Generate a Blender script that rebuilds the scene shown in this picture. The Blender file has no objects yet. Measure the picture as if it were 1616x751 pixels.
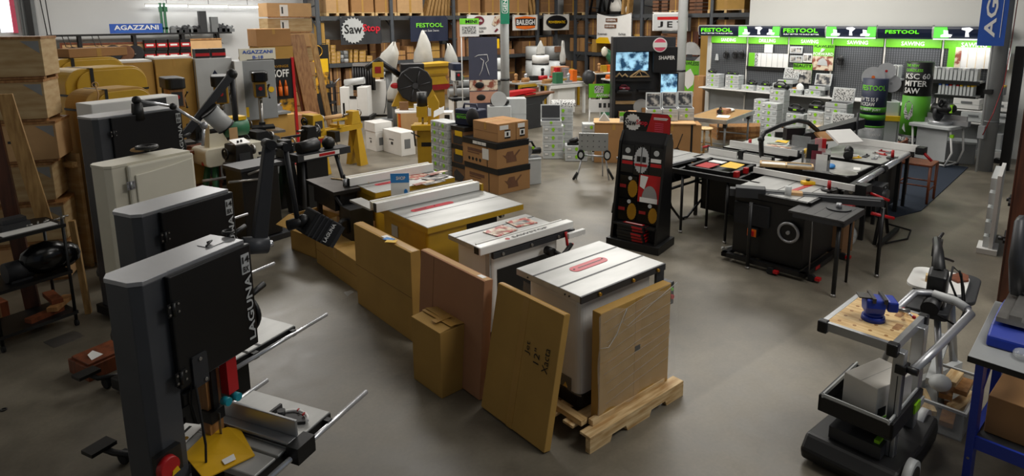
import bpy, math, random
from mathutils import Vector as V, Matrix
random.seed(7)
SC = bpy.context.scene
COL = SC.collection
# ---------------------------------------------------------------- camera
F, PX, PY, CH = 1005.7, 808.0, 221.3, 2.8
def _rot(yaw, pitch, roll):
    cy, sy = math.cos(yaw), math.sin(yaw)
    fw = V((sy*math.cos(pitch), cy*math.cos(pitch), -math.sin(pitch)))
    r = V((cy, -sy, 0)); d = fw.cross(r)
    c, s = math.cos(roll), math.sin(roll)
    return c*r + s*d, -s*r + c*d, fw
CR, CD, CF = _rot(0.69720, 0.18754, 0.00885)
cd = bpy.data.cameras.new('camera'); cam = bpy.data.objects.new('camera', cd); COL.objects.link(cam)
cam.matrix_world = Matrix(((CR.x, -CD.x, -CF.x, 0), (CR.y, -CD.y, -CF.y, 0), (CR.z, -CD.z, -CF.z, CH), (0, 0, 0, 1)))
cd.sensor_width = 36; cd.lens = F*36/1616; cd.shift_y = -(375.5-PY)/1616; cd.clip_end = 200; cd.clip_start = .05
SC.camera = cam
def ray(x, y): return CR*((x-PX)/F) + CD*((y-PY)/F) + CF
def at(x, y, z=0):
    d = ray(x, y); t = (z-CH)/d.z; return V((d.x*t, d.y*t, z))
def onY(x, y, Y):
    d = ray(x, y); t = Y/d.y; return V((d.x*t, Y, CH+d.z*t))
def onX(x, y, X):
    d = ray(x, y); t = X/d.x; return V((X, d.y*t, CH+d.z*t))
# ---------------------------------------------------------------- light
SC.view_settings.view_transform = 'Standard'; SC.view_settings.look = 'None'
SC.view_settings.exposure = 0.12; SC.view_settings.gamma = 1; SC.view_settings.use_curve_mapping = False
w = bpy.data.worlds.new('world'); SC.world = w; w.use_nodes = True
w.node_tree.nodes['Background'].inputs[0].default_value = (.75, .85, 1, 1)
w.node_tree.nodes['Background'].inputs[1].default_value = .12
def area(x, y, z, sx, sy, power, col=(1, .97, .92), rz=0):
    l = bpy.data.lights.new('ceiling_and_fill_light', 'AREA'); l.shape = 'RECTANGLE'; l.size = sx; l.size_y = sy*2
    l.energy = power; l.color = col
    o = bpy.data.objects.new('ceiling_and_fill_light', l); COL.objects.link(o); o.location = (x, y, z); o.rotation_euler = (0, 0, rz)
    return o
for (x, y, p) in ((5.5, 9, 120), (10.5, 9, 240), (5, 16, 330), (11, 16, 300), (16.5, 15, 280), (12.5, 6.5, 160), (8.5, 5, 80), (4.5, 3.5, 34), (1.0, 16, 110), (5.5, -.8, 165), (.5, 3.5, 8), (-2, 9, 16)):  # ceiling lamps, plus unseen fill added on the camera side for shaded faces
    area(x, y, 5.6, 2.4, 1.2, p)
# ---------------------------------------------------------------- materials
def hexl(h):
    c = [int(h[i:i+2], 16)/255 for i in (0, 2, 4)]
    return tuple(((x/12.92) if x <= .04045 else ((x+.055)/1.055)**2.4) for x in c)+(1,)
MATS = {}
def mat(name, h, rough=.5, metal=0, var=.08, scale=6, bump=0, emit=0, alpha=1, trans=0, kind='noise', h2=None, coat=0, stretch=(1, 1, 1), fac=(.35, .65)):
    m = bpy.data.materials.new(name); m.use_nodes = True; nt = m.node_tree; N = nt.nodes; L = nt.links
    b = N['Principled BSDF']; c = hexl(h)
    b.inputs['Roughness'].default_value = rough; b.inputs['Metallic'].default_value = metal
    b.inputs['Coat Weight'].default_value = coat
    tc = N.new('ShaderNodeTexCoord'); mp = N.new('ShaderNodeMapping'); mp.inputs['Scale'].default_value = stretch
    L.new(tc.outputs['Object'], mp.inputs[0])
    if kind == 'wave':
        t = N.new('ShaderNodeTexWave'); t.inputs['Scale'].default_value = scale; t.inputs['Distortion'].default_value = 4; t.inputs['Detail'].default_value = 3
    elif kind == 'voronoi':
        t = N.new('ShaderNodeTexVoronoi'); t.inputs['Scale'].default_value = scale
    else:
        t = N.new('ShaderNodeTexNoise'); t.inputs['Scale'].default_value = scale; t.inputs['Detail'].default_value = 5
    L.new(mp.outputs[0], t.inputs['Vector'])
    out = t.outputs['Distance'] if kind == 'voronoi' else t.outputs[1 if kind == 'wave' else 0]
    r = N.new('ShaderNodeValToRGB'); L.new(out, r.inputs[0])
    r.color_ramp.elements[0].position, r.color_ramp.elements[1].position = fac
    c2 = hexl(h2) if h2 else tuple(min(1, x*(1+var)) for x in c[:3])+(1,)
    c1 = c if h2 else tuple(x*(1-var) for x in c[:3])+(1,)
    r.color_ramp.elements[0].color = c1; r.color_ramp.elements[1].color = c2
    L.new(r.outputs[0], b.inputs['Base Color'])
    if bump:
        bp = N.new('ShaderNodeBump'); bp.inputs['Strength'].default_value = bump; bp.inputs['Distance'].default_value = .01
        L.new(out, bp.inputs['Height']); L.new(bp.outputs[0], b.inputs['Normal'])
    if emit:
        L.new(r.outputs[0], b.inputs['Emission Color']); b.inputs['Emission Strength'].default_value = emit
    if alpha < 1: b.inputs['Alpha'].default_value = alpha
    if trans: b.inputs['Transmission Weight'].default_value = trans
    MATS[name] = m; return m
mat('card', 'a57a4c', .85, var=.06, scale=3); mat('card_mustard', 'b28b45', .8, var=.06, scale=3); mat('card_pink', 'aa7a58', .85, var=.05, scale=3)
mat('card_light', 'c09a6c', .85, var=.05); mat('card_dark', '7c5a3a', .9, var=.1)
mat('tape', 'b58b45', .35, var=.04); mat('tape_dark', '2a2622', .5)
mat('plywood', 'bfa67c', .7, kind='noise', scale=3, h2='a98a5c', stretch=(1, 1, 5)); mat('pine', 'e8cd9c', .6, scale=4, h2='b8905a', stretch=(1, 8, 8)); mat('pine_y', 'e6c994', .6, scale=4, h2='bd965e', stretch=(8, 1, 8))
mat('pine_z', 'b9935a', .6, scale=4, h2='8f6a3a', stretch=(8, 8, 1)); mat('walnut', '5d3320', .4, scale=3, h2='3e2013', stretch=(6, 6, .6)); mat('oak', 'a97c4a', .5, scale=4, h2='86592f', stretch=(6, 6, 1)); mat('redwood', '7e4020', .5, scale=4, h2='5e2e16', stretch=(6, 6, 1))
mat('white', 'e4e3df', .45, var=.02); mat('white_gloss', 'ecebe6', .2, var=.02); mat('cream', 'd6d0bc', .35, var=.02); mat('paper', 'e9e8e4', .7, var=.02); mat('offwhite', 'cfccc4', .55, var=.03)
mat('fabric_white', 'b0afa9', .9, var=.06, scale=5, bump=.4)
mat('black', '0e0e0f', .45, var=.15); mat('black_gloss', '0b0b0c', .2); mat('black_door', '08080a', .38, var=.1); mat('black_rough', '141416', .8, var=.2); mat('charcoal', '2b2c2f', .5, var=.08); mat('gunmetal', '46484c', .45, .2, var=.05); mat('rubber', '151515', .9)
mat('grey', '8b8d8d', .45, var=.04); mat('light_grey', 'b9bbba', .45, var=.03); mat('silver', 'a9aaad', .35, .6, var=.04); mat('sys', 'bfc2c1', .5, var=.03); mat('sys_mid', 'a9adad', .55, var=.03); mat('mid_grey', '6f7273', .5, var=.05)
mat('steel', 'b0aeaa', .32, .85, h2='8f8c88', scale=3); mat('steel_dark', '55524f', .4, .8, var=.15, scale=5); mat('cast', 'b7b7b4', .36, .35, h2='a3a3a0', scale=2, stretch=(1, 3, 1)); mat('blade', 'c4c6c8', .3, .25, var=.08, scale=4); mat('cream_door', 'ddd8c6', .22, var=.02); mat('chrome', 'd8dade', .25, .7); mat('alu', 'b4b6b8', .35, .8, var=.04); mat('iron_ext', '3b3a3a', .5, .3, var=.1)
mat('red', 'b3161b', .4); mat('red_insert', 'cb1c30', .4, var=.04); mat('red_deep', '8d1418', .45); mat('pink', 'd8506c', .5)
mat('yellow', 'e5b70f', .5, var=.03); mat('yellow_env', 'dba914', .45, var=.05, scale=9, bump=.3); mat('mustard', 'bb931f', .42, var=.05); mat('mustard_d', '9a7516', .5, var=.06); mat('orange', 'e06a15', .5)
mat('green_shaded', '4c961c', .55, var=.03); mat('green', '6cbf22', .5, var=.03); mat('green_latch', '8fce1f', .4); mat('green_m', '2f6b4a', .45, var=.06); mat('green_sign', '157a5a', .5); mat('green_l', '7ddc3a', .5)  # standee green holds shade in its colour, darker than the display green
mat('navy', '161f38', .55, var=.05); mat('blue', '1f4fa8', .5, var=.04); mat('blue_bench', '16329a', .4, var=.05); mat('teal', '138a9a', .4); mat('blue_l', '2a7fc4', .5); mat('slate', '3f4152', .6, var=.04); mat('purple', '27305c', .5)
mat('brass', 'b88a2c', .35, .6); mat('mdf', '9c7a4b', .7); mat('skin', 'b98a72', .6); mat('maroon', '6e1f2e', .5)
mat('rack', '4f5358', .5, .3, var=.08); mat('rack_beam', '4a4d50', .5, .3, var=.1); mat('shelf_wood', '6e4a33', .8, var=.15)
mat('photo_a', '2c2e33', .5, h2='b8b2a8', scale=9, fac=(.42, .58)); mat('photo_b', '8c4a38', .5, h2='d8c8b0', scale=7, fac=(.45, .55)); mat('photo_c', 'c2c2be', .5, h2='2a2a2c', scale=45, fac=(.52, .56)); mat('photo_y', '1e1a12', .5, h2='d29a20', scale=5, fac=(.45, .6))
mat('magazine', 'b5423a', .3, h2='d9cdb8', scale=14, fac=(.45, .55))
mat('screen', '1c3c58', .3, h2='9fd0ea', scale=7, fac=(.42, .62), emit=.9); mat('lit_green', '5fd04a', .4, emit=.75, var=.03); mat('lit_white', 'f4f6f8', .4, emit=.8, var=.01); mat('lit_navy', '0c1830', .4, emit=.25, var=.03); mat('lit_lime', '63e61e', .4, emit=.9, var=.02)
mat('tube', 'ffffff', .4, emit=9, var=0); mat('window', 'eef4ff', .4, emit=3.5, var=0)
mat('wall', 'c9cac9', .75, var=.03, scale=.6); mat('ceiling', 'b5b5b2', .8, var=.04); mat('panel_wall', 'cfcfca', .7, var=.02, scale=.8)
mat('carpet', '1c2736', .95, var=.25, scale=90, bump=.3); mat('plastic', 'd8dcdc', .08, alpha=.22); mat('clear', 'cfd4d4', .15, alpha=.35); mat('film', 'e8e4da', .12, alpha=.17, bump=.8, scale=9, stretch=(.5, .5, 3))
mat('perf', 'a8aaa9', .4, .5, var=.05); mat('hose', '202022', .6)
# polished concrete: cloudy stains, a lighter sealed strip right of the aisle joint
def floor_mat():
    m = bpy.data.materials.new('concrete'); m.use_nodes = True; nt = m.node_tree; N = nt.nodes; L = nt.links; b = N['Principled BSDF']
    tc = N.new('ShaderNodeTexCoord')
    def noise(s, d=6, dist=0):
        n = N.new('ShaderNodeTexNoise'); n.inputs['Scale'].default_value = s; n.inputs['Detail'].default_value = d; n.inputs['Distortion'].default_value = dist
        L.new(tc.outputs['Object'], n.inputs['Vector']); return n
    def ramp(src, a, b_, p, q):
        r = N.new('ShaderNodeValToRGB'); r.color_ramp.elements[0].position = p; r.color_ramp.elements[1].position = q
        r.color_ramp.elements[0].color = a; r.color_ramp.elements[1].color = b_; L.new(src, r.inputs[0]); return r
    n1 = noise(.55, 7, .6); n2 = noise(3.5, 8, .3); n3 = noise(40, 3)
    r1 = ramp(n1.outputs[0], hexl('605a4e'), hexl('7d7668'), .36, .64)
    r2 = ramp(n2.outputs[0], (.82, .82, .82, 1), (1.1, 1.1, 1.1, 1), .35, .65)
    r3 = ramp(n3.outputs[0], (.93, .93, .93, 1), (1.06, 1.06, 1.06, 1), .3, .7)
    def mul(a, b_):
        x = N.new('ShaderNodeMixRGB'); x.blend_type = 'MULTIPLY'; x.inputs[0].default_value = 1; L.new(a, x.inputs[1]); L.new(b_, x.inputs[2]); return x.outputs[0]
    c = mul(mul(r1.outputs[0], r2.outputs[0]), r3.outputs[0])
    sp = N.new('ShaderNodeSeparateXYZ'); L.new(tc.outputs['Object'], sp.inputs[0])
    lt = N.new('ShaderNodeMapRange'); lt.inputs[1].default_value = 2.42; lt.inputs[2].default_value = 2.46; lt.inputs[3].default_value = 1.25; lt.inputs[4].default_value = 1; L.new(sp.outputs[1], lt.inputs[0])
    c = mul(c, lt.outputs[0])
    L.new(c, b.inputs['Base Color'])
    rr = N.new('ShaderNodeMapRange'); rr.inputs[3].default_value = .3; rr.inputs[4].default_value = .5; L.new(n2.outputs[0], rr.inputs[0]); L.new(rr.outputs[0], b.inputs['Roughness'])
    MATS['concrete'] = m
floor_mat()
def peg_mat():
    m = bpy.data.materials.new('pegboard'); m.use_nodes = True; nt = m.node_tree; N = nt.nodes; L = nt.links; b = N['Principled BSDF']
    tc = N.new('ShaderNodeTexCoord'); sp = N.new('ShaderNodeSeparateXYZ'); L.new(tc.outputs['Object'], sp.inputs[0])
    def sw(k):
        a = N.new('ShaderNodeMath'); a.operation = 'MULTIPLY'; a.inputs[1].default_value = 6.283/.05; L.new(sp.outputs[k], a.inputs[0])
        s = N.new('ShaderNodeMath'); s.operation = 'SINE'; L.new(a.outputs[0], s.inputs[0]); return s.outputs[0]
    mm = N.new('ShaderNodeMath'); mm.operation = 'MULTIPLY_ADD'; L.new(sw(0), mm.inputs[0]); mm.inputs[1].default_value = 1.5; L.new(sw(2), mm.inputs[2])
    r = N.new('ShaderNodeValToRGB'); r.color_ramp.elements[0].position = .3; r.color_ramp.elements[1].position = .8
    r.color_ramp.elements[0].color = hexl('3c3e41'); r.color_ramp.elements[1].color = hexl('5d5f62'); L.new(mm.outputs[0], r.inputs[0]); L.new(r.outputs[0], b.inputs['Base Color'])
    b.inputs['Roughness'].default_value = .6; MATS['pegboard'] = m
peg_mat()
# ---------------------------------------------------------------- shape builder
class S:
    def __init__(s): s.v = []; s.f = []; s.sm = []; s.mi = []; s.m = 0
    def add(s, vs, fs, smooth=False):
        n = len(s.v); s.v += [V(p) for p in vs]
        for f in fs: s.f.append([i+n for i in f]); s.sm.append(smooth); s.mi.append(s.m)
        return s
    def mt(s, i): s.m = i; return s
    def b(s, x0, x1, y0, y1, z0, z1):
        return s.add([(x0, y0, z0), (x1, y0, z0), (x1, y1, z0), (x0, y1, z0), (x0, y0, z1), (x1, y0, z1), (x1, y1, z1), (x0, y1, z1)],
                     [(0, 3, 2, 1), (4, 5, 6, 7), (0, 1, 5, 4), (1, 2, 6, 5), (2, 3, 7, 6), (3, 0, 4, 7)])
    def p(s, poly, ax, a, b):
        def mk(u, v, w): return (w, u, v) if ax == 'x' else (u, w, v) if ax == 'y' else (u, v, w)
        n = len(poly)
        return s.add([mk(u, v, a) for u, v in poly]+[mk(u, v, b) for u, v in poly],
                     [tuple(range(n))[::-1], tuple(range(n, 2*n))]+[(i, (i+1) % n, (i+1) % n+n, i+n) for i in range(n)])
    def rr(s, x0, x1, y0, y1, r, ax, a, b, n=5, c=(1, 1, 1, 1)):
        P = []
        for k, (cx, cy, a0) in enumerate(((x1-r, y0+r, -90), (x1-r, y1-r, 0), (x0+r, y1-r, 90), (x0+r, y0+r, 180))):
            if c[k]:
                for i in range(n+1):
                    t = math.radians(a0+90*i/n); P.append((cx+r*math.cos(t), cy+r*math.sin(t)))
            else: P.append(((x1, y0), (x1, y1), (x0, y1), (x0, y0))[k])
        return s.p(P, ax, a, b)
    def c(s, p, q, r, r2=None, n=14):
        p, q = V(p), V(q); d = (q-p).normalized(); u = d.orthogonal().normalized(); w = d.cross(u); r2 = r if r2 is None else r2
        vs = []
        for c0, rr in ((p, r), (q, r2)):
            for i in range(n):
                t = 2*math.pi*i/n; vs.append(c0+(u*math.cos(t)+w*math.sin(t))*rr)
        s.add(vs, [(i, (i+1) % n, (i+1) % n+n, i+n) for i in range(n)], n > 6)
        k = len(s.v)-2*n
        s.f.append([k+i for i in range(n)][::-1]); s.f.append([k+n+i for i in range(n)]); s.sm += [False]*2; s.mi += [s.m]*2
        return s
    def t(s, pts, r, n=8, closed=False):
        pts = [V(p) for p in pts]; m = len(pts); vs = []; u = None
        for i, p in enumerate(pts):
            a = pts[i-1] if (i or closed) else p; b = pts[(i+1) % m] if (i < m-1 or closed) else p
            d = (b-a).normalized(); u = d.orthogonal().normalized() if u is None else (u-d*u.dot(d)).normalized(); w = d.cross(u)
            rr = r[i] if isinstance(r, (list, tuple)) else r
            for k in range(n):
                t = 2*math.pi*k/n; vs.append(p+(u*math.cos(t)+w*math.sin(t))*rr)
        fs = []
        for i in range(m if closed else m-1):
            j = (i+1) % m
            for k in range(n): fs.append((i*n+k, i*n+(k+1) % n, j*n+(k+1) % n, j*n+k))
        k0 = len(s.v); s.add(vs, fs, True)
        if not closed:
            s.f.append([k0+i for i in range(n)][::-1]); s.f.append([k0+(m-1)*n+i for i in range(n)]); s.sm += [False]*2; s.mi += [s.m]*2
        return s
    def l(s, x, y, prof, n=18):
        vs = []
        for r, z in prof:
            for i in range(n):
                t = 2*math.pi*i/n; vs.append((x+r*math.cos(t), y+r*math.sin(t), z))
        fs = [(j*n+i, j*n+(i+1) % n, (j+1)*n+(i+1) % n, (j+1)*n+i) for j in range(len(prof)-1) for i in range(n)]
        k = len(s.v); s.add(vs, fs, True)
        s.f.append([k+i for i in range(n)][::-1]); s.f.append([k+(len(prof)-1)*n+i for i in range(n)]); s.sm += [False]*2; s.mi += [s.m]*2
        return s
    def s(s, x, y, z, rx, ry=None, rz=None, n=12):
        ry = ry or rx; rz = rz or rx; h = n//2; vs = []
        for j in range(h+1):
            a = math.pi*j/h
            for i in range(n):
                t = 2*math.pi*i/n; vs.append((x+rx*max(.001, math.sin(a))*math.cos(t), y+ry*max(.001, math.sin(a))*math.sin(t), z-rz*math.cos(a)))
        return s.add(vs, [(j*n+i, j*n+(i+1) % n, (j+1)*n+(i+1) % n, (j+1)*n+i) for j in range(h) for i in range(n)], True)
    def q(s, *pts, th=0):
        s.add(pts, [tuple(range(len(pts)))])
        return s
    def ring(s, c, ax, R, r, n=22):
        c = V(c); u, w = {'x': (V((0, 1, 0)), V((0, 0, 1))), 'y': (V((1, 0, 0)), V((0, 0, 1))), 'z': (V((1, 0, 0)), V((0, 1, 0)))}[ax]
        return s.t([c+u*R*math.cos(2*math.pi*i/n)+w*R*math.sin(2*math.pi*i/n) for i in range(n)], r, 7, True)
    def xf(s, M, i0=0):
        for i in range(i0, len(s.v)): s.v[i] = M @ s.v[i]
        return s
def rotz(a, loc=(0, 0, 0)): return Matrix.Translation(loc) @ Matrix.Rotation(math.radians(a), 4, 'Z')
def rot(a, ax, loc=(0, 0, 0)): return Matrix.Translation(loc) @ Matrix.Rotation(math.radians(a), 4, ax)
def mesh_obj(name, shape, mats):
    me = bpy.data.meshes.new(name); me.from_pydata([tuple(p) for p in shape.v], [], shape.f)
    me.polygons.foreach_set('use_smooth', shape.sm); me.polygons.foreach_set('material_index', shape.mi)
    for m in (mats if isinstance(mats, (list, tuple)) else [mats]): me.materials.append(MATS[m])
    me.update(); o = bpy.data.objects.new(name, me); COL.objects.link(o); return o
def bevel(o, w, seg=2):
    b = o.modifiers.new('bevel', 'BEVEL'); b.width = w; b.segments = seg; b.limit_method = 'ANGLE'; b.angle_limit = math.radians(40)
def E(name, label, cat, loc=(0, 0, 0), rz=0, group=None):
    o = bpy.data.objects.new(name, None); COL.objects.link(o); o.empty_display_size = .1
    o.location = loc if len(loc) == 3 else (loc[0], loc[1], 0); o.rotation_euler = (0, 0, math.radians(rz)); o['label'] = label; o['category'] = cat
    if group: o['group'] = group
    return o
AUTO = {'side_grip', 'green_end', 'hanging_cord', 'crossbar', 'beam', 'shelf_bracket', 'brace', 'grommet', 'guide_knob', 'bolt', 'edge_bolt', 'foot_pad', 'stretcher', 'rung', 'rail_bracket', 'leg', 'caster', 'wheel', 'push_button', 'tool_picture', 'saw_picture', 'hinge_screw', 'display_shelf', 'knob', 'stripe', 'hole', 'leaflet', 'stand_leg', 'joint', 'chain', 'clip', 'shelf_wire', 'elbow_joint', 'frame_tube', 'corner_patch', 'mobile_rail', 'side_panel', 'label_strip', 'guard_knob', 'mat_corner', 'upright', 'deck', 'runner', 'light_edge', 'posts', 'base_plate_screw', 'black_bracket', 'insert_screw', 'pointer_marks'}
def islands(s):
    par = list(range(len(s.v)))
    def find(i):
        while par[i] != i: par[i] = par[par[i]]; i = par[i]
        return i
    for f in s.f:
        a = find(f[0])
        for i in f[1:]: par[find(i)] = a
    g = {}
    for k, f in enumerate(s.f): g.setdefault(find(f[0]), []).append(k)
    out = []
    for ks in g.values():
        n = S(); mp = {}
        for k in ks:
            for i in s.f[k]:
                if i not in mp: mp[i] = len(n.v); n.v.append(s.v[i])
            n.f.append([mp[i] for i in s.f[k]]); n.sm.append(s.sm[k]); n.mi.append(s.mi[k])
        out.append(n)
    return out
def part(par, name, m, shape, bev=0, label=None):
    if name in AUTO or (name == 'frame' and 'saw_stand' in par.name):
        L_ = islands(shape)
        if 1 < len(L_) <= 30:
            for x in L_: o = part0(par, name, m, x, bev, label)
            return o
    return part0(par, name, m, shape, bev, label)
def part0(par, name, m, shape, bev=0, label=None):
    o = mesh_obj(name, shape, m); o.parent = par
    if bev: bevel(o, bev)
    if label: o['label'] = label
    return o
def solo(name, m, shape, label, cat, loc=(0, 0, 0), rz=0, group=None, bev=0):
    o = mesh_obj(name, shape, m); o.location = loc if len(loc) == 3 else (loc[0], loc[1], 0); o.rotation_euler = (0, 0, math.radians(rz)); o['label'] = label; o['category'] = cat
    if group: o['group'] = group
    if bev: bevel(o, bev)
    return o
def struct(name, m, shape, par=None):
    o = mesh_obj(name, shape, m)
    if par: o.parent = par
    else: o['kind'] = 'structure'
    return o
def dup(root, loc, rz=None, label=None, group=None):
    def cp(o, p):
        c = o.copy(); COL.objects.link(c)
        if p: c.parent = p
        for ch in kids.get(o.name, []): cp(ch, c)
        return c
    kids = {}
    for o in bpy.data.objects:
        if o.parent: kids.setdefault(o.parent.name, []).append(o)
    r = cp(root, None); r.location = loc if len(loc) == 3 else (loc[0], loc[1], 0)
    if rz is not None: r.rotation_euler = (0, 0, math.radians(rz))
    if label: r['label'] = label
    if group: r['group'] = group
    return r
_tc = {}
def _glyph(s, bold):
    if (s, bold) not in _tc:
        c = bpy.data.curves.new('lettering', 'FONT'); c.body = s; c.offset = .022 if bold else 0.0; c.resolution_u = 2
        o = bpy.data.objects.new('tmp', c); COL.objects.link(o); dg = bpy.context.evaluated_depsgraph_get()
        me = bpy.data.meshes.new_from_object(o.evaluated_get(dg)); vs = [v.co.copy() for v in me.vertices]; fs = [tuple(p.vertices) for p in me.polygons]
        COL.objects.unlink(o); bpy.data.objects.remove(o); bpy.data.meshes.remove(me)
        x0 = min(v.x for v in vs); x1 = max(v.x for v in vs); y0 = min(v.y for v in vs); y1 = max(v.y for v in vs)
        _tc[(s, bold)] = ([((v.x-x0)/(x1-x0), (v.y-y0)/(y1-y0)) for v in vs], fs)
    return _tc[(s, bold)]
def txt(par, s, o, xd, ud, w, h, m, name='lettering', bold=True, off=.003):
    vs, fs = _glyph(s, bold); o, xd, ud = V(o), V(xd).normalized(), V(ud).normalized(); n = xd.cross(ud)
    sh = S(); sh.add([o+xd*(u*w)+ud*(v*h)+n*off for u, v in vs], fs)
    return part(par, name, m, sh)
def flat(o, xd, ud, w, h, off=.001):     # thin quad lying on a face
    o, xd, ud = V(o), V(xd).normalized(), V(ud).normalized(); n = xd.cross(ud)*off
    return S().add([o+n, o+xd*w+n, o+xd*w+ud*h+n, o+ud*h+n], [(0, 1, 2, 3)])
ORD = ['lowest', 'second up', 'third up', 'fourth up', 'fifth up', 'sixth up', 'seventh up', 'eighth up']
def ordn(i, n): return 'topmost' if i == n-1 else 'lowest' if i == 0 else ORD[i]
NTH = ['leftmost', 'second from left', 'third from left', 'fourth from left', 'fifth from left', 'sixth from left', 'seventh from left', 'eighth from left', 'ninth from left', 'tenth from left', 'eleventh from left', 'twelfth from left', 'thirteenth from left', 'fourteenth from left', 'fifteenth from left', 'sixteenth from left']
def nth(i, n): return 'rightmost' if i == n-1 else NTH[i]
# ================================================================ setting
struct('floor', 'concrete', S().b(-4, 24, -2.5, 21.6, -.1, 0))
struct('ceiling', 'ceiling', S().b(-4, 24, -2.5, 21.6, 6.6, 6.7))
WX0, WX1 = onY(-6, 0, 21.3).x, onY(19, 0, 21.3).x
WZ0 = onY(10, 51, 21.3).z
struct('wall_back', 'wall', S().b(-4, WX0, 21.3, 21.6, 0, 6.6).b(WX1, 24, 21.3, 21.6, 0, 6.6).b(WX0, WX1, 21.3, 21.6, 0, WZ0).b(WX0, WX1, 21.3, 21.6, 4.2, 6.6))
struct('wall_left', 'wall', S().b(-4.2, -4, -2.5, 21.6, 0, 6.6))
struct('wall_right', 'wall', S().b(24, 24.2, -2.5, 21.6, 0, 6.6))
wn = struct('window_1', 'window', S().b(WX0, WX1, 21.45, 21.5, WZ0, 4.2)); wn['kind'] = 'structure'
struct('window_frame', 'pink', S().b(WX1-.07, WX1+.03, 21.2, 21.4, WZ0-.02, 4.2), wn)
# partition behind the tool displays
struct('wall_partition', 'panel_wall', S().b(15.5, 15.62, 2.95, 10.1, 0, 2.3).b(15.5, 15.62, 2.95, 8.9, 2.3, 5.6))
# right edge: dark door frame in the end of the partition
d1 = struct('door_1', 'black', S().b(14.2, 14.3, 2.86, 3.0, 0, 2.25))
# roll-up track beside the window
o = solo('door_track', 'mid_grey', S().b(0, .34, 0, .06, 0, 3).b(.05, .09, -.05, 0, 0, 3).b(.25, .29, -.05, 0, 0, 3), 'grey steel roll up door track on the back wall beside the bright window', 'door track', (onY(38, 40, 21.1).x-.05, 21.15, 1.2))
part(o, 'chain', 'black', S().t([(.42, -.05, 3), (.5, -.05, 1.6), (.52, -.05, 1.2)], .012).t([(.56, -.05, 3), (.6, -.05, 1.2)], .012).b(.12, .24, -.12, -.06, 1.1, 3))
# carpet
a = at(1407, 352); b_ = at(1450, 336)
solo('floor_mat', 'carpet', S().p([(9.45, 3.2), (10.3, 3.02), (14.0, 3.42), (13.75, 4.9), (12.0, 5.6), (9.9, 4.3)], 'z', .001, .012), 'dark blue carpet mat on the concrete in front of the tool display', 'mat')
# ---------------------------------------------------------------- fluorescent tubes on the back wall
p0 = onY(228, 9, 21.0); p1 = onY(420, 12, 21.0)
for i in range(3):
    a0 = p0.lerp(p1, i/3+.01); a1 = p0.lerp(p1, (i+1)/3-.01)
    e = E('fluorescent_light', 'long white fluorescent tube light high on the back wall, %s of three' % nth(i, 3), 'light', (a0.x, 21.0, a0.z), 0, 'fluorescent tubes on the back wall')
    L_ = a1.x-a0.x
    part(e, 'tube', 'tube', S().c((0, 0, 0), (L_, 0, 0), .022)); part(e, 'housing', 'white', S().b(-.02, L_+.02, -.03, .03, .025, .07)); part(e, 'hanger', 'black', S().c((L_/2, 0, .07), (L_/2, 0, 1.4), .008))
# ================================================================ pallet racks
def rack(name, label, loc, rz, posts, L0):
    e = E(name, label, 'rack', loc, rz)
    for x in posts:
        part(e, 'upright', 'rack', S().b(x-.06, x+.06, 0, .08, 0, 5).b(x-.06, x+.06, .92, 1.0, 0, 5))
        s = S()
        for k in range(6): s.t([(x, .06, .3+k*.75), (x, .94, .3+k*.75+(.6 if k % 2 else -.1))], .025, 5)
        part(e, 'brace', 'rack', s)
    for z, h in ((1.41, .13), (2.95, .14), (4.4, .14)):
        for a, b2 in zip(posts[:-1], posts[1:]):
            part(e, 'beam', 'rack_beam', S().b(a+.06, b2-.06, -.02, .05, z-h, z).b(a+.06, b2-.06, .93, 1.0, z-h, z))
        part(e, 'deck', 'shelf_wood', S().b(posts[0]+.06, posts[-1]-.06, .06, .92, z-.03, z-.005))
    return e
R1 = [onY(x, 40, 20).x for x in (503, 619, 717, 849)]+[19.3]
r1 = rack('pallet_rack', 'tall grey steel pallet rack full of cartons along the back wall', (R1[0], 20, 0), 0, [x-R1[0] for x in R1], 0)
R2 = [onX(x, 40, 20).y for x in (925, 1012, 1122)]; R2 = [19.6]+R2+[9.6]
r2 = rack('pallet_rack', 'grey steel pallet rack around the corner, behind the red barred banner', (20, 19.6, 0), -90, [19.6-y for y in R2], 0)
def shelfbox(px0, px1, yt, z0, run, m, label, group=None, depth=.7, pallet=0, off=.1, rows=1, h=None):
    """carton whose front stands on a rack deck of height z0"""
    if run == 1:
        a, b2 = onY(px0, yt, 20+off), onY(px1, yt, 20+off); W_ = b2.x-a.x; loc = (a.x, 20+off, z0+.001); rz = 0
    else:
        a, b2 = onX(px0, yt, 20+off), onX(px1, yt, 20+off); W_ = a.y-b2.y; loc = (20+off, a.y, z0+.001); rz = -90
    top = h if h else (a.z+b2.z)/2-z0
    e = None
    pz = .12 if pallet else 0
    if pallet:
        s = S().b(0, W_, 0, depth, .09, .115)
        for k in range(3): s.b(k*(W_-.09)/2, k*(W_-.09)/2+.09, 0, depth, 0, .09)
        solo('pallet', 'pine_y', s, label.replace('large brown carton', 'pallet under a brown carton') if label.startswith('large') else 'wooden pallet under the '+label.replace(' with a white paper, on the upper deck', ''), 'pallet', loc, rz, 'pallets on the upper rack deck')
    s = S().b(.01, W_-.01, .01, depth, pz, top)
    s.mt(1).b(W_*.46, W_*.54, .007, .0105, pz, top).b(.03, W_-.03, .007, .0105, pz+(top-pz)*.5-.004, pz+(top-pz)*.5+.004)
    if rows > 1:
        for k in range(1, rows): s.mt(2).b(.0, W_, .004, .011, pz+(top-pz)*k/rows-.01, pz+(top-pz)*k/rows+.01)
    return solo('carton', [m, 'tape', 'black'], s, label, 'carton', loc, rz, group)
def wedge_label(i, n, where): return 'brown carton %s, %s' % (where, nth(i, n))
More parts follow.
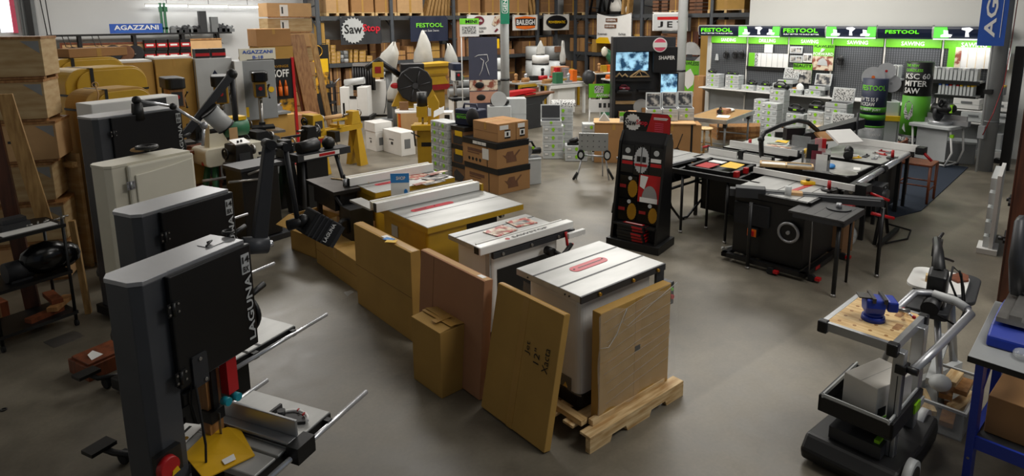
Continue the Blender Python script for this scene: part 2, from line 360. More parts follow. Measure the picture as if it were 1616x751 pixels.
U = [(513, 549, 'card_light'), (553, 589, 'card'), (591, 625, 'card'), (626, 667, 'card_light'), (722, 758, 'card'), (765, 790, 'card'), (801, 834, 'card')]
for i, (a, b2, m) in enumerate(U): shelfbox(a, b2, -12, 2.955, 1, m, 'large brown carton on the back rack upper deck, %s' % nth(i, len(U)), 'cartons on the upper back rack deck', .8, 1, h=1.15)
U = [(889, 921, 'card_dark'), (1118, 1176, 'card_mustard'), (1057, 1077, 'card_dark')]
for i, (a, b2, m) in enumerate(U): shelfbox(a, b2, -12, 2.955, 2, m, ['dark carton on the upper deck right of the rack corner', 'mustard carton with a white paper, on the upper deck above the tool display', 'dark carton on the upper deck behind the grey column'][i], 'cartons on the corner rack upper deck', .8, 1, h=[.8, .9, 1.0][i])
shelfbox(853, 880, -5, 2.955, 1, 'card_dark', 'brown carton on the upper deck above the oval black banner', 'cartons on the upper back rack deck', .8, 1, h=.9)
# leaning lumber on the upper deck
for i, (px, lean) in enumerate(((672, .45), (678, .42), (685, .35), (691, .3), (698, .2), (704, .15), (709, .12))):
    p = onY(px, 20, 20.12)
    solo('board', 'pine_z', S().p([(0, 0), (.1, 0), (.1+lean, 1.5), (lean, 1.5)], 'y', 0, .3), 'pale board leaning on the upper rack deck, %s of the bundle' % nth(i, 7), 'board', (p.x, 20.12+.02*i, 2.956), 0, 'boards leaning on the upper deck')
for i, (px, lean) in enumerate(((838, -.3), (843, -.2), (980, .1), (988, .12))):
    P = onY(px, 20, 20.12) if px < 900 else onX(px, 20, 20.12)
    solo('board', 'pine_z', S().p([(0, 0), (.12, 0), (.12+lean, 1.4), (lean, 1.4)], 'y', 0, .25), ['narrow outer board leaning by the rack corner post', 'narrow inner board leaning by the rack corner post', 'left pale board beside the white wrapped bundle', 'right pale board beside the white wrapped bundle'][i], 'board', (P.x, P.y, 2.956), 0 if px < 900 else -90, 'boards at the rack corner')
p = onX(968, 12, 20.2)
solo('wrapped_bundle', 'offwhite', S().s(0, 0, .3, .35, .25, .3).s(.3, .1, .45, .3, .25, .35).s(.5, 0, .2, .25, .2, .2), 'crumpled white wrapped bundle on the upper deck of the corner rack', 'bundle', (20.4, p.y, 2.956), -90)
for i in range(3):
    p = onX(932+i*14, 10, 20.2)
    solo('metal_rack_bundle', 'black', S().t([(0, 0, 0), (.2, 0, .9), (.5, 0, 1.1), (.7, .1, .5), (.6, .3, 0)], .05, 6).b(0, .6, 0, .4, 0, .12), 'dark metal frames on the corner rack upper deck, %s' % nth(i, 3), 'metal frames', (20.15, p.y, 2.956), -90, 'dark metal frames on the upper deck')
# crates stacked on upper corner deck
for i, px in enumerate((1030, 1044, 1088, 1098)):
    p = onX(px, 10, 20.15); s = S()
    for k in range(9): s.b(0, .28, 0, .5, k*.13, k*.13+.1)
    solo('lumber_stack', 'shelf_wood', s, 'dark slatted lumber on the corner rack upper deck, %s' % nth(i, 4), 'lumber', (20.15, p.y, 2.956), -90, 'slatted lumber stacks')
# mid deck, run 1: small yellow and brown cartons in stacks, split in single boxes
mid = [(514, 520, 62, 6), (522, 530, 71, 5), (531, 537, 81, 3), (552, 556, 78, 3), (558, 565, 78, 3), (567, 577, 80, 3), (579, 588, 88, 2)]
for j, (a, b2, yt, n) in enumerate(mid):
    A = onY(a, yt, 20.1); B_ = onY(b2, yt, 20.1); H_ = (A.z-1.415)/n
    for k in range(n):
        solo('small_carton', ['card_mustard', 'card_light'], S().b(0, B_.x-A.x-.01, 0, .35, .004, H_).mt(1).b(.02, (B_.x-A.x)*.6, -.003, .001, H_*.3, H_*.7), 'small yellowish box under the saw blade banner, %s stack, %s' % (nth(j, 7), ordn(k, n)), 'box', (A.x+.01*((k*7) % 3-1), 20.1, 1.41+k*H_), 0, 'small boxes under the saw blade banner')
for j, (a, b2, yt) in enumerate(((538, 544, 87), (545, 552, 85))):
    A = onY(a, yt, 20.1); B_ = onY(b2, yt, 20.1)
    for k in range(3):
        solo('tin_can', 'light_grey' if (j+k) % 2 else 'mid_grey', S().l(0, 0, [(.09, 0), (.09, .12), (.08, .13)]), 'small grey tin between yellow boxes, %s column, %s' % (['left', 'right'][j], ordn(k, 3)), 'tin', ((A.x+B_.x)/2, 20.25, 1.41+k*.135), 0, 'tins on the rack')
M1 = [(601, 612, 68, 'card_dark', 2), (628, 640, 80, 'card', 2), (642, 653, 73, 'card', 2), (654, 664, 78, 'card_mustard', 1), (681, 694, 68, 'card_mustard', 2), (697, 703, 70, 'card_dark', 1), (721, 733, 31, 'card_pink', 1), (736, 742, 60, 'card_dark', 1), (798, 812, 78, 'card_pink', 1), (824, 848, 65, 'card_dark', 1), (506, 512, 36, 'card_mustard', 2)]
for i, (a, b2, yt, m, r) in enumerate(M1): shelfbox(a, b2, yt, 1.41, 1, m, 'brown carton on the back rack middle deck, %s' % nth(i, 11) if i < 10 else 'yellow brown carton beside the left rack upright', 'cartons on the middle back rack deck', .6, 0, rows=r)
M2 = [(869, 884, 59, 'card'), (887, 897, 58, 'card_dark'), (899, 912, 60, 'card'), (915, 925, 60, 'card'), (927, 940, 68, 'card_mustard'), (934, 942, 62, 'card_mustard'), (1000, 1012, 54, 'card_mustard')]
for i, (a, b2, yt, m) in enumerate(M2): shelfbox([853, 865][i] if i < 2 else a, [863, 873][i] if i < 2 else b2, yt, 1.41, 1 if i < 2 else 2, m, 'brown carton on the corner rack lower deck, %s' % nth(i, 7), 'cartons on the lower corner deck', .5, 0, off=.1+(.25 if i == 4 else 0))
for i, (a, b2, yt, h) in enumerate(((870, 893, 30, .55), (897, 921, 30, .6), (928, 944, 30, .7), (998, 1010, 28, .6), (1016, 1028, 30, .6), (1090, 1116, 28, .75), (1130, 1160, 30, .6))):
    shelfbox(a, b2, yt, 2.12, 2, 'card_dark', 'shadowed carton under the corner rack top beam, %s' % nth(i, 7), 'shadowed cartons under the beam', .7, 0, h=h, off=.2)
# intermediate boards carrying them
part(r2, 'deck', 'rack_beam', S().b(.06, 9.8, .12, .92, 2.06, 2.115)); part(r1, 'deck', 'rack_beam', S().b(R1[2]-R1[0], R1[-1]-R1[0]-.06, .12, .92, 2.06, 2.115))
for i, (a, b2) in enumerate(((724, 738), (742, 757), (775, 790), (812, 822), (825, 845))):
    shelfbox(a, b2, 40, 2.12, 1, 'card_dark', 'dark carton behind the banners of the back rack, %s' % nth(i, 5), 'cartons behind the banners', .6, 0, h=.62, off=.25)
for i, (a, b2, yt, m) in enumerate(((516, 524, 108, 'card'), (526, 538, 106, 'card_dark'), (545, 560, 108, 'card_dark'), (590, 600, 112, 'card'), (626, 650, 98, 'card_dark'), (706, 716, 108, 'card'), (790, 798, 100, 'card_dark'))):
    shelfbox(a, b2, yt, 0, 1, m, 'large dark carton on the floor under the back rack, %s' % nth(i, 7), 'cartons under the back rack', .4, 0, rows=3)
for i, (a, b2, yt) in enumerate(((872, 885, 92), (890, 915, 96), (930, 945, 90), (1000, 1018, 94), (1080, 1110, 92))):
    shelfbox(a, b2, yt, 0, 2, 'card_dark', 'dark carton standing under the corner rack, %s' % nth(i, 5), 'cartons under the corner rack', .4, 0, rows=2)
# flat orange crates stacked behind the grey column
A = onX(1043, 52, 20.1); B_ = onX(1080, 52, 20.1)
for k in range(8):
    h = (A.z-1.42)/8
    solo('flat_crate', ['card_pink', 'black'], S().b(0, A.y-B_.y, 0, .6, .005, h-.01).mt(1).b(.1, .3, -.003, .0, h*.3, h*.6), 'flat reddish crate piled behind the grey column, %s' % ordn(k, 8), 'crate', (20.1, A.y, 1.41+k*h), -90, 'flat crates on the corner rack')
A = onX(1082, 30, 20.15)
shelfbox(1082, 1104, 30, 1.41, 2, 'walnut', 'dark brown cabinet on the rack behind the toothed standee', None, .6, h=.9)
for k, (x0, x1, z, h, y) in enumerate(((9.0, 10.6, 1.41, .75, 20.5), (10.7, 11.9, 1.41, .6, 20.5), (12.0, 13.6, 1.41, .7, 20.5), (14.2, 15.4, 1.41, .55, 20.5), (15.5, 17.2, 1.41, .5, 20.5), (17.6, 19.0, 1.41, .6, 20.5), (9.0, 10.8, 0, 1.2, 20.55), (11.1, 12.4, 0, 1.2, 20.55), (12.5, 14.0, 0, 1.2, 20.55), (14.3, 15.8, 0, 1.2, 20.55), (15.9, 17.4, 0, 1.2, 20.55), (17.8, 19.1, 0, 1.2, 20.55), (9.0, 10.8, 2.14, .55, 20.55), (11.1, 12.5, 2.14, .55, 20.55))):  # filler cartons added so the wall behind the rack turns dark
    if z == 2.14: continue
    solo('carton', ['card_dark', 'tape'], S().b(0, x1-x0, 0, .38, .002, h).mt(1).b(0, x1-x0, -.002, 0, h*.48, h*.52), 'wide dark carton added to darken the rear of the %s, %s' % ('lower deck' if z else 'floor under the rack', nth(k % 6, 6)), 'carton', (x0, y, z), 0, 'dark cartons added in the back rack')
for k, (y1, y0, z, h) in enumerate(((18.4, 16.8, 1.41, .6), (16.4, 14.6, 1.41, .65), (14.2, 12.4, 1.41, .6), (12.0, 10.0, 1.41, .6), (18.4, 16.8, 0, 1.2), (16.4, 14.6, 0, 1.2), (14.2, 12.4, 0, 1.2), (12.0, 10.0, 0, 1.2))):  # same dark fillers, added behind the corner rack
    solo('carton', ['card_dark', 'tape'], S().b(0, y1-y0, 0, .38, .002, h).mt(1).b(0, y1-y0, -.002, 0, h*.48, h*.52), 'wide dark carton at the rear of the %s, %s' % ('corner rack lower deck' if z else 'floor under the corner rack', nth(k % 4, 4)), 'carton', (20.55, y1, z), -90, 'dark cartons added in the corner rack')
# ---------------------------------------------------------------- banners
def banner(px0, px1, yt, yb, Y, m, label, run=1, sag=.03, name='banner'):
    f = onY if run == 1 else onX
    A, B2, C2 = f(px0, yt, Y), f(px1, yt, Y), f(px0, yb, Y)
    W_ = (B2.x-A.x) if run == 1 else (A.y-B2.y); H_ = A.z-C2.z
    n = 14; vs = []; fs = []
    for s in range(2):
        for i in range(n+1):
            for j in range(5):
                u = i/n; v = j/4; vs.append((W_*u, .012*math.sin(u*17+v*2)+s*.01, -H_*v-sag*math.sin(u*math.pi)*(1-v)))
    q = (n+1)*5
    for i in range(n):
        for j in range(4):
            a = i*5+j; fs += [(a, a+1, a+6, a+5), (q+a, q+a+5, q+a+6, q+a+1)]
    e = E(name, label, 'banner', (A.x, A.y, A.z), 0 if run == 1 else -90)
    s = S(); s.add(vs, fs, True); part(e, 'cloth', m, s)
    part(e, 'hanging_cord', 'black', S().c((.03, -.015, -.04), (.03, .2, .05), .006, n=6).c((W_-.03, -.015, -.04), (W_-.03, .2, .05), .006, n=6))
    part(e, 'grommet', 'steel', S().c((.03, -.015, -.04), (.03, .0, -.04), .02, n=8).c((W_-.03, -.015, -.04), (W_-.03, .0, -.04), .02, n=8))
    return e, W_, H_
X_, Z_ = (1, 0, 0), (0, 0, 1)
OFF = -.03
def saw_outline(r, n=22, d=.12):
    P = []
    for i in range(n):
        t = 2*math.pi*i/n; P += [(r*math.cos(t), r*math.sin(t)), (r*(1-d)*math.cos(t+.04), r*(1-d)*math.sin(t+.04)), (r*(1-d)*math.cos(t+.14), r*(1-d)*math.sin(t+.14))]
    return P
e, W_, H_ = banner(536, 600, 26, 71, 19.85, 'charcoal', 'black and grey cloth banner with a toothed saw blade and red and black lettering')
part(e, 'blade_print', 'light_grey', S().p([(W_*.3+x, -H_*.5+z) for x, z in saw_outline(H_*.48)], 'y', OFF, OFF+.004))
txt(e, 'Saw', (W_*.08, OFF, -H_*.62), X_, Z_, W_*.44, H_*.34, 'black'); txt(e, 'Stop', (W_*.53, OFF, -H_*.62), X_, Z_, W_*.44, H_*.34, 'red_insert')
e, W_, H_ = banner(647, 706, 25, 66, 19.85, 'navy', 'dark navy cloth banner with lime green lettering on the back rack')
txt(e, 'FESTOOL', (W_*.14, OFF, -H_*.45), X_, Z_, W_*.72, H_*.17, 'green_l'); txt(e, 'Faster. Easier. Smarter.', (W_*.3, OFF, -H_*.62), X_, Z_, W_*.45, H_*.08, 'white', bold=False)
e, W_, H_ = banner(737, 798, 23, 55, 19.8, 'white', 'long white banner with a dark red oval, beside the green column sign')
part(e, 'oval_print', 'maroon', S().p([(W_*.28+W_*.14*math.cos(t), -H_*.3+H_*.22*math.sin(t)) for t in [i*.2618 for i in range(24)]], 'y', OFF, OFF+.004))
txt(e, 'Amelia', (W_*.19, OFF-.002, -H_*.36), X_, Z_, W_*.18, H_*.14, 'white'); txt(e, 'AUTHORIZED', (W_*.2, OFF, -H_*.73), X_, Z_, W_*.27, H_*.1, 'black'); txt(e, 'DEALER', (W_*.2, OFF, -H_*.9), X_, Z_, W_*.2, H_*.1, 'black')
part(e, 'tool_print', 'photo_b', S().p([(W_*.62, -H_*.5), (W_*.7, -H_*.1), (W_*.88, -H_*.05), (W_*.85, -H_*.4), (W_*.7, -H_*.6)], 'y', OFF, OFF+.004)); part(e, 'bit_print', 'maroon', S().p([(W_*.68, -H_*.85), (W_*.75, -H_*.7), (W_*.79, -H_*.78), (W_*.72, -H_*.9)], 'y', OFF, OFF+.004))
e, W_, H_ = banner(809, 848, 23, 48, 19.8, 'offwhite', 'white banner with a black and orange badge')
part(e, 'badge_print', 'orange', S().p([(W_*.08, -H_*.2), (W_*.5, -H_*.1), (W_*.92, -H_*.2), (W_*.88, -H_*.85), (W_*.5, -H_*.95), (W_*.12, -H_*.85)], 'y', OFF, OFF+.004)); part(e, 'band_print', 'black', S().b(W_*.1, W_*.9, OFF-.004, OFF-.001, -H_*.72, -H_*.25))
txt(e, 'BAILEIGH', (W_*.13, OFF-.005, -H_*.66), X_, Z_, W_*.74, H_*.34, 'white')
e, W_, H_ = banner(858, 898, 22, 48, 19.75, 'offwhite', 'white banner with a black oval and yellow lettering')
part(e, 'oval_print', 'black', S().p([(W_*.5+W_*.42*math.cos(t), -H_*.5+H_*.42*math.sin(t)) for t in [i*.2618 for i in range(24)]], 'y', OFF, OFF+.004)); txt(e, 'POWERMATIC', (W_*.17, OFF-.002, -H_*.58), X_, Z_, W_*.66, H_*.16, 'yellow')
e, W_, H_ = banner(942, 997, 21, 68, 19.8, 'white', 'white drooping banner with two brown plaques and a yellow foot, on the corner rack', 2, .14)
for k in range(2): part(e, 'plaque_print', 'shelf_wood', S().b(W_*(.28-.03*k), W_*(.62-.03*k), OFF-.004, OFF, -H_*(.29+.2*k), -H_*(.17+.2*k))); txt(e, 'GENERAL', (W_*(.3-.03*k), OFF-.004, -H_*(.26+.2*k)), X_, Z_, W_*.28, H_*.06, 'white')
part(e, 'foot_print', 'yellow', S().p([(0, -H_), (0, -H_*.88), (W_*.1, -H_*.8), (W_*.35, -H_*.8), (W_*.42, -H_)], 'y', OFF, OFF+.004)); txt(e, 'Powermatic', (W_*.05, OFF, -H_*.72), X_, Z_, W_*.28, H_*.07, 'black'); txt(e, 'DeWalt', (W_*.66, OFF, -H_*.72), X_, Z_, W_*.2, H_*.07, 'black')
e, W_, H_ = banner(1030, 1086, 19, 48.5, 19.8, 'white', 'white banner with a red bar and large black letters behind the grey column', 2, .02)
part(e, 'panel_print', 'light_grey', S().rr(W_*.04, W_*.96, -H_*.95, -H_*.12, .06, 'y', OFF, OFF+.004)); part(e, 'bar_print', 'red', S().b(W_*.16, W_*.86, OFF-.004, OFF-.001, -H_*.42, -H_*.26))
for i, ch in enumerate('JET'): txt(e, ch, (W_*(.18+.27*i), OFF-.004, -H_*.82), X_, Z_, W_*.15, H_*.32, 'black')
# ---------------------------------------------------------------- columns with signs
c1 = at(798, 214); e = E('steel_column', 'grey round steel column with a green sign, in the middle of the shop', 'column', (c1.x, c1.y, 0))
rc = .105
part(e, 'shaft', 'light_grey', S().c((0, 0, 0), (0, 0, 6.5), rc, n=20)); part(e, 'strap', 'black', S().c((0, 0, 1.35), (0, 0, 1.4), rc+.01, n=20))
cc = at(1071, 190); e2 = E('steel_column', 'grey round steel column in front of the red barred banner', 'column', (cc.x, cc.y, 0))
part(e2, 'shaft', 'light_grey', S().c((0, 0, 0), (0, 0, 6.5), .125, n=20)); part(e2, 'strap', 'black', S().c((0, 0, 1.35), (0, 0, 1.4), .135, n=20))
def face_sign(px0, px1, yt, yb, dist_pt, m, name, label, cat='sign', th=.01):
    """flat sign facing the aisle through dist_pt, outline from its real corners"""
    n = V((dist_pt.x, dist_pt.y, 0)).normalized(); 
    def hit(x, y):
        d = ray(x, y); t = (dist_pt.x*n.x+dist_pt.y*n.y)/(d.x*n.x+d.y*n.y); return V((d.x*t, d.y*t, CH+d.z*t))
    A, B2, C2 = hit(px0, yb), hit(px1, yb), hit(px0, yt)
    rz = math.degrees(math.atan2(B2.y-A.y, B2.x-A.x)); W_ = math.hypot(B2.x-A.x, B2.y-A.y); H_ = C2.z-A.z
    e = E(name, label, cat, tuple(A), rz); part(e, 'panel', m, S().b(0, W_, 0, th, 0, H_)); return e, W_, H_
e, W_, H_ = face_sign(790, 804, -30, 38, V((c1.x-.15, c1.y-.15, 0)), 'green_sign', 'column_sign', 'green vertical sign with white outlined letters hung on the middle column')
part(e, 'border', 'white', S().rr(W_*.15, W_*.85, H_*.25, H_*.97, .04, 'y', -.006, -.001)); part(e, 'inset', 'green_sign', S().rr(W_*.22, W_*.78, H_*.265, H_*.955, .03, 'y', -.009, -.004))
txt(e, 'GENERAL', (W_*.72, -.008, H_*.29), (0, 0, 1), (-1, 0, 0), H_*.6, W_*.42, 'white')
# ================================================================ tool display wall (faces -X)
YB = [9.94, 8.86, 7.76, 6.71, 5.58, 4.47, 3.38]
names = ['SANDING', 'DRILLING', 'SAWING', 'SAWING', 'SAWING', 'SAWING']
lits = [1, 0, 1, 0, 1, 0]
place = ['leftmost', 'second from the left', 'third from the left', 'fourth from the left', 'fifth from the left', 'rightmost']
for i in range(6):
    W_ = YB[i]-YB[i+1]
    e = E('display_bay', 'green headed pegboard bay reading %s, %s of six' % (names[i], place[i]), 'display bay', (15.4, YB[i], 0), -90, 'bays of the tool display wall')
    part(e, 'back_panel', 'mid_grey' if i else 'grey', S().b(.01, W_-.01, .02, .05, .02, .98)); part(e, 'pegboard', 'pegboard', S().b(.03, W_-.03, .02, .05, .98, 2.13))
    part(e, 'heading_strip', 'green', S().b(.02, W_-.02, -.01, .03, 2.13, 2.31))
    s = S().b(0, .03, -.01, .04, 0, 2.35)
    part(e, 'upright', 'offwhite', s)
    txt(e, names[i], (W_*.3, -.012, 2.17), X_, Z_, W_*.4, .09, 'white')
    # shelf
    part(e, 'shelf', 'white', S().b(0, W_, -.48 if i < 4 else -.4, .02, .935 if i < 4 else .92, .965 if i < 4 else .95), bev=.004)
    s = S(); [s.p([(-.02, .93), (-.4, .93), (-.02, .78)], 'x', x, x+.02) for x in (.02, W_-.04)]; part(e, 'shelf_bracket', 'light_grey', s)
    part(e, 'base_plinth', 'grey', S().b(0, W_, -.06, .02, 0, .1))
# illuminated curved headers
hb = [(10.12, 8.95), (8.93, 7.84), (7.82, 6.76), (6.72, 5.66), (5.64, 4.6), (4.56, 3.42)]
for i, (a, b2) in enumerate(hb):
    W_ = a-b2
    e = E('lit_header', ['backlit dark header sign with green lettering, leftmost', 'backlit header with green ends and tool pictures, left one', 'backlit dark header sign with green lettering, middle', 'backlit header with green ends and tool pictures, centre one', 'backlit dark header sign with green lettering, rightmost', 'backlit header partly behind the blue banner'][i], 'sign', (15.12, a, 2.33), -90, 'backlit headers over the tool display')
    prof = [(.28, -.01), (.06, -.01), (0, .02), (-.035, .12), (-.04, .2), (-.02, .25), (.28, .25)]
    part(e, 'light_box', 'lit_navy', S().p([(y, z) for y, z in prof], 'x', 0, W_)); part(e, 'top_rail', 'light_grey', S().b(0, W_, -.03, .28, .25, .275)); part(e, 'end_cap', 'light_grey', S().p([(y*1.03, z) for y, z in prof], 'x', -.02, 0).p([(y*1.03, z) for y, z in prof], 'x', W_, W_+.02))
    if i % 2 == 0:
        txt(e, 'FESTOOL', (W_*.07 if i < 4 else W_*.16, -.045, .1), X_, Z_, W_*(.78 if i < 4 else .62), .1 if i < 4 else .075, 'lit_lime')
        if i < 4: txt(e, 'BUILT BETTER TO BUILD BETTER', (W_*.08, -.04, .045), X_, Z_, W_*.8, .03, 'lit_white', bold=False)
    else:
        part(e, 'green_end', 'lit_green', S().p([(0, .02), (W_*.24, .02), (W_*.2, .24), (0, .24)], 'y', -.05, -.046).p([(W_*.8, .02), (W_, .02), (W_, .24), (W_*.84, .24)], 'y', -.05, -.046))
        tl = S()
        for cx in (.2, .5, .8):
            x = cx*W_; tl.p([(x-.1, .04), (x+.08, .04), (x+.1, .09), (x+.03, .1), (x+.02, .17), (x-.06, .18), (x-.05, .1), (x-.1, .08)] if cx != .5 else [(x-.02, .05), (x+.05, .05), (x+.03, .13), (x+.1, .2), (x+.04, .235), (x-.09, .225), (x-.09, .19), (x-.02, .17)], 'y', -.056, -.05)
        part(e, 'tool_picture', 'lit_white', tl); part(e, 'light_edge', 'lit_white', S().b(0, W_, -.05, -.02, -.015, .01))
def wx(px, py, X=15.38): p = onX(px, py, X); return p
def poster(px0, px1, yt, yb, X, m, name, label, texts=(), cat='poster'):
    A, B2, C2 = wx(px0, yb, X), wx(px1, yb, X), wx(px0, yt, X)
    e = E(name, label, cat, tuple(A), -90); W_ = A.y-B2.y; H_ = C2.z-A.z
    part(e, 'sheet', m, S().b(0, W_, 0, .008, 0, H_))
    for s, u, v, w_, h_, mm in texts: txt(e, s, (W_*u, -.002, H_*v), X_, Z_, W_*w_, H_*h_, mm)
    return e, W_, H_
poster(1206, 1219, 70, 83, 15.36, 'white', 'notice', 'small white notice sheet with dark top under the DRILLING heading')
e, W_, H_ = poster(1181, 1243, 83, 104, 15.36, 'white', 'chart_poster', 'wide white chart with a green end under the DRILLING heading')
part(e, 'green_end', 'green', S().b(0, W_*.16, -.006, -.001, 0, H_)); part(e, 'column_print', 'photo_c', S().b(W_*.16, W_*.24, -.006, -.001, 0, H_)); s = S(); [s.b(W_*(.32+.14*k), W_*(.325+.14*k), -.004, -.001, 0, H_) for k in range(5)]; part(e, 'grid_print', 'mid_grey', s)
solo('rail', 'black', S().b(0, 1.0, -.03, .0, 0, .09), 'black accessory rail below the wide white chart', 'rail', (15.4, 8.83, 1.47), -90)
for i, (a, b2, t, bb) in enumerate(((1246, 1266, 73, 84), (1246, 1266, 87, 98), (1267, 1281, 84, 98))):
    e, W_, H_ = poster(a, b2, t, bb, 15.36, ['sys', 'sys', 'white'][i], 'hanging_pack', ['grey blister pack hanging under SAWING, upper one', 'grey blister pack hanging under SAWING, lower one', 'white package hanging beside the blister packs'][i], (), 'package')
    part(e, 'insert', 'photo_a', S().b(W_*.1, W_*.45, -.01, -.001, H_*.2, H_*.8).b(W_*.55, W_*.9, -.01, -.001, H_*.2, H_*.8))
e, W_, H_ = poster(1281, 1314, 69, 110, 15.34, 'green', 'tool_poster', 'green and photo poster reading FLAWLESS FORWARD beside the bay upright', [('FLAWLESS', .05, .86, .92, .1, 'black'), ('FORWARD', 0.02, .56, .96, .12, 'white')])
part(e, 'photo', 'photo_b', S().b(0, W_, -.006, -.001, 0, H_*.54)); part(e, 'saw_picture', 'light_grey', S().p([(W_*.25, H_*.2), (W_*.3, H_*.38), (W_*.5, H_*.48), (W_*.7, H_*.35), (W_*.75, H_*.18)], 'y', -.012, -.006).p([(W_*.35, H_*.68), (W_*.5, H_*.72), (W_*.6, H_*.82), (W_*.4, H_*.84)], 'y', -.012, -.006))
e, W_, H_ = poster(1250, 1280, 100, 130, 15.3, 'green', 'tool_poster', 'green poster reading BEAUTY and BEAST standing on the shelf', [('BEAUTY', 0.02, .82, .96, .16, 'black'), ('BEAST', .1, .42, .62, .22, 'white')])
part(e, 'photo', 'photo_a', S().b(0, W_, -.004, -.001, 0, H_*.7))
e, W_, H_ = poster(1494, 1592, 74, 106, 15.34, 'white', 'chart_poster', 'wide white accessory chart with a green end behind the steel column')
part(e, 'green_end', 'green', S().b(0, W_*.12, -.006, -.001, 0, H_)); part(e, 'photo', 'photo_b', S().b(W_*.12, W_*.22, -.006, -.001, 0, H_)); s = S(); [s.b(W_*(.33+.14*k), W_*(.335+.14*k), -.004, -.001, 0, H_) for k in range(5)]; part(e, 'grid_print', 'yellow', s)
# hanging tools on pegboards
def hanger(px, py, i, label, m='black'):
    p = wx(px, py, 15.33); e = E('hanging_tool', label, 'tool', tuple(p), -90)
    part(e, 'body', m, S().s(0, 0, 0, .07, .04, .09).b(-.04, .04, -.04, .02, -.14, -.05)); part(e, 'cord', 'rubber', S().ring((0, -.02, -.05), 'y', .09, .01, 14)); return e
for i, (px, py) in enumerate(((1147, 84), (1161, 84), (1171, 84))): hanger(px, py, i, 'black coiled tool hanging under the SANDING heading, %s' % nth(i, 3))
hanger(1327, 93, 0, 'black square tool with white tag hanging under the fourth heading')
solo('sander_pad', 'light_grey', S().p([(-.05, -.12), (.05, -.12), (.02, .05), (-.02, .05)], 'y', 0, .03), 'small pale triangular pad hanging under the SANDING heading', 'sanding pad', tuple(wx(1131, 88, 15.33)), -90)
for i in range(6):      # lamps inside the header boxes shining down on the pegboard
    l = bpy.data.lights.new('header_lamp', 'AREA'); l.shape = 'RECTANGLE'; l.size = .9; l.size_y = .08; l.energy = 4.5
    o = bpy.data.objects.new('header_lamp', l); COL.objects.link(o); o.location = (15.14, (YB[i]+YB[i+1])/2, 2.315); o.rotation_euler = (0, math.radians(-25), math.radians(0)); l.size = .08; l.size_y = .9
# ---------------------------------------------------------------- tool cases
_proto = {}
def case(loc, rz, h, label, group, w=.38, d=.28):
    key = (round(h, 3), w, d)
    loc = loc if len(loc) == 3 else (loc[0], loc[1], 0)
    if key in _proto:
        return dup(_proto[key], loc, rz, label, group)
    e = E('tool_case', label, 'tool case', loc, rz, group)
    part(e, 'body', 'sys', S().rr(0, w, 0, d, .015, 'z', 0.004, h*.62, n=2), bev=.004)
    part(e, 'lid', 'sys', S().rr(0, w, 0, d, .015, 'z', h*.64, h-.002, n=2), bev=.005)
    part(e, 'seam', 'sys_mid', S().b(.004, w-.004, .004, d-.004, h*.6, h*.66))
    part(e, 'latch', 'green_latch', S().c((w/2, -.006, h*.6), (w/2, .0, h*.6), .032, n=12).p([(w/2-.015, h*.6), (w/2+.015, h*.6), (w/2+.02, h*.35), (w/2-.02, h*.35)], 'y', -.008, 0))
    part(e, 'side_grip', 'sys_mid', S().b(w*.08, w*.27, -.008, 0, h*.45, h*.8).b(w*.73, w*.92, -.008, 0, h*.45, h*.8), label='grey side grip panels')
    part(e, 'label_plate', 'white', S().b(w*.1, w*.25, -.011, -.008, h*.5, h*.72))
    _proto[key] = e; return e
def stack(x, y, rz, n, h, where, group, z=0, **k):
    for i in range(n): case((x, y, z+i*h), rz, h, 'green latched grey case, %s, %s' % (where, ordn(i, n)) if n > 1 else 'green latched grey case, %s' % where, group, **k)
SH = .966
def shelf_case(px, n, h, where, grp='cases on the display shelf', dx=0, w=.38):
    p = onX(px, 137, 14.95); stack(15.0+dx, p.y, -90, n, h, where, grp, z=SH, w=w)
shelf_case(1112, 3, .12, 'leftmost stack on the display shelf'); shelf_case(1142, 3, .12, 'second stack on the display shelf')
shelf_case(1168, 1, .13, 'lone case on the shelf right of the second stack', w=.34); shelf_case(1192, 1, .13, 'next to the lone case on the shelf under DRILLING', w=.36)
shelf_case(1217, 2, .12, 'third stack on the display shelf', w=.38)
shelf_case(1268, 1, .14, 'under the open case on the shelf below SAWING')
def tool_lump(name, loc, rz, label, cat, sc=1.0, m='black', m2='green_latch', grp=None):
    """handheld power tool: rounded body, D handle, base shoe, green switch"""
    e = E(name, label, cat, loc, rz, grp)
    part(e, 'body', m, S().c((-.12*sc, 0, .07*sc), (.12*sc, 0, .06*sc), .045*sc, .035*sc).s(.12*sc, 0, .06*sc, .05*sc))
    part(e, 'shoe', 'mid_grey', S().b(-.13*sc, .13*sc, -.045*sc, .045*sc, 0, .015*sc)); part(e, 'handle', m, S().t([(-.1*sc, 0, .1*sc), (-.05*sc, 0, .15*sc), (.05*sc, 0, .15*sc), (.1*sc, 0, .1*sc)], .014*sc, 6)); part(e, 'switch', m2, S().b(-.03*sc, .03*sc, -.047*sc, -.03*sc, .05*sc, .075*sc)); return e
for i, (px, py) in enumerate(((1123, 110), (1150, 110), (1160, 112), (1186, 126), (1208, 124))):
    tool_lump('sander', (15.13, onX(px, py, 15.1).y, SH+(.36 if i < 3 else .13)+.001), -90, ['black green sander on the leftmost case stack', 'black sander with copper parts on the second case stack, left one', 'black sander on the second case stack, right one', 'black sander on the lone shelf case', 'black sander on the case under DRILLING'][i], 'sander', .85 if i not in (1, 2) else .6)
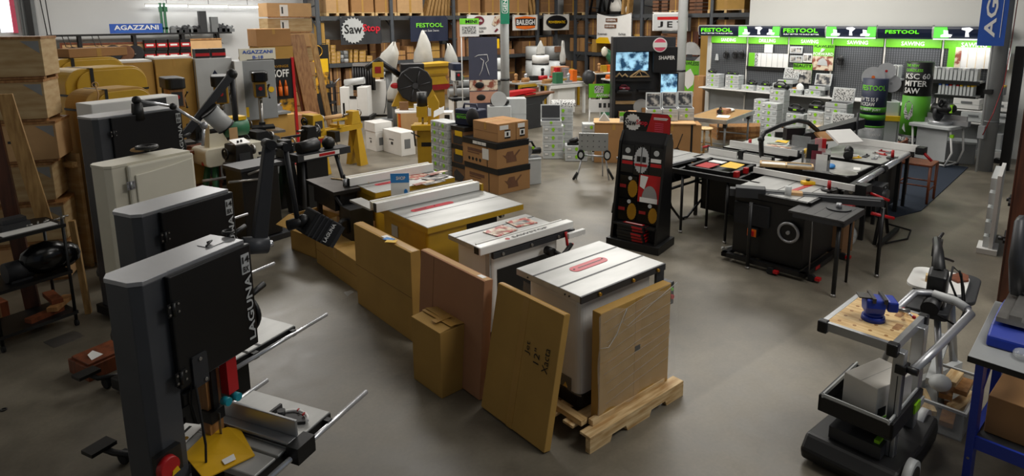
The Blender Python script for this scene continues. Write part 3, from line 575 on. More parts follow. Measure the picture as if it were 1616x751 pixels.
def opencase(loc, rz, label, h=.12, w=.38, d=.28, m='photo_c', grp=None):
    e = E('tool_case', label, 'tool case', loc, rz, grp)
    part(e, 'body', 'sys', S().rr(0, w, 0, d, .015, 'z', .004, h*.8, n=2), bev=.004); part(e, 'insert', 'charcoal', S().b(.02, w-.02, .02, d-.02, h*.8, h*.85))
    part(e, 'latch', 'green_latch', S().c((w/2, -.006, h*.55), (w/2, .0, h*.55), .028, n=12))
    s = S().b(0, w, 0, .03, 0, d).xf(rot(-12, 'X', (0, d-.01, h*.82))); part(e, 'lid', 'sys', s, bev=.006)
    s = S().b(.025, w-.025, -.006, 0, .025, d-.025).xf(rot(-12, 'X', (0, d-.01, h*.82))); part(e, 'lid_insert', m, s, label='lid inner face with printed parts chart'); return e
p = onX(1225, 137, 14.95); opencase((14.99, p.y, SH+.241), -90, 'open grey case with a white printed lid chart on the third shelf stack')
p = onX(1275, 137, 14.95); opencase((14.99, p.y, SH+.141), -90, 'open grey case with a dark tool insert in its lid, on the shelf below SAWING', m='photo_a')
# ---------------------------------------------------------------- floor stacks before the display wall
FS = [(1187, 14.75, 5, .16, 'tall plain stack left of the tall floor stack', .3), (1199, 13.55, 6, .15, 'tall green latched floor stack behind the bench', .38), (1211, 14.3, 8, .14, 'tallest floor stack just behind the bench', .36),
      (1239, 13.7, 5, .14, 'short floor stack right of the tall stack', .4), (1272, 13.0, 6, .15, 'floor stack under the black router', .34), (1299, 12.7, 7, .15, 'floor stack holding the open printed case', .42)]
for px, X, n, h, wh, w in FS:
    p = onX(px, 200, X); stack(X, p.y, -90, n, h, wh, 'cases stacked on the floor by the display', w=w)
opencase((12.7, onX(1299, 200, 12.7).y, 1.051), -90, 'open case with white printed lid chart on the right floor stack', w=.42)
opencase((12.35, onX(1297, 215, 12.3).y, .60), -90, 'open case with white printed chart in front of the right floor stack', w=.4)
solo('case_pedestal', 'sys', S().rr(0, .42, 0, .3, .02, 'z', 0, .598, n=2), 'plain grey case pedestal under the front open printed case', 'pedestal', (12.34, onX(1297, 215, 12.3).y+.01, 0), -90, bev=.005)
for i, (px, X, z) in enumerate(((1225, 14.3, 1.121), (1251, 13.7, .701), (1284, 13.0, .901))):
    p = onX(px, 150, X); tool_lump('track_saw', (X+.13, p.y-.03, z), -90, ['black planer lying on the tallest floor stack', 'long black sander lying on the short floor stack', 'black router on the middle floor stack'][i], 'power tool', 1.25)
solo('cable_coil', 'rubber', S().ring((0, 0, .03), 'z', .16, .03).ring((0, 0, .08), 'z', .14, .03).ring((.02, 0, .13), 'z', .12, .03), 'black coil of hose on the shelf under the fourth heading', 'hose', (15.15, onX(1325, 120, 15.1).y, SH), 0)
solo('cardboard_block', 'card', S().b(0, .12, 0, .1, 0, .16), 'small brown carton on the shelf beside the open dark case', 'carton', (15.05, onX(1248, 140, 15.0).y, SH), -90)
e = E('jigsaw', 'white and pink handheld saw standing on the shelf under SAWING', 'power tool', (15.1, onX(1259, 140, 15.0).y, SH), -90)
part(e, 'body', 'white', S().s(0, 0, .14, .1, .06, .13)); part(e, 'base', 'mid_grey', S().b(-.12, .1, -.06, .06, 0, .04)); part(e, 'motor', 'black', S().c((-.1, -.02, .1), (.14, -.02, .06), .05))
case((14.95, onX(1240, 140, 14.9).y-.05, SH), -90, .13, 'light grey tool case with green latch, front of the shelf beside the carton block', 'cases on the display shelf', w=.3, d=.2)
# ---------------------------------------------------------------- right part of the display: bins, hooks
def grey_bins(px0, px1, yt, yb, n, z, X, col, where):
    A, B2 = onX(px0, yt, X), onX(px1, yt, X); W_ = (A.y-B2.y)/n; zt = A.z; zb = onX(px0, yb, X).z
    for i in range(n):
        e = E('paper_pack', 'upright grey pack, %s, %s' % (where, nth(i, n) if n <= 16 else ''), 'pack', (X, A.y-i*W_, zb), -90, 'packs on the %s' % where)
        part(e, 'body', 'sys', S().b(.006, W_-.012, 0, .2, 0, zt-zb), bev=.003)
        part(e, 'cap', col[i % len(col)], S().b(.006, W_-.012, -.004, .2, zt-zb, zt-zb+.035))
    return A, B2, zb
for (px0, px1, yt, yb, n, col, where) in ((1397, 1420, 105, 123, 6, ['light_grey', 'white'], 'upper rail left of tall standee'), (1462, 1545, 108, 124, 13, ['light_grey', 'white', 'light_grey', 'grey'], 'upper rail right of tall standee'), (1481, 1538, 134, 148, 10, ['blue', 'light_grey', 'blue', 'red', 'light_grey', 'red', 'yellow', 'grey', 'yellow', 'yellow'], 'lower display rail with coloured caps')):
    A, B2, zb = grey_bins(px0, px1, yt, yb, n, 0, 15.05, col, where)
    e = E('display_rail', 'grey shelf carrying the packs on the %s' % where, 'shelf', (15.05, A.y+.05, zb-.04), -90)
    part(e, 'board', 'light_grey', S().b(0, A.y-B2.y+.1, -.02, .3, 0, .035)); part(e, 'lip', 'black', S().b(0, A.y-B2.y+.1, -.03, -.02, -.04, .035))
for i, (px, yt, yb, m) in enumerate(((1564, 134, 150, 'sys'), (1573, 136, 150, 'mid_grey'))):
    p = onX(px, yb, 15.05); solo('paper_pack', [m, 'yellow'], S().b(0, .1, 0, .2, 0, .15).mt(1).b(0, .1, -.004, .2, .15, .18), 'grey pack with yellow cap right of the steel column, %s' % nth(i, 2), 'pack', tuple(p), -90, 'packs right of the column')
solo('display_board', 'black', S().b(0, 2.0, 0, .05, 0, .3), 'black panel between the upper and lower display rails', 'panel', (15.34, onX(1390, 128, 15.3).y, onX(1400, 128, 15.3).z-.22), -90)
def wcase(px, yt, yb, X, w, label, d=.3, m='sys', grp='white goods on the right display shelf'):
    A = onX(px, yb, X); B2 = onX(px, yt, X); h = B2.z-A.z
    e = E('tool_case', label, 'tool case', (X, A.y, A.z), -90, grp)
    part(e, 'body', m, S().rr(0, w, 0, d, .015, 'z', 0, h, n=2), bev=.005); part(e, 'handle', 'mid_grey', S().b(w*.3, w*.7, -.012, 0, h*.55, h*.75)); part(e, 'seam', 'sys_mid', S().b(-.002, w+.002, -.002, d, h*.42, h*.46)); return e
wcase(1503, 154, 170, 15.0, .45, 'white machine case on the display behind the mitre saw', m='white'); wcase(1558, 160, 174, 15.0, .35, 'white machine case right of the steel column, upper shelf', m='white')
wcase(1515, 176, 190, 14.95, .42, 'light grey case on the low shelf left of the steel column'); wcase(1560, 178, 192, 14.95, .36, 'light grey case on the low shelf right of the steel column')
A = onX(1510, 191, 14.9); B2 = onX(1572, 196, 14.9); solo('display_ledge', 'white', S().b(0, A.y-B2.y, 0, .5, -.03, 0), 'white low shelf on the display wall behind the steel column', 'shelf', (14.9, A.y, A.z), -90, bev=.004)
e = E('tool_case', 'large grey lidded tool box on the floor beside the mitre saw stand', 'tool case', (14.2, 3.9, 0), -75, 'grey boxes on the floor by the column')
part(e, 'body', 'grey', S().rr(0, .5, 0, .4, .02, 'z', 0, .38, n=2), bev=.006); part(e, 'lid', 'light_grey', S().rr(-.01, .51, -.01, .41, .02, 'z', .385, .43, n=2), bev=.006)
e = E('dust_extractor', 'white and grey dust extractor on the floor right of the steel column', 'dust extractor', (14.75, 3.5, 0), -80)
part(e, 'tub', 'sys', S().rr(0, .42, 0, .4, .03, 'z', .04, .25, n=3), bev=.006); part(e, 'tower', 'light_grey', S().rr(.05, .37, .1, .4, .03, 'z', .25, .55, n=3), bev=.006); part(e, 'wheel', 'rubber', S().c((.08, -.01, .06), (.08, .03, .06), .06).c((.34, -.01, .06), (.34, .03, .06), .06)); part(e, 'front_grille', 'white', S().b(.05, .37, -.01, 0, .08, .22))
# ---------------------------------------------------------------- steel column with blue banner
e = E('steel_column', 'grey steel column carrying the blue banner at the right', 'column', (13.95, 3.17, 0))
part(e, 'shaft', 'grey', S().c((0, 0, 0), (0, 0, 6.5), .13, n=24)); part(e, 'strap', 'mid_grey', S().c((0, 0, .9), (0, 0, .93), .136, n=24)); part(e, 'conduit', 'light_grey', S().c((-.22, .06, 0), (-.22, .06, 6), .018)); part(e, 'clamp', 'black', S().b(-.24, -.1, -.02, .1, 1.42, 1.5)); part(e, 'junction_box', 'grey', S().b(-.28, -.16, -.0, .1, .62, .85), bev=.005)
part(e, 'cable', 'red_deep', S().t([(.02, -.17, 4), (-.02, -.16, 2.3), (-.1, -.15, 1.6), (-.3, -.1, 1.1), (-.36, 0, .7)], .008, 5))
dp = V((13.6, 3.1, 0))
e, W_, H_ = face_sign(1541, 1584, -60, 72, dp, 'blue', 'blue_banner', 'blue vertical banner with white letters hung on the right steel column', 'banner')
part(e, 'border_line', 'white', S().b(W_*.8, W_*.82, -.005, -.001, H_*.1, H_)); txt(e, 'AGAZZANI', (W_*.62, -.003, H_*.1), (0, 0, 1), (-1, 0, 0), H_*1.62, W_*.42, 'white')
# ---------------------------------------------------------------- round standees with saw blades
def cyl_standee(px, yb, z0, z1, R, name, label, bands, X=None):
    p = at(px, yb, 0); e = E(name, label, 'standee', (p.x, p.y, 0))
    ang = math.atan2(-p.y, -p.x)
    for nm, m, a, b2 in bands: part(e, nm, m, S().c((0, 0, a), (0, 0, b2), R, n=32))
    return e, p, ang
def arctext(e, s, ang0, R, z, wang, h, m):
    vs, fs = _glyph(s, True); sh = S()
    sh.add([((R+.004)*math.cos(ang0+(u-.0)*wang), (R+.004)*math.sin(ang0+u*wang), z+v*h) for u, v in vs], fs); part(e, 'lettering', m, sh)
e, p, ang = cyl_standee(1370, 253, 0, 1.62, .22, 'round_standee', 'navy and green cylindrical standee topped with shiny saw blades', [('base_band', 'grey', 0, .68), ('lower_edge_band', 'green_shaded', .68, .72), ('navy_band', 'navy', .72, 1.62)])
R_ = .22
s1 = S().c((0, 0, .98), (0, 0, 1.08), R_+.002, n=32); part(e, 'stripe', 'green_shaded', s1); part(e, 'stripe', 'green_shaded', S().c((0, 0, .83), (0, 0, .93), R_+.002, n=32))
arctext(e, 'FESTOOL', ang-1.2, R_, 1.4, 2.1, .1, 'green_l'); arctext(e, 'NEW TS 55 F', ang-1.5, R_, 1.19, 1.8, .075, 'white'); arctext(e, 'TRACKSAW', ang-1.5, R_, 1.1, 1.6, .075, 'white'); arctext(e, 'THE BEST JUST', ang-1.5, R_+.003, 1.0, 2.1, .055, 'white'); arctext(e, 'GOT BETTER', ang-1.5, R_+.003, .62, 1.8, .055, 'white'); arctext(e, 'PERFORM', ang-.1, R_, .52, .9, .05, 'white')
dv = V((math.cos(ang), math.sin(ang), 0)); sd = V((-dv.y, dv.x, 0))
for k, (o_, z, r) in enumerate(((-.05, 1.64, .2), (.16, 1.76, .16), (.26, 1.52, .17))):
    c0 = sd*o_-dv*(.02+.05*k); part(e, 'saw_blade', 'blade', S().c(c0+V((0, 0, z)), c0+dv*.008+V((0, 0, z)), r, n=36)); part(e, 'blade_badge', ['orange', 'red', 'silver'][k], S().c(c0+dv*.009+V((0, 0, z)), c0+dv*.012+V((0, 0, z)), r*.15, n=14))
e, p, ang = cyl_standee(1436, 250, 0, 1.9, .24, 'round_standee', 'tall black and green cylindrical standee reading MITER SAW', [('base_band', 'black', 0, .5), ('picture_band', 'green_shaded', .5, 1.27), ('black_band', 'black', 1.27, 1.92)])
R_ = .24
arctext(e, 'THE NEW', ang-1.05, R_, 1.83, 1.0, .055, 'green_l'); arctext(e, 'CORDLESS', ang-1.05, R_, 1.74, 1.3, .055, 'green_l'); arctext(e, 'KSC 60', ang-1.05, R_, 1.6, 1.9, .11, 'white'); arctext(e, 'MITER', ang-1.05, R_, 1.46, 1.7, .11, 'white'); arctext(e, 'SAW', ang-1.05, R_, 1.32, 1.2, .11, 'white'); arctext(e, 'PRECISION', ang-1.3, R_, .38, 2.3, .075, 'white'); arctext(e, 'THRU', ang+.1, R_, .27, .8, .07, 'white')
def arcpoly(e, P, R, m, name):
    sh = S(); sh.add([(R*math.cos(ang+a), R*math.sin(ang+a), z) for a, z in P], [tuple(range(len(P)))]); part(e, name, m, sh)
arcpoly(e, [(-.9, .95), (-.8, 1.12), (-.5, 1.18), (-.2, 1.1), (-.15, .9), (-.4, .8), (-.7, .82)], R_+.004, 'photo_c', 'saw_picture'); arcpoly(e, [(-.9, .62), (-.75, .72), (-.1, .76), (.6, .62), (.5, .58), (-.6, .56)], R_+.004, 'light_grey', 'saw_picture')
# ---------------------------------------------------------------- wooden bench, stools, timber
p = V((11.9, 7.25, 0))
e = E('work_bench', 'wooden topped folding work bench with grey aluminium legs before the display', 'work bench', (11.62, 7.05, 0), 12)
part(e, 'top', 'mdf', S().b(0, 1.75, 0, .82, .7, .73)); part(e, 'edge_profile', 'alu', S().b(-.02, 1.77, -.02, 0, .65, .735).b(-.02, 1.77, .82, .84, .65, .735).b(-.02, 0, 0, .82, .65, .735).b(1.75, 1.77, 0, .82, .65, .735), bev=.003)
for x, y in ((.12, .06), (1.6, .06), (.12, .74), (1.6, .74)): l = part(e, 'leg', 'grey', S().c((x, y, 0), (x, y, .65), .022, n=10)); part(l, 'hinge_block', 'charcoal', S().b(x-.04, x+.04, y-.035, y+.035, .55, .65))
part(e, 'stretcher', 'grey', S().c((1.6, .06, .2), (1.6, .74, .2), .015).c((.12, .06, .2), (.12, .74, .2), .015))
solo('cardboard_tray', 'card_pink', S().b(0, .3, 0, .22, 0, .09).b(.02, .28, .02, .2, .09, .1), 'reddish carton on the wooden work bench', 'carton', (12.35, 7.5, .731), 12)
tool_lump('drill', (12.3, 7.62, .731), 20, 'black green drill standing behind the reddish carton', 'drill', 1)
solo('paper_sheet', 'paper', S().b(0, .35, 0, .25, 0, .004), 'white papers on the near corner of the work bench', 'papers', (11.95, 7.2, .731), 25)
solo('cloth', 'white', S().s(0, 0, .03, .25, .15, .04), 'white cloth on the far edge of the work bench', 'cloth', (12.8, 7.75, .731), 12)
def stool(loc, h, r, label):
    e = E('stool', label, 'stool', loc); part(e, 'seat', 'pine', S().l(0, 0, [(r*.9, h-.035), (r, h-.02), (r, h-.008), (r*.9, h)], 22))
    lg = []
    for k in range(4):
        t = .6+k*math.pi/2; a0 = V((r*.65*math.cos(t), r*.65*math.sin(t), h-.03)); b0 = V((r*1.05*math.cos(t), r*1.05*math.sin(t), 0)); lg.append((a0, b0)); part(e, 'leg', 'pine_z', S().c(a0, b0, .018))
    for k in range(4):
        f = .4+.12*(k % 2); part(e, 'rung', 'pine', S().c(lg[k][0].lerp(lg[k][1], 1-f), lg[(k+1) % 4][0].lerp(lg[(k+1) % 4][1], 1-f), .011)); part(e, 'rung', 'pine', S().c(lg[k][0].lerp(lg[k][1], 1-f+.28), lg[(k+1) % 4][0].lerp(lg[(k+1) % 4][1], 1-f+.28), .011))
    return e
stool((11.12, 7.22, 0), .62, .17, 'round wooden stool standing between the strapped carton and the work bench')
stool((12.9, 5.75, 0), .62, .18, 'round wooden stool behind the saw tables, only its top showing')
for k in range(5): solo('timber_plank', 'oak', S().b(0, 1.6, 0, .5, 0, .055), 'brown board in the low timber pile under the work bench, %s' % ordn(k, 5), 'board', (13.0, 8.1-.02*(k % 2), k*.06), -35, 'timber pile')
e = E('tool_display', 'small grey machine with green badge on the floor beside the tall case stack', 'machine', (13.2, 7.0, 0), -40)
part(e, 'base_case', 'sys', S().rr(0, .42, 0, .3, .02, 'z', 0, .16, n=2), bev=.005); part(e, 'board', 'white', S().b(.02, .14, .05, .07, .16, .42).b(.18, .4, .05, .07, .16, .38)); part(e, 'badge', 'green', S().c((.08, .04, .22), (.08, .05, .22), .04)); part(e, 'tool', 'black', S().b(.2, .36, .0, .06, .17, .3))
# ---------------------------------------------------------------- mitre saw on wheeled stand
e = E('saw_stand', 'folding white tube stand with a grey cloth panel carrying the mitre saw', 'saw stand', (13.75, 4.32, 0), -100)
s = S().t([(0, 0, .03), (.02, 0, .3), (-.02, 0, .72)], .018).t([(.62, 0, .03), (.72, 0, .3), (.65, .0, .72)], .018).t([(.62, .45, .03), (.7, .45, .3), (.65, .45, .72)], .018)
part(e, 'frame', 'white', s); part(e, 'base_rail', 'white', S().t([(0, 0, .04), (.62, 0, .04), (.62, .45, .04), (0, .45, .04)], .018, 8, True)); part(e, 'cloth_panel', 'light_grey', S().b(.06, .6, .02, .04, .1, .72)); part(e, 'top_tray', 'sys', S().rr(-.06, .7, -.1, .5, .05, 'z', .72, .78), bev=.01)
for x, y in ((0, 0), (.62, 0), (.62, .45)): part(e, 'foot', 'charcoal', S().c((x, y, 0), (x, y, .04), .03))
part(e, 'wheel', 'light_grey', S().c((-.08, .1, .11), (-.03, .1, .11), .11, n=20)); part(e, 'foot', 'green_latch', S().b(.66, .72, -.02, .02, .58, .64), label='green locking clip')
ms = E('miter_saw', 'black and silver sliding mitre saw on the white tube stand', 'miter saw', (13.72, 4.25, .781), -100)
part(ms, 'turntable', 'silver', S().c((.3, .2, 0), (.3, .2, .07), .2, n=24).b(-.1, .75, .25, .35, 0, .09)); part(ms, 'arm', 'black', S().t([(.3, .4, .05), (.3, .45, .3), (.32, .2, .42), (.35, .05, .4)], .05)); part(ms, 'motor_head', 'black', S().c((.2, .1, .3), (.5, .1, .3), .1).s(.5, .1, .32, .1)); part(ms, 'blade_guard', 'charcoal', S().c((.26, .12, .22), (.32, .12, .22), .15, n=24)); part(ms, 'handle', 'black', S().ring((.38, -.02, .42), 'x', .06, .018, 14)); part(ms, 'clip', 'green_latch', S().b(.52, .56, .02, .08, .25, .4).b(.18, .2, .03, .08, .28, .34)); part(ms, 'fence', 'silver', S().b(-.1, .7, .3, .33, .09, .18))
ms2 = E('dust_tower', 'grey extractor tower with yellow shelf between the round standees', 'dust extractor', (13.9, 5.05, 0), -60)
part(ms2, 'cabinet', 'sys', S().rr(0, .4, 0, .4, .03, 'z', 0, 1.1, n=3), bev=.005); part(ms2, 'tray', 'yellow', S().b(-.02, .42, -.05, .0, .72, .82)); part(ms2, 'tool', 'black', S().b(.1, .25, .1, .3, 1.1, 1.25).s(.18, .2, 1.28, .09)); part(ms2, 'side_shelf', 'black', S().b(-.3, .0, 0, .3, .55, .58))
# ---------------------------------------------------------------- dark red chair
p = at(1437, 322); ch = E('wooden_chair', 'dark red wooden chair on the blue carpet mat', 'chair', (10.7, 3.08, 0), 5)
Wc = .42; part(ch, 'seat', 'redwood', S().rr(-.02, Wc+.03, -.02, Wc, .04, 'z', .58, .61), bev=.006)
for x, y in ((0, 0), (Wc, 0), (0, Wc-.03), (Wc, Wc-.03)): part(ch, 'leg', 'redwood', S().c((x, y, 0), (x, y, .58), .017, .022))
part(ch, 'stretcher', 'redwood', S().c((0, 0, .22), (Wc, 0, .22), .011).c((0, Wc-.03, .3), (Wc, Wc-.03, .3), .011)); part(ch, 'stretcher', 'redwood', S().c((0, 0, .28), (0, Wc-.03, .28), .011).c((Wc, 0, .28), (Wc, Wc-.03, .28), .011))
bp = S().t([(0, Wc-.03, .6), (-.0, Wc+.03, .92)], .016).t([(Wc, Wc-.03, .6), (Wc, Wc+.03, .92)], .016).b(0, Wc, Wc, Wc+.025, .78, .9).b(0, Wc, Wc-.01, Wc+.01, .66, .7); part(ch, 'backrest', 'redwood', bp)
# ================================================================ centre row of table saws
def prism_tilt(w, h, t): pass
def carton(name, label, loc, rz, w, d, h, m='card_mustard', lean=0, group=None, seam=True, tape=True, cat='carton', vert=True):
    """closed shipping carton; lean tilts it back about its bottom front edge"""
    e = E(name, label, cat, loc, rz, group); M = rot(lean, 'X')
    part(e, 'body', m, S().b(0, w, 0, d, 0, h).xf(M), bev=.006)
    if tape:
        s = S()
        s.b(w*.46, w*.54, -.0012, d+.0012, h, h+.0015).b(w*.46, w*.54, -.0015, 0, h-.12, h) if d > .12 else s.b(-.001, w+.001, d*.2, d*.8, h, h+.0015)
        part(e, 'tape', 'tape', s.xf(M))
    if seam: part(e, 'fold_line', 'card_dark', S().b(.004, w-.004, -.0015, 0, h*.5-.002, h*.5+.002).xf(M))
    return e
# ---- pallet
pl = E('pallet', 'pale wooden pallet under the wrapped table saw', 'pallet', (2.76, 2.53, 0))
PW, PD = 1.02, 1.05
for y in (.0, .49, PD-.04):
    s = S().p([(0, 0), (.2, 0), (.22, .045), (.36, .045), (.38, 0), (.62, 0), (.64, .045), (.8, .045), (.82, 0), (PW, 0), (PW, .1), (0, .1)], 'y', y, y+.04); part(pl, 'stringer', 'pine', s)
for k, y in enumerate((0, .16, .33, .5, .67, .84, .95)):
    part(pl, 'deck_board', 'pine', S().b(0, PW, y, y+.095, .101, .12), bev=.002)
for x0 in (.04, .9): part(pl, 'cleat', 'pine_y', S().b(x0, x0+.06, .12, .92, .121, .16))
part(pl, 'cleat', 'pine', S().b(.1, .88, .07, .11, .121, .16))
# ---- wrapped saw
def saw_top(e, x0, x1, y0, y1, z, th, m='cast', slots=(), insert=None, slot_m='black'):
    part(e, 'table_top', m, S().b(x0, x1, y0, y1, z-th, z), bev=.004)
    for y in slots: part(e, 'miter_slot', slot_m, S().b(x0-.001, x1+.001, y-.009, y+.009, z-.001, z+.0012))
    if insert:
        a, b2, yc, r = insert; part(e, 'throat_insert', 'red_insert', S().rr(a, b2, yc-r, yc+r, r*.98, 'z', z, z+.003, n=8)); part(e, 'insert_slit', 'black', S().b(a+.07, b2-.05, yc-.006, yc+.004, z+.003, z+.0036)); part(e, 'insert_screw', 'black', S().c((a+.03, yc, z+.003), (a+.03, yc, z+.005), .008).c((b2-.03, yc+.01, z+.003), (b2-.03, yc+.01, z+.005), .008))
ts = E('table_saw', 'white cabinet table saw without fence, film wrapped, on a pallet', 'table saw', (2.86, 2.73, .122))
saw_top(ts, 0, .9, 0, .65, .88, .05, slots=(.2, .46), insert=(.27, .64, .35, .045))
part(ts, 'front_rail_face', 'charcoal', S().b(-.002, .902, -.012, 0, .83, .879)); 
for x in (.17, .52, .8): part(ts, 'bolt', 'brass', S().c((x, -.012, .855), (x, -.03, .855), .012))
part(ts, 'cabinet', 'white', S().rr(.07, .84, .06, .6, .05, 'z', .1, .83, n=4), bev=.004); part(ts, 'base', 'black', S().rr(.06, .85, .05, .61, .05, 'z', 0, .1, n=4), bev=.006)
part(ts, 'warning_plate', 'black', S().b(.06, .069, .14, .24, .1, .2)); part(ts, 'warning_triangle', 'yellow', S().p([(.17, .12), (.21, .12), (.19, .155)], 'x', .056, .06))
part(ts, 'edge_bolt', 'black', S().c((-.001, .1, .85), (-.006, .1, .85), .006).c((-.001, .14, .85), (-.006, .14, .85), .006).c((-.001, .52, .85), (-.006, .52, .85), .006))
sb = part(ts, 'switch_box', 'charcoal', S().b(.93, 1.01, -.02, .07, .53, .71), bev=.006); part(sb, 'button', 'red', S().c((.97, -.02, .6), (.97, -.04, .6), .018)); part(sb, 'button', 'green', S().c((.97, -.02, .66), (.97, -.035, .66), .013)); part(ts, 'switch_bracket', 'charcoal', S().b(.84, .93, .02, .04, .6, .83))
wb = E('carton', 'flat mustard carton standing on the pallet in clear stretch film', 'carton', (2.93, 2.61, .122))
part(wb, 'body', 'card_mustard', S().b(0, .76, 0, .075, .0, .78), bev=.005); part(wb, 'tape', 'tape', S().b(.36, .42, -.0015, 0, 0, .78).b(0, .76, -.0015, 0, .38, .42)); 
rnd = random.Random(3); s = S(); n = 26; vs = []; fs = []
for k in range(2):
    for i in range(n+1):
        for j in range(11): vs.append((-.03+.86*i/n, -.012-.006*math.sin(i*1.3+j)-.004*rnd.random(), .05+.72*j/10+.02*math.sin(i*.5)))
    break
for i in range(n):
    for j in range(10): a = i*11+j; fs.append((a, a+11, a+12, a+1))
s.add(vs, fs, True); part(wb, 'stretch_film', 'film', s, label='clear wrinkled stretch film')
s = S(); rnd = random.Random(5)
for k in range(9):
    z = .12+k*.075; s.t([(.02+.04*rnd.random(), -.02, z), (.35, -.022, z+.05), (.74, -.02, z+.06+.05*rnd.random())], .0012, 4)
part(wb, 'film_fold', 'clear', s)
s = S(); P = [(-.02, .55), (.06, .53), (.14, .6), (.2, .7), (.24, .75), (.2, .66), (.25, .62), (.5, .7), (.8, .78)]
s.t([(x, -.022, z) for x, z in P], [.002, .003, .005, .003, .004, .002, .002, .002, .003], 5); part(wb, 'film_fold', 'clear', s)
fl = S(); fl.add([(.06+.004*0, y, z) for z in (.02, .3, .55, .78) for y in (-.0,)]+[], []) ; 
s = S(); vs = []; fs = []
for j in range(9):
    for i in range(8): vs.append((.045-.01*math.sin(i*2+j), .02+.6*i/7, .12+.66*j/8))
for j in range(8):
    for i in range(7): a = j*8+i; fs.append((a, a+1, a+9, a+8))
s.add(vs, fs, True); part(ts, 'stretch_film', 'film', s, label='clear stretch film around the cabinet')
# ---- leaning carton with handwriting
lc = E('carton', 'flat mustard carton leaning on the white saw with black handwriting', 'carton', (2.585, 3.4, .002), -90)
M = rot(-11, 'X'); part(lc, 'body', 'card_mustard', S().b(0, .68, -.06, 0, 0, .93).xf(M), bev=.006); part(lc, 'tape', 'tape', S().b(.29, .35, -.0615, -.06, 0, .93).b(0, .68, -.045, -.015, .93, .9315).xf(M))
o_ = M @ V((.47, -.062, .62)); dn = M.to_3x3() @ V((0, 0, -1)); rt = V((1, 0, 0))
for k, w_ in enumerate(('Jet', '12"', 'Xacta')): txt(lc, w_, M @ V((.43+.09*k, -.0625, .56-.03*k)), -dn, V((-1, 0, 0)), [.09, .1, .17][k], .055, 'black', name='handwriting', bold=False)
# ---- brown board carton and small box
bc = E('carton', 'large thin reddish brown carton leaning between the two white saws', 'carton', (2.65, 4.33, .002), -90)
M = rot(-4, 'X'); part(bc, 'body', 'card_pink', S().b(0, .86, -.085, 0, 0, .93).xf(M), bev=.006); part(bc, 'tape', 'card_light', S().b(.0, .86, -.07, -.015, .93, .9315).xf(M)); part(bc, 'shipping_label', 'white', S().b(.74, .81, -.06, -.02, .9318, .933).xf(M)); part(bc, 'fold_line', 'card_dark', S().b(.2, .203, -.0865, -.085, 0, .93).xf(M))
sx = E('carton', 'small square mustard carton on the floor before the leaning cartons', 'carton', (2.36, 4.06, 0), -88)
part(sx, 'body', 'card_mustard', S().b(0, .38, 0, .26, 0, .53), bev=.006); part(sx, 'flap', 'card_mustard', S().add([(0, 0, .532), (.38, 0, .532), (.38, .13, .545), (0, .13, .545)], [(0, 1, 2, 3)]).add([(0, .26, .532), (.38, .26, .532), (.38, .13, .55), (0, .13, .56)], [(3, 2, 1, 0)])); part(sx, 'tape', 'tape', S().b(.0, .38, .1, .16, .551, .553).b(.2, .26, .05, .2, .553, .556)); part(sx, 'tape', 'tape', S().b(-.0015, 0, .1, .16, .35, .53))
# ---- SawStop saw with long white fence
s2 = E('table_saw', 'white cabinet table saw with white lettered fence', 'table saw', (3.14, 4.06, 0))
saw_top(s2, 0, .95, 0, .62, .86, .045, slots=(.5,)); part(s2, 'cabinet', 'white', S().rr(.06, .86, .05, .57, .04, 'z', .08, .815, n=4), bev=.004); part(s2, 'base', 'black', S().rr(.05, .87, .04, .58, .04, 'z', 0, .08, n=4))
part(s2, 'side_opening', 'black', S().b(.12, .8, .04, .052, .12, .66)); part(s2, 'corner_stripe', 'light_grey', S().b(.045, .052, .06, .12, .1, .8))
part(s2, 'front_rail', 'charcoal', S().b(.02, 1.0, -.03, 0, .8, .855), bev=.003); 
for x in (.12, .45, .78): part(s2, 'bolt', 'steel', S().c((x, -.03, .83), (x, -.045, .83), .014))
fe = part(s2, 'fence', 'white_gloss', S().b(-.12, .98, -.03, .06, .865, .935), bev=.008); part(fe, 'end_cap', 'black', S().b(-.125, -.119, -.01, .05, .87, .93)); part(fe, 'side_plate', 'white', S().b(-.08, .93, .075, .09, .865, .935)); part(fe, 'arm', 'white', S().b(.86, 1.08, -.09, -.05, .8, .85), bev=.004)
txt(fe, 'SAWSTOP', (.25, -.02, .9355), (1, 0, 0), (0, 1, 0), .42, .04, 'black'); part(fe, 'logo', 'red', S().c((.2, .0, .935), (.2, .0, .9365), .022))
hw = part(s2, 'tilt_handle', 'black', S().c((.66, 0, .72), (.66, -.09, .72), .04).t([(.68, -.08, .72), (.74, -.12, .68), (.82, -.1, .7), (.9, -.08, .74)], .022)); part(s2, 'lock_lever', 'red', S().t([(.86, -.05, .86), (.86, -.07, .74), (.93, -.07, .73)], .014))
for k, (x, y, r, w_) in enumerate(((.3, .25, 8, .26), (.6, .34, -6, .24))): 
    mg = solo('magazine', 'magazine', S().b(0, w_, 0, .2, 0, .006), ['red and tan catalogue on the white saw top near the fence end', 'red magazine on the white saw top, farther right'][k], 'magazine', (3.14+x, 4.06+y, .862), r)
    part(mg, 'cover_picture', 'photo_b' if k == 0 else 'photo_a', S().b(.03, w_-.05, .05, .13, .006, .0068))
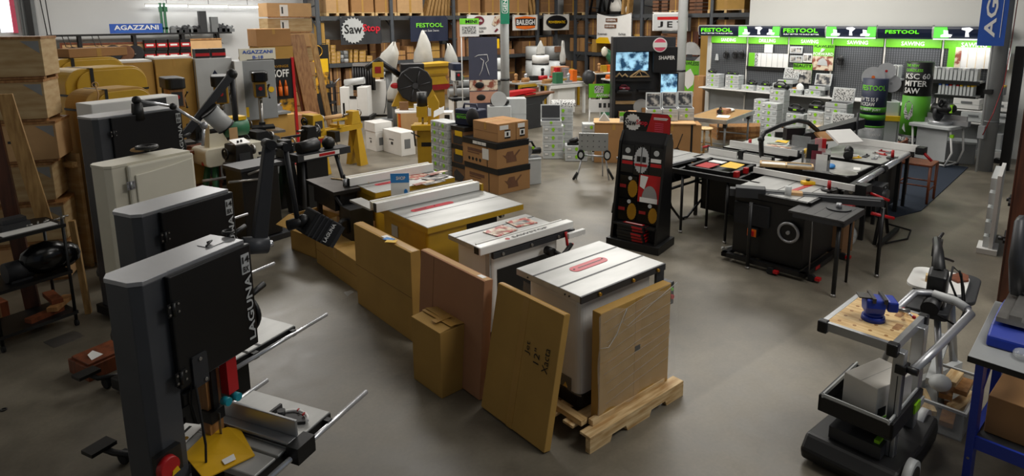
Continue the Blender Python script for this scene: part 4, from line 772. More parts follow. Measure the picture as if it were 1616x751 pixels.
# ---- two mustard cabinet saws
def pm_saw(loc, label, w, d, cab_h=.82):
    e = E('table_saw', label, 'table saw', loc)
    part(e, 'table_top', 'cast', S().b(0, w, 0, d, .835, .862), bev=.003); part(e, 'top_edge', 'mustard', S().b(-.002, w+.002, -.004, 0, .8, .855).b(-.005, -.002, 0, d, .8, .855).b(w+.002, w+.005, 0, d, .8, .855))
    part(e, 'cabinet', 'mustard', S().rr(.02, w*.42, .05, d-.02, .03, 'z', .06, .8, n=3), bev=.004); part(e, 'base', 'black', S().b(.03, w*.41, .06, d-.03, 0, .06)); part(e, 'miter_slot', 'black', S().b(-.001, w+.001, d*.44-.005, d*.44+.005, .8615, .8632)); return e
pa = pm_saw((3.1, 4.96, 0), 'mustard cabinet saw with a white fence and red insert, nearer one', 1.2, .93)
part(pa, 'throat_insert', 'red_insert', S().rr(.16, .68, .52, .6, .039, 'z', .862, .865, n=8)); part(pa, 'insert_slit', 'black', S().b(.2, .34, .55, .565, .865, .866).c((.45, .57, .865), (.45, .57, .867), .01)); part(pa, 'side_wing', 'cast', S().b(-.12, .02, .93, 1.4, .84, .86)); part(pa, 'motor_cover', 'black', S().b(.52, 1.0, .2, .7, .3, .78)); part(pa, 'bolt_row', 'steel', S().c((.96, .1, .76), (1.0, .1, .76), .03)); part(pa, 'leg', 'mustard', S().b(.9, 1.0, .7, .8, 0, .8)); part(pa, 'name_plate', 'light_grey', S().b(.01, .018, .6, .72, .6, .72))
fa = part(pa, 'fence', 'white_gloss', S().b(-.14, 1.18, .74, .8, .866, .965).b(-.14, 1.18, .86, .89, .866, .965), bev=.004); part(fa, 'fence_top', 'cream', S().b(-.14, 1.18, .8, .86, .9, .955)); part(fa, 'end_cap', 'black', S().b(-.147, -.141, .745, .795, .87, .96)); part(fa, 'rail_end', 'mustard', S().b(1.19, 1.22, .72, .9, .84, .94))
part(pa, 'front_rail', 'mustard', S().b(-.05, 1.25, .93, .95, .8, .84))
pb = pm_saw((3.33, 6.42, 0), 'mustard cabinet saw with a white fence, farther one with catalogues', 1.1, .72)
part(pb, 'throat_insert', 'red_insert', S().rr(.16, .62, .27, .35, .039, 'z', .862, .865, n=8)); part(pb, 'insert_slit', 'black', S().b(.2, .34, .3, .315, .865, .866))
fb = part(pb, 'fence', 'white_gloss', S().b(-.1, 1.08, .44, .49, .866, .965).b(-.1, 1.08, .55, .58, .866, .965), bev=.004); part(fb, 'fence_top', 'cream', S().b(-.1, 1.08, .49, .55, .9, .955)); part(fb, 'end_cap', 'black', S().b(-.107, -.101, .445, .485, .87, .96))
part(pb, 'clamp_lever', 'silver', S().c((-.13, .5, .87), (-.13, .5, .95), .03)); part(pb, 'knob', 'black', S().c((-.12, .54, .95), (-.12, .54, 1.0), .014))
for k, (x, y, r, m) in enumerate(((4.0, 6.62, 25, 'magazine'), (4.1, 6.42, 12, 'photo_a'), (3.82, 6.33, 8, 'photo_b'), (3.9, 6.24, 4, 'photo_a'), (4.2, 6.6, 10, 'photo_b'))):
    solo('catalogue', m, S().b(0, .3, 0, .2 if k < 2 else .08, 0, .005), ['open red catalogue on the farther mustard saw', 'grey leaflet beside the red catalogue', 'brown strip leaflet on the farther mustard saw edge', 'dark strip leaflet nearest the white fence', 'tan leaflet under the catalogues at the far end'][k], 'catalogue', (x, y, .8635+.006*k), r)
# blue and white info card
p = onY(617, 300, 6.05); sg = E('info_card', 'blue and white information card standing behind the nearer fence', 'card', (3.3, 6.0, .865), -35); sg.scale.z = 1.6
part(sg, 'card', 'white', S().b(0, .2, 0, .006, 0, .19)); part(sg, 'header', 'blue_l', S().b(0, .2, -.003, 0, .125, .19)); part(sg, 'dot', 'blue_l', S().c((.16, -.003, .06), (.16, 0, .06), .02)); txt(sg, 'SHOP', (.06, -.004, .145), X_, Z_, .1, .025, 'white'); part(sg, 'footer', 'blue_l', S().b(0, .06, -.003, 0, 0, .02))
part(sg, 'stand', 'white', S().b(.04, .16, .006, .06, 0, .01))
# dark extension table left
ex = E('extension_table', 'small dark steel extension table on thin legs left of the mustard saws', 'table', (2.98, 6.76, 0))
part(ex, 'top', 'steel_dark', S().b(0, .33, 0, .8, .85, .862)); part(ex, 'edge', 'black', S().b(-.004, .33, -.004, 0, .82, .862).b(-.004, 0, 0, .8, .82, .862)); part(ex, 'bracket', 'black', S().b(.05, .33, .1, .7, .6, .82).t([(.03, .05, .82), (.3, .1, .3)], .02)); 
for y in (.06, .7): part(ex, 'leg', 'black', S().b(.1, .15, y, y+.05, 0, .82))
part(ex, 'rod', 'pine', S().t([(.25, .62, .87), (.5, .1, .875)], .01))
part(pb, 'dark_hardware', 'black', S().b(-.3, -.02, .05, .3, .15, .7).c((-.32, .1, .5), (-.32, .2, .5), .08))
# standing flat cartons
carton('carton', 'tall flat mustard carton standing against the nearer mustard saw', (2.66, 5.62, 0), -90, 1.07, .1, .84)
for k in range(3): solo('leaflet', ['white', 'blue_l', 'yellow'][k], S().b(0, .06, 0, .1, 0, .004), '%s leaflet lying on top of the tall flat mustard carton' % ['white', 'blue', 'yellow'][k], 'leaflet', (2.67, 4.98-.08*k, .8425+.0045*k), 20*k)
carton('carton', 'mustard carton wedged behind the tall flat carton beside the saw', (2.8, 5.05, 0), -90, .38, .26, .55, tape=False)
carton('carton', 'long low mustard carton on the floor by the black lantern box', (2.8, 6.95, 0), -91, 1.09, .26, .34)
carton('carton', 'open topped brown carton behind the long low carton', (3.1, 7.0, 0), -90, .5, .25, .5, 'card', tape=False)
oc = E('open_carton', 'opened mustard carton with raised flaps under the dark extension table', 'carton', (2.75, 7.6, 0), -80)
part(oc, 'walls', 'card_mustard', S().b(0, .55, 0, .01, 0, .45).b(0, .55, .39, .4, 0, .45).b(0, .01, 0, .4, 0, .45).b(.54, .55, 0, .4, 0, .45).b(0, .55, 0, .4, 0, .01)); part(oc, 'flap', 'card_mustard', S().b(0, .55, -.2, 0, -.005, .005).xf(rot(25, 'X', (0, 0, .45)))); part(oc, 'flap', 'card', S().b(0, .55, 0, .22, -.005, .005).xf(rot(35, 'X', (0, .4, .45)))); part(oc, 'flap', 'card_mustard', S().b(0, .2, 0, .4, -.005, .005).xf(rot(20, 'Y', (.55, 0, .45))))
solo('plastic_scrap', 'clear', S().add([(0, 0, .002), (.1, .02, .012), (.12, .1, .003), (.02, .09, .015)], [(0, 1, 2, 3)]), 'small clear plastic scrap on the floor beside the tall flat carton', 'scrap', (at(548, 468).x, at(548, 468).y, 0), 10)
# ---- red black retail rack
rk = E('display_rack', 'black saw blade display rack with a red and black header card', 'display rack', (5.86, 5.09, 0), -76)
W_ = .62
part(rk, 'base', 'black', S().b(-.03, W_+.05, -.05, .45, 0, .1), bev=.005)
for x in (0, W_-.03): part(rk, 'side_panel', 'black', S().p([(.0, .1), (.42, .1), (.42, 1.3), (.36, 1.42), (.28, 1.42), (.2, 1.3)], 'x', x, x+.03))
part(rk, 'back_panel', 'black_rough', S().p([(.1, .1), (.4, .1), (.4, 1.3), (.33, 1.43), (.29, 1.43), (.24, 1.3)], 'x', .03, W_-.03)); part(rk, 'shelf', 'black', S().b(.03, W_-.03, .0, .4, .28, .3))
hd = part(rk, 'header_card', 'black', S().p([(-.0, 1.4), (W_, 1.4), (W_, 1.62), (W_-.04, 1.66), (.04, 1.66), (0, 1.62)], 'y', .3, .31)); part(hd, 'header_red_end', 'red', S().p([(W_*.5, 1.41), (W_-.002, 1.41), (W_-.002, 1.62), (W_-.042, 1.655), (W_*.62, 1.655)], 'y', .296, .299)); part(hd, 'blade_print', 'white', S().p([(.13+x, 1.53+z) for x, z in saw_outline(.11, 16)], 'y', .297, .299)); part(hd, 'price_list', 'white', S().b(W_*.66, W_*.95, .2935, .2955, 1.6, 1.612).b(W_*.66, W_*.93, .2935, .2955, 1.585, 1.594)); s = S(); [s.b(W_*.68, W_*.86, .2935, .2955, 1.44+.024*k, 1.448+.024*k) for k in range(5)]; part(hd, 'list_lines', 'pink', s)
txt(hd, 'Saw', (.04, .295, 1.49), X_, Z_, .14, .08, 'black'); txt(hd, 'Stop', (.18, .293, 1.49), X_, Z_, .15, .08, 'red_insert')
tl_ = lambda z: .1+(z-.1)*.14/1.2
def rack_pack(x, z, w_, h_, kind, label):
    e = E('blade_pack', label, 'blade pack', (0, 0, 0)); e.matrix_world = Matrix.Translation((5.86, 5.09, 0)) @ Matrix.Rotation(math.radians(-76), 4, 'Z') @ Matrix.Translation((x, tl_(z)-.03, z)) @ Matrix.Rotation(math.radians(-6.6), 4, 'X')
    part(e, 'card', 'red' if kind == 3 else 'black_gloss', S().b(0, w_, 0, .012, 0, h_))
    if kind == 1: part(e, 'blade', 'blade', S().p([(w_/2+a*1.05, h_*.5+b2*1.75) for a, b2 in saw_outline(min(w_, h_)*.48, 24, .08)], 'y', -.008, -.002)); part(e, 'red_band', 'red', S().b(w_*.1, w_*.9, -.012, -.009, h_*.3, h_*.38)); part(e, 'divider', 'black', S().b(w_*.48, w_*.52, -.012, -.009, 0, h_)); part(e, 'lettering_block', 'black', S().b(w_*.2, w_*.44, -.012, -.009, h_*.44, h_*.62).b(w_*.56, w_*.8, -.012, -.009, h_*.44, h_*.62))
    if kind == 2: part(e, 'blade', 'brass', S().p([(w_*.78+a*.6, h_*.45+b2) for a, b2 in saw_outline(h_*.4, 20, .08)], 'y', -.006, -.002)); part(e, 'red_band', 'red_deep', S().b(w_*.05, w_*.4, -.006, -.003, h_*.45, h_*.6)); part(e, 'logo', 'light_grey', S().c((w_*.6, -.006, h_*.9), (w_*.6, -.002, h_*.9), .025))
    if kind == 3: part(e, 'blade', 'silver', S().p([(w_*.55+.1*math.cos(t*.1745), .04+.17*math.sin(t*.1745)) for t in range(19)], 'y', -.006, -.002)); part(e, 'badge', 'white', S().p([(.02, h_-.15), (.08, h_-.18), (.12, h_-.02), (.02, h_-.01)], 'y', -.006, -.003)); part(e, 'white_band', 'white', S().b(.03, w_-.02, -.008, -.006, 0, .06))
    if kind == 4: part(e, 'logo', 'light_grey', S().c((w_*.5, -.006, h_*.8), (w_*.5, -.002, h_*.8), .035)); part(e, 'red_band', 'red', S().b(w_*.1, w_*.95, -.006, -.002, h_*.3, h_*.42)); part(e, 'white_text_block', 'white', S().b(w_*.1, w_*.9, -.006, -.002, h_*.47, h_*.6))
rack_pack(.04, .92, .17, .34, 4, 'black pack with red band, top left on the blade rack'); rack_pack(.215, .9, .2, .38, 1, 'round silver saw blade pack at the top centre of the rack'); rack_pack(.42, .92, .165, .34, 4, 'black pack with red band, top right on the blade rack')
rack_pack(.04, .6, .24, .28, 2, 'black pack with a brass blade, middle left on the rack'); rack_pack(.3, .58, .28, .34, 3, 'red saw blade pack on the right middle of the rack')
rack_pack(.04, .32, .25, .27, 2, 'black pack with a brass blade, lower left on the rack'); rack_pack(.32, .32, .25, .25, 2, 'black pack with a brass blade, lower right on the rack')
for k in range(5):
    b = E('tool_box', 'flat black and red box on the foot of the blade rack, %s' % ordn(k, 5), 'box', (5.93, 5.0, .101+k*.042), -76-(k % 3)*3, 'flat black boxes on the rack foot')
    part(b, 'body', 'black', S().b(0, .36, -.06, .14, 0, .038), bev=.004); part(b, 'end_label', 'red', S().b(.358, .362, -.02, .1, .006, .032)); part(b, 'side_label', 'red', S().b(.2, .34, -.0615, -.06, .006, .032))
    if k == 4: part(b, 'top_label', 'red', S().b(.05, .32, .0, .06, .038, .0395)); part(b, 'top_text', 'white', S().b(.07, .3, .02, .04, .0395, .0405))
# ---- stacked brown mitre saw cartons
def bigbox(loc, label, w, d, h, grp, rz=-90, lid=True):
    e = E('carton', label, 'carton', loc, rz, grp)   # local x runs along the -X face (d), -y faces left
    part(e, 'body', 'card', S().b(0, d, 0, w, 0, h-.1), bev=.004)
    if lid: part(e, 'lid_band', 'black', S().b(-.006, d+.006, -.006, w+.006, h-.1, h), bev=.004)
    else: part(e, 'top', 'card', S().b(0, d, 0, w, h-.1, h))
    part(e, 'tool_print', 'shelf_wood', S().p([(.2, .08), (.42, .08), (.4, .17), (.5, .26), (.47, .27), (.36, .18), (.34, .26), (.22, .26), (.18, .2), (.12, .22), (.2, .14)], 'x', d, d+.003)); 
    part(e, 'fold_line', 'black', S().b(d*.72, d*.74, -.002, 0, 0, h-.1)); s = S(); [s.c((d*.2+.1*k, -.002, .08), (d*.2+.1*k, 0, .08), .03) for k in range(4)]; part(e, 'round_icons', 'black', s)
    part(e, 'text_print', 'shelf_wood', S().b(d*.15, d*.6, -.002, 0, h*.5, h*.62).b(d*.15, d*.5, -.002, 0, h*.42, h*.46)); return e
g = 'large brown cartons with black lids'
e = bigbox((6.24, 8.72, 0), 'large brown carton with black lid band, lower of the stack', .68, .92, .425, g); e2 = bigbox((6.22, 8.74, .427), 'large brown carton with black lid band, upper of the stack', .68, .93, .425, g)
part(e2, 'shipping_label', 'white', S().b(.55, .72, -.003, -.0015, .12, .3)); part(e2, 'label_strip', 'white', S().b(.3, .42, -.009, -.007, .345, .395).b(.43, .53, -.009, -.007, .345, .395).b(.54, .66, -.009, -.007, .345, .395))
for k, (y1, d, w) in enumerate(((8.62, .45, .6),)): pass
e = carton('carton', 'plain brown carton with two white labels on the big stack, left one', (6.27, 8.5, .854), -90, .66, .38, .3, 'card'); part(e, 'shipping_label', 'white', S().b(.662, .664, .04, .22, .2, .27)); lb = part(e, 'tool_label', 'white', S().b(.662, .664, .14, .26, .05, .19)); part(lb, 'label_ends', 'black', S().b(.664, .665, .14, .26, .05, .075).b(.664, .665, .14, .26, .17, .19)); part(lb, 'label_icon', 'black', S().b(.664, .665, .18, .22, .09, .15))
e = carton('carton', 'plain brown carton with two white labels on the big stack, right one', (6.66, 8.5, .854), -90, .66, .26, .3, 'card'); part(e, 'shipping_label', 'white', S().b(.662, .664, .03, .18, .2, .27)); lb = part(e, 'tool_label', 'white', S().b(.662, .664, .07, .18, .05, .19)); part(lb, 'label_ends', 'black', S().b(.664, .665, .07, .18, .05, .075).b(.664, .665, .07, .18, .17, .19)); part(lb, 'label_icon', 'black', S().b(.664, .665, .1, .15, .09, .15))
for k in range(3):
    e = E('carton', 'brown carton with black lid between the cases and big stack, %s' % ordn(k, 3), 'carton', (6.27, 9.15, k*.33), -90, 'middle brown cartons')
    part(e, 'body', 'card_dark', S().b(0, .4, 0, .6, 0, .25), bev=.004); part(e, 'lid_band', 'black', S().b(-.004, .404, -.004, .6, .25, .326), bev=.004); part(e, 'rack_print', 'charcoal', S().p([(.06, .02), (.3, .02), (.36, .12), (.14, .22), (.06, .16)], 'y', -.003, 0))
    if k: part(e, 'yellow_label', 'yellow', S().b(.12, .34, -.008, -.005, .16, .25))
for k in range(7):
    for j in range(2): case((6.22, 9.74-.27*j, k*.145), -90, .145, 'small green latched case, %s column by the brown cartons, %s' % (['left', 'right'][j], ordn(k, 7)), 'small tool cases left of the brown cartons', w=.265, d=.3)
solo('paper_sign', 'paper', S().b(0, .26, 0, .004, 0, .14).xf(rot(-35, 'X')).xf(rot(-25, 'Y')), 'white paper card propped on the small case columns', 'paper', (6.3, 9.75, 1.05), -70)
gb = E('tool_case', 'plain light grey bin on the floor right of the big carton stack', 'bin', (6.98, 7.98, 0), -18); part(gb, 'body', 'sys', S().rr(0, .3, 0, .3, .02, 'z', 0, .42, n=3), bev=.005); part(gb, 'lid', 'sys_mid', S().rr(-.006, .306, -.006, .306, .02, 'z', .42, .45, n=3), bev=.004)
ss = E('track_saw', 'black and silver circular saw resting on the light grey bin', 'power tool', (7.05, 8.05, .451), -18)
part(ss, 'blade_guard', 'silver', S().c((.02, .02, .12), (.02, .05, .12), .11, n=22)); part(ss, 'motor', 'black', S().c((.05, .08, .12), (.3, .08, .1), .06)); part(ss, 'base_plate', 'mid_grey', S().b(-.1, .28, -.02, .16, 0, .012)); part(ss, 'handle', 'black', S().t([(-.05, .08, .2), (0, .08, .28), (.14, .08, .27), (.2, .08, .16)], .02)); part(ss, 'switch', 'green_latch', S().b(.12, .16, .0, .02, .15, .19))
tb = E('tool_bag', 'black tool bag with green lettering on the brown cartons', 'tool bag', (6.32, 9.12, .995), -74)
part(tb, 'body', 'navy', S().rr(0, .5, 0, .3, .04, 'z', 0, .28, n=3), bev=.02); part(tb, 'side_pocket', 'black_rough', S().s(.42, -.02, .16, .13, .08, .16)); part(tb, 'handle', 'slate', S().t([(.1, .15, .28), (.12, .15, .36), (.38, .15, .36), (.4, .15, .28)], .02)); txt(tb, 'FESTOOL', (.06, -.004, .12), X_, Z_, .22, .05, 'green_l'); part(tb, 'trim', 'green_l', S().b(.04, .3, -.003, -.001, .19, .196))
# white cartons on floor
for k, (x, y, w, d, h, lab) in enumerate(((6.6, 12.25, .34, .77, .5, 'large white carton on the floor right of the yellow lathe'), (6.45, 12.75, .4, .45, .42, 'lower white carton behind the large white carton'),)):
    e = carton('carton', lab, (x, y, 0), -90, d, w, h, 'white', seam=False, tape=False); part(e, 'print', 'charcoal', S().b(d*.35, d*.6, -.003, -.001, h*.6, h*.64).b(d*.45, d*.56, -.003, -.001, h*.4, h*.52)); part(e, 'side_print', 'mid_grey', S().b(d+.001, d+.003, .08, .22, h*.3, h*.7))
carton('carton', 'white carton stacked on the lower white carton', (6.44, 12.78, .423), -90, .48, .42, .2, 'white', seam=False, tape=False)
# ================================================================ bandsaws, front left
def bandsaw(loc, rz, zt, Wd, D, label, kind, num='14', tb=.8):
    """kind 0: black door gunmetal spine; 1: cream"""
    e = E('bandsaw', label, 'bandsaw', loc, rz); sp, dr, bodym = (('gunmetal', 'black_door', 'charcoal') if kind == 0 else ('cream', 'cream_door', 'cream'))
    h = .54 if kind == 0 else .6; zb = zt-h; o8 = [(0, .04), (.035, 0), (.15, 0), (.15, D), (.035, D), (0, D-.04)]
    part(e, 'spine', sp, S().p(o8, 'z', .1, zt-.02), bev=.004); part(e, 'upper_housing', bodym, S().b(.15, Wd, .0, D-.02, zb+.01, zt-.03), bev=.006)
    part(e, 'top_cap', 'silver' if kind == 0 else 'cream', S().p([(-.004, .04), (.033, -.004), (.15, -.004), (.15, 0), (Wd, 0), (Wd, D), (.035, D+.003), (-.004, D-.038)], 'z', zt-.02, zt), bev=.004)
    d = part(e, 'upper_door', dr, S().b(.13, Wd+.005, -.035, -.002, zb, zt-.015), bev=.006 if kind == 0 else .015)
    if kind == 1: part(d, 'door_bulge', dr, S().p([(.17, zb+.02), (Wd-.02, zb+.02), (Wd-.02, zt-.05), (Wd*.7, zt-.07), (Wd*.45, zt-.085), (.17, zt-.09)], 'y', -.05, -.036), bev=.012)
    for z in (zt-.16, zb+.06): hg = part(d, 'hinge', 'black' if kind == 0 else 'silver', S().b(.105, .165, -.042, -.036, z-.03, z+.03).c((.13, -.045, z-.03), (.13, -.045, z+.03), .008)); part(d, 'hinge_screw', 'steel', S().c((.112, -.043, z-.018), (.112, -.047, z-.018), .005).c((.112, -.043, z+.018), (.112, -.047, z+.018), .005).c((.155, -.043, z-.018), (.155, -.047, z-.018), .005).c((.155, -.043, z+.018), (.155, -.047, z+.018), .005))
    if kind == 0:
        txt(d, 'LAGUNA', (Wd-.012, -.036, zb+.04), Z_, (-1, 0, 0), h*.62, .04, 'light_grey'); part(d, 'model_badge', 'light_grey', S().b(Wd-.062, Wd-.012, -.038, -.0355, zt-.155, zt-.055)); txt(d, num, (Wd-.058, -.039, zt-.1), X_, Z_, .042, .035, 'black'); txt(d, 'BX', (Wd-.056, -.039, zt-.145), X_, Z_, .036, .03, 'black')
    part(e, 'lower_housing', bodym, S().b(.15, Wd, 0, D-.02, .12, tb-.2), bev=.006); ld = part(e, 'lower_door', dr, S().b(.13, Wd+.005, -.035, -.002, .14, tb-.22), bev=.006)
    part(ld, 'hinge', 'black', S().b(.105, .165, -.042, -.036, tb-.36, tb-.3)); part(e, 'base', 'black', S().b(-.03, Wd+.03, -.04, D+.03, .03, .12), bev=.006)
    xb = Wd*.6
    part(e, 'guide_post', 'black', S().b(xb, xb+.03, .04, .09, tb+.12, zb+.02).b(xb-.03, xb+.05, .03, .1, tb+.1, tb+.16)); part(e, 'blade_guard', 'red' if kind == 0 else 'silver', S().b(xb+.05, xb+.11, -.01, .04, zb-.19, zb-.0)); part(e, 'saw_blade_strip', 'steel', S().b(xb+.01, xb+.013, .02, .035, tb-.1, tb+.14))
    part(e, 'guide_knob', 'teal', S().c((xb+.02, .0, zb-.2), (xb+.02, -.04, zb-.2), .02).c((xb+.08, .0, zb-.21), (xb+.08, -.04, zb-.21), .02))
    tt = part(e, 'table', 'cast', S().b(.22, xb+.005, -.32, .2, tb-.035, tb).b(xb+.02, Wd+.16, -.32, .2, tb-.035, tb).b(xb+.005, xb+.02, .03, .2, tb-.035, tb), bev=.005); part(tt, 'table_edge', 'black', S().b(.22, Wd+.16, -.325, -.32, tb-.05, tb-.008)); part(tt, 'miter_slot', 'black', S().b(Wd*.6+.1, Wd*.6+.12, -.321, .2, tb-.001, tb+.001)); part(e, 'trunnion', 'black', S().b(.25, Wd, -.1, .12, tb-.2, tb-.036))
    part(e, 'front_rail', 'chrome', S().c((.26, -.36, tb-.03), (Wd+.42, -.36, tb-.03), .014, n=12)); part(e, 'rear_rail', 'chrome', S().c((.26, .24, tb-.03), (Wd+.3, .24, tb-.03), .014, n=12)); part(e, 'rail_bracket', 'black', S().b(.4, .44, -.36, -.32, tb-.05, tb-.01).b(Wd+.1, Wd+.13, -.36, -.32, tb-.05, tb-.01))
    hw = part(e, 'handwheel', 'black', S().ring((Wd+.05, D*.4, zb+.12), 'x', .09, .014, 24).c((Wd, D*.4, zb+.12), (Wd+.07, D*.4, zb+.12), .02)); part(hw, 'crank_handle', 'black', S().c((Wd+.05, D*.4-.02, zb+.2), (Wd+.17, D*.4-.02, zb+.23), .015, .017))
    for k in range(3): t = k*2.09+.5; part(hw, 'spoke', 'black', S().c((Wd+.05, D*.4, zb+.12), (Wd+.05, D*.4+.08*math.cos(t), zb+.12+.08*math.sin(t)), .008))
    part(e, 'motor', 'charcoal', S().c((.2, D, .35), (.2, D+.22, .35), .09))
    part(e, 'cord', 'rubber', S().t([(.19, -.05, tb+.4), (.2, -.06, tb+.1), (.17, -.05, .5), (.22, -.05, .2)], .006, 6))
    return e
bs1 = bandsaw((.385, 2.87, 0), 27, 1.75, .58, .22, 'nearest black bandsaw with grey spine, silver lettering and yellow envelope', 0)
bs2 = bandsaw((.58, 3.96, 0), 24, 1.745, .62, .24, 'second black bandsaw, directly behind the nearest one', 0)
bs3 = bandsaw((.62, 5.2, 0), 22, 1.8, .65, .23, 'cream white bandsaw between the black bandsaws', 1)
bs4 = bandsaw((.76, 6.75, 0), 22, 1.96, .82, .3, 'farthest black bandsaw with the number 18 badge', 0, '18')
# details of the nearest saw
def loc_of(e, p): return e.matrix_basis @ V(p)
bpy.context.view_layer.update()
fe = part(bs1, 'fence', 'alu', S().b(.42, .48, -.34, .2, .952, .985).b(.47, .485, -.34, .2, .985, 1.07), bev=.003); part(fe, 'fence_carriage', 'black', S().b(.4, .52, -.41, -.34, .9, .985)); part(fe, 'profile_slot', 'black', S().b(.415, .42, -.34, .2, .965, .97))
mg = part(bs1, 'miter_gauge', 'black', S().p([(.56+.09*math.cos(t), -.2+.09*math.sin(t)) for t in [math.radians(a) for a in range(-60, 121, 20)]], 'z', .952, .968).b(.54, .64, -.1, -.085, .952, 1.0)); part(mg, 'scale_arc', 'white', S().t([(.56+.1*math.cos(t), -.2+.1*math.sin(t), .97) for t in [math.radians(a) for a in range(-60, 100, 20)]], .008, 6)); part(mg, 'knob', 'black', S().c((.56, -.17, .968), (.56, -.17, 1.03), .014, .02)); part(mg, 'pointer_marks', 'red', S().b(.63, .65, -.24, -.235, .972, .982).b(.65, .665, -.19, -.185, .972, .982))
part(bs1, 'resaw_post', 'oak', S().b(.33, .41, .06, .12, .956, 1.36))
for o_ in bs1.children:
    if o_.name.split('.')[0] in ('fence', 'miter_gauge', 'resaw_post'): o_.location.z = -.15
sw = part(bs1, 'foot_switch_plate', 'black', S().b(-.02, .1, -.03, -.0, .85, .97), label='black switch plate'); part(sw, 'stop_button', 'red', S().c((.02, -.03, .91), (.02, -.06, .91), .05, .045, n=20)); part(sw, 'stop_flap', 'yellow', S().p([(.02, .87), (.06, .875), (.05, .9), (.025, .89)], 'y', -.064, -.06)); part(bs1, 'door_latch', 'charcoal', S().rr(.19, .27, 1.18, 1.33, .01, 'y', -.045, -.036)); part(bs1, 'door_latch', 'steel', S().c((.23, -.045, 1.31), (.23, -.052, 1.31), .008).c((.25, -.045, 1.2), (.25, -.052, 1.2), .008))
for sw_, px_, py_ in ((bs2, .0, .6), (bs3, -.06, .45)):
    ob = part(sw_, 'mobile_base_pedal', 'black', S().t([(.1, .26, .08), (px_, py_-.08, .1), (px_-.04, py_, .14)], .02).b(px_-.12, px_+.04, py_-.06, py_+.05, .13, .155)); part(ob, 'caster', 'rubber', S().c((px_+.03, py_-.1, .045), (px_+.07, py_-.1, .045), .045))
e = E('yellow_envelope', 'yellow padded envelope lying on the nearest bandsaw table', 'envelope', (at(300, 748, .81).x, at(300, 748, .81).y+.12, .8055), 17)
part(e, 'sheet', 'yellow_env', S().add([(-.02, -.2, 0), (.2, -.25, 0), (.27, -.04, .012), (.24, .02, .02), (.15, .07, .016), (.02, .03, .004), (-.02, -.2, .006), (.2, -.25, .006), (.27, -.04, .019), (.24, .02, .027), (.15, .07, .023), (.02, .03, .01)], [(0, 1, 2, 3, 4, 5)[::-1], (6, 7, 8, 9, 10, 11)]+[(i, (i+1) % 6, (i+1) % 6+6, i+6) for i in range(6)])); part(e, 'address_label', 'white', S().add([(.08, -.2, .012), (.13, -.21, .012), (.145, -.17, .015), (.09, -.16, .013)], [(0, 1, 2, 3)]))
e = E('manual_booklet', 'white booklet with black bar beside the yellow envelope', 'booklet', tuple(at(292, 700, .802)), 40); part(e, 'sheet', 'paper', S().b(0, .14, 0, .1, 0, .005)); part(e, 'bar', 'black', S().b(.02, .12, .05, .065, .005, .006)); part(e, 'spot', 'brass', S().c((.03, .02, .005), (.03, .02, .006), .015))
# items on saw tops
def top_item(): pass
tk = part(bs1, 'top_slot', 'silver', S().b(.43, .57, .06, .14, 1.75, 1.753)); part(tk, 'cable_end', 'black', S().t([(.43, .08, 1.756), (.48, .1, 1.765), (.47, .12, 1.756)], .005, 5))
part(bs1, 'top_hook', 'black', S().ring((.6, .12, 1.77), 'z', .025, .007, 14).c((.6, .12, 1.7), (.6, .12, 1.77), .01))
# arm assembly of the nearest saw: cylinder, beam, rod, lantern
def arm_obj(label, base, pts_px, Y, W1=.05, lantern=None, text=None, col='charcoal', lc='black', extra=None):
    P = [onY(x, y, Y) for x, y in pts_px]; o = P[0]; e = E('swing_arm', label, 'lamp arm', tuple(o)); L_ = [p-o for p in P]
    return e, L_
Ya = 3.55
P = [onY(x, y, Ya) for x, y in ((382, 388), (430, 384), (410, 383), (425, 228), (450, 232), (470, 350))]
o = P[0]; Lq = [p-o for p in P]
ar = E('lantern_arm', 'black folding arm holding the black lantern box with white lettering', 'lamp arm', tuple(o))
part(ar, 'motor_cylinder', 'gunmetal', S().c(Lq[0], Lq[1]-V((.03, 0, 0)), .05, n=20)); part(ar, 'end_knob', 'chrome', S().c(Lq[1]-V((.03, 0, 0)), Lq[1]+V((.0, 0, 0)), .02)); 
bx = Lq[2]; tx = Lq[3]; part(ar, 'lower_beam', 'charcoal', S().add([bx+V((-.045, -.02, 0)), bx+V((.04, -.02, 0)), tx+V((.03, -.02, 0)), tx+V((-.03, -.02, 0)), bx+V((-.045, .03, 0)), bx+V((.04, .03, 0)), tx+V((.03, .03, 0)), tx+V((-.03, .03, 0))], [(0, 1, 2, 3), (7, 6, 5, 4), (0, 4, 5, 1), (3, 2, 6, 7), (1, 5, 6, 2), (0, 3, 7, 4)]), bev=.006)
part(ar, 'elbow_joint', 'black', S().c(tx+V((0, -.04, 0)), tx+V((0, .06, 0)), .028).c(Lq[4]+V((0, -.03, 0)), Lq[4]+V((0, .05, 0)), .024).c(tx, Lq[4], .016)); part(ar, 'upper_rod', 'charcoal', S().c(Lq[4], Lq[5], .015)); part(ar, 'wrist_joint', 'black', S().c(Lq[5]+V((-.06, 0, -.01)), Lq[5]+V((.05, 0, 0)), .032).s(Lq[5].x+.03, Lq[5].y, Lq[5].z, .04))
q = onY(484, 355, Ya)-o; lt = S().b(-.1, .1, -.08, .08, -.07, .06)
Mx = Matrix.Translation(q+V((.075, 0, -.03))) @ Matrix.Rotation(math.radians(38), 4, 'Y')
lb = part(ar, 'lantern_box', 'black_rough', S().b(-.1, .09, -.08, .08, -.075, .075).xf(Mx), bev=.01); part(lb, 'lantern_lens', 'charcoal', S().b(.09, .115, -.07, .07, -.07, .07).xf(Mx)); s = S(); [s.b(-.08+.03*k, -.07+.03*k, -.084, -.08, -.075, .075) for k in range(4)]; part(lb, 'cooling_rib', 'charcoal', s.xf(Mx))
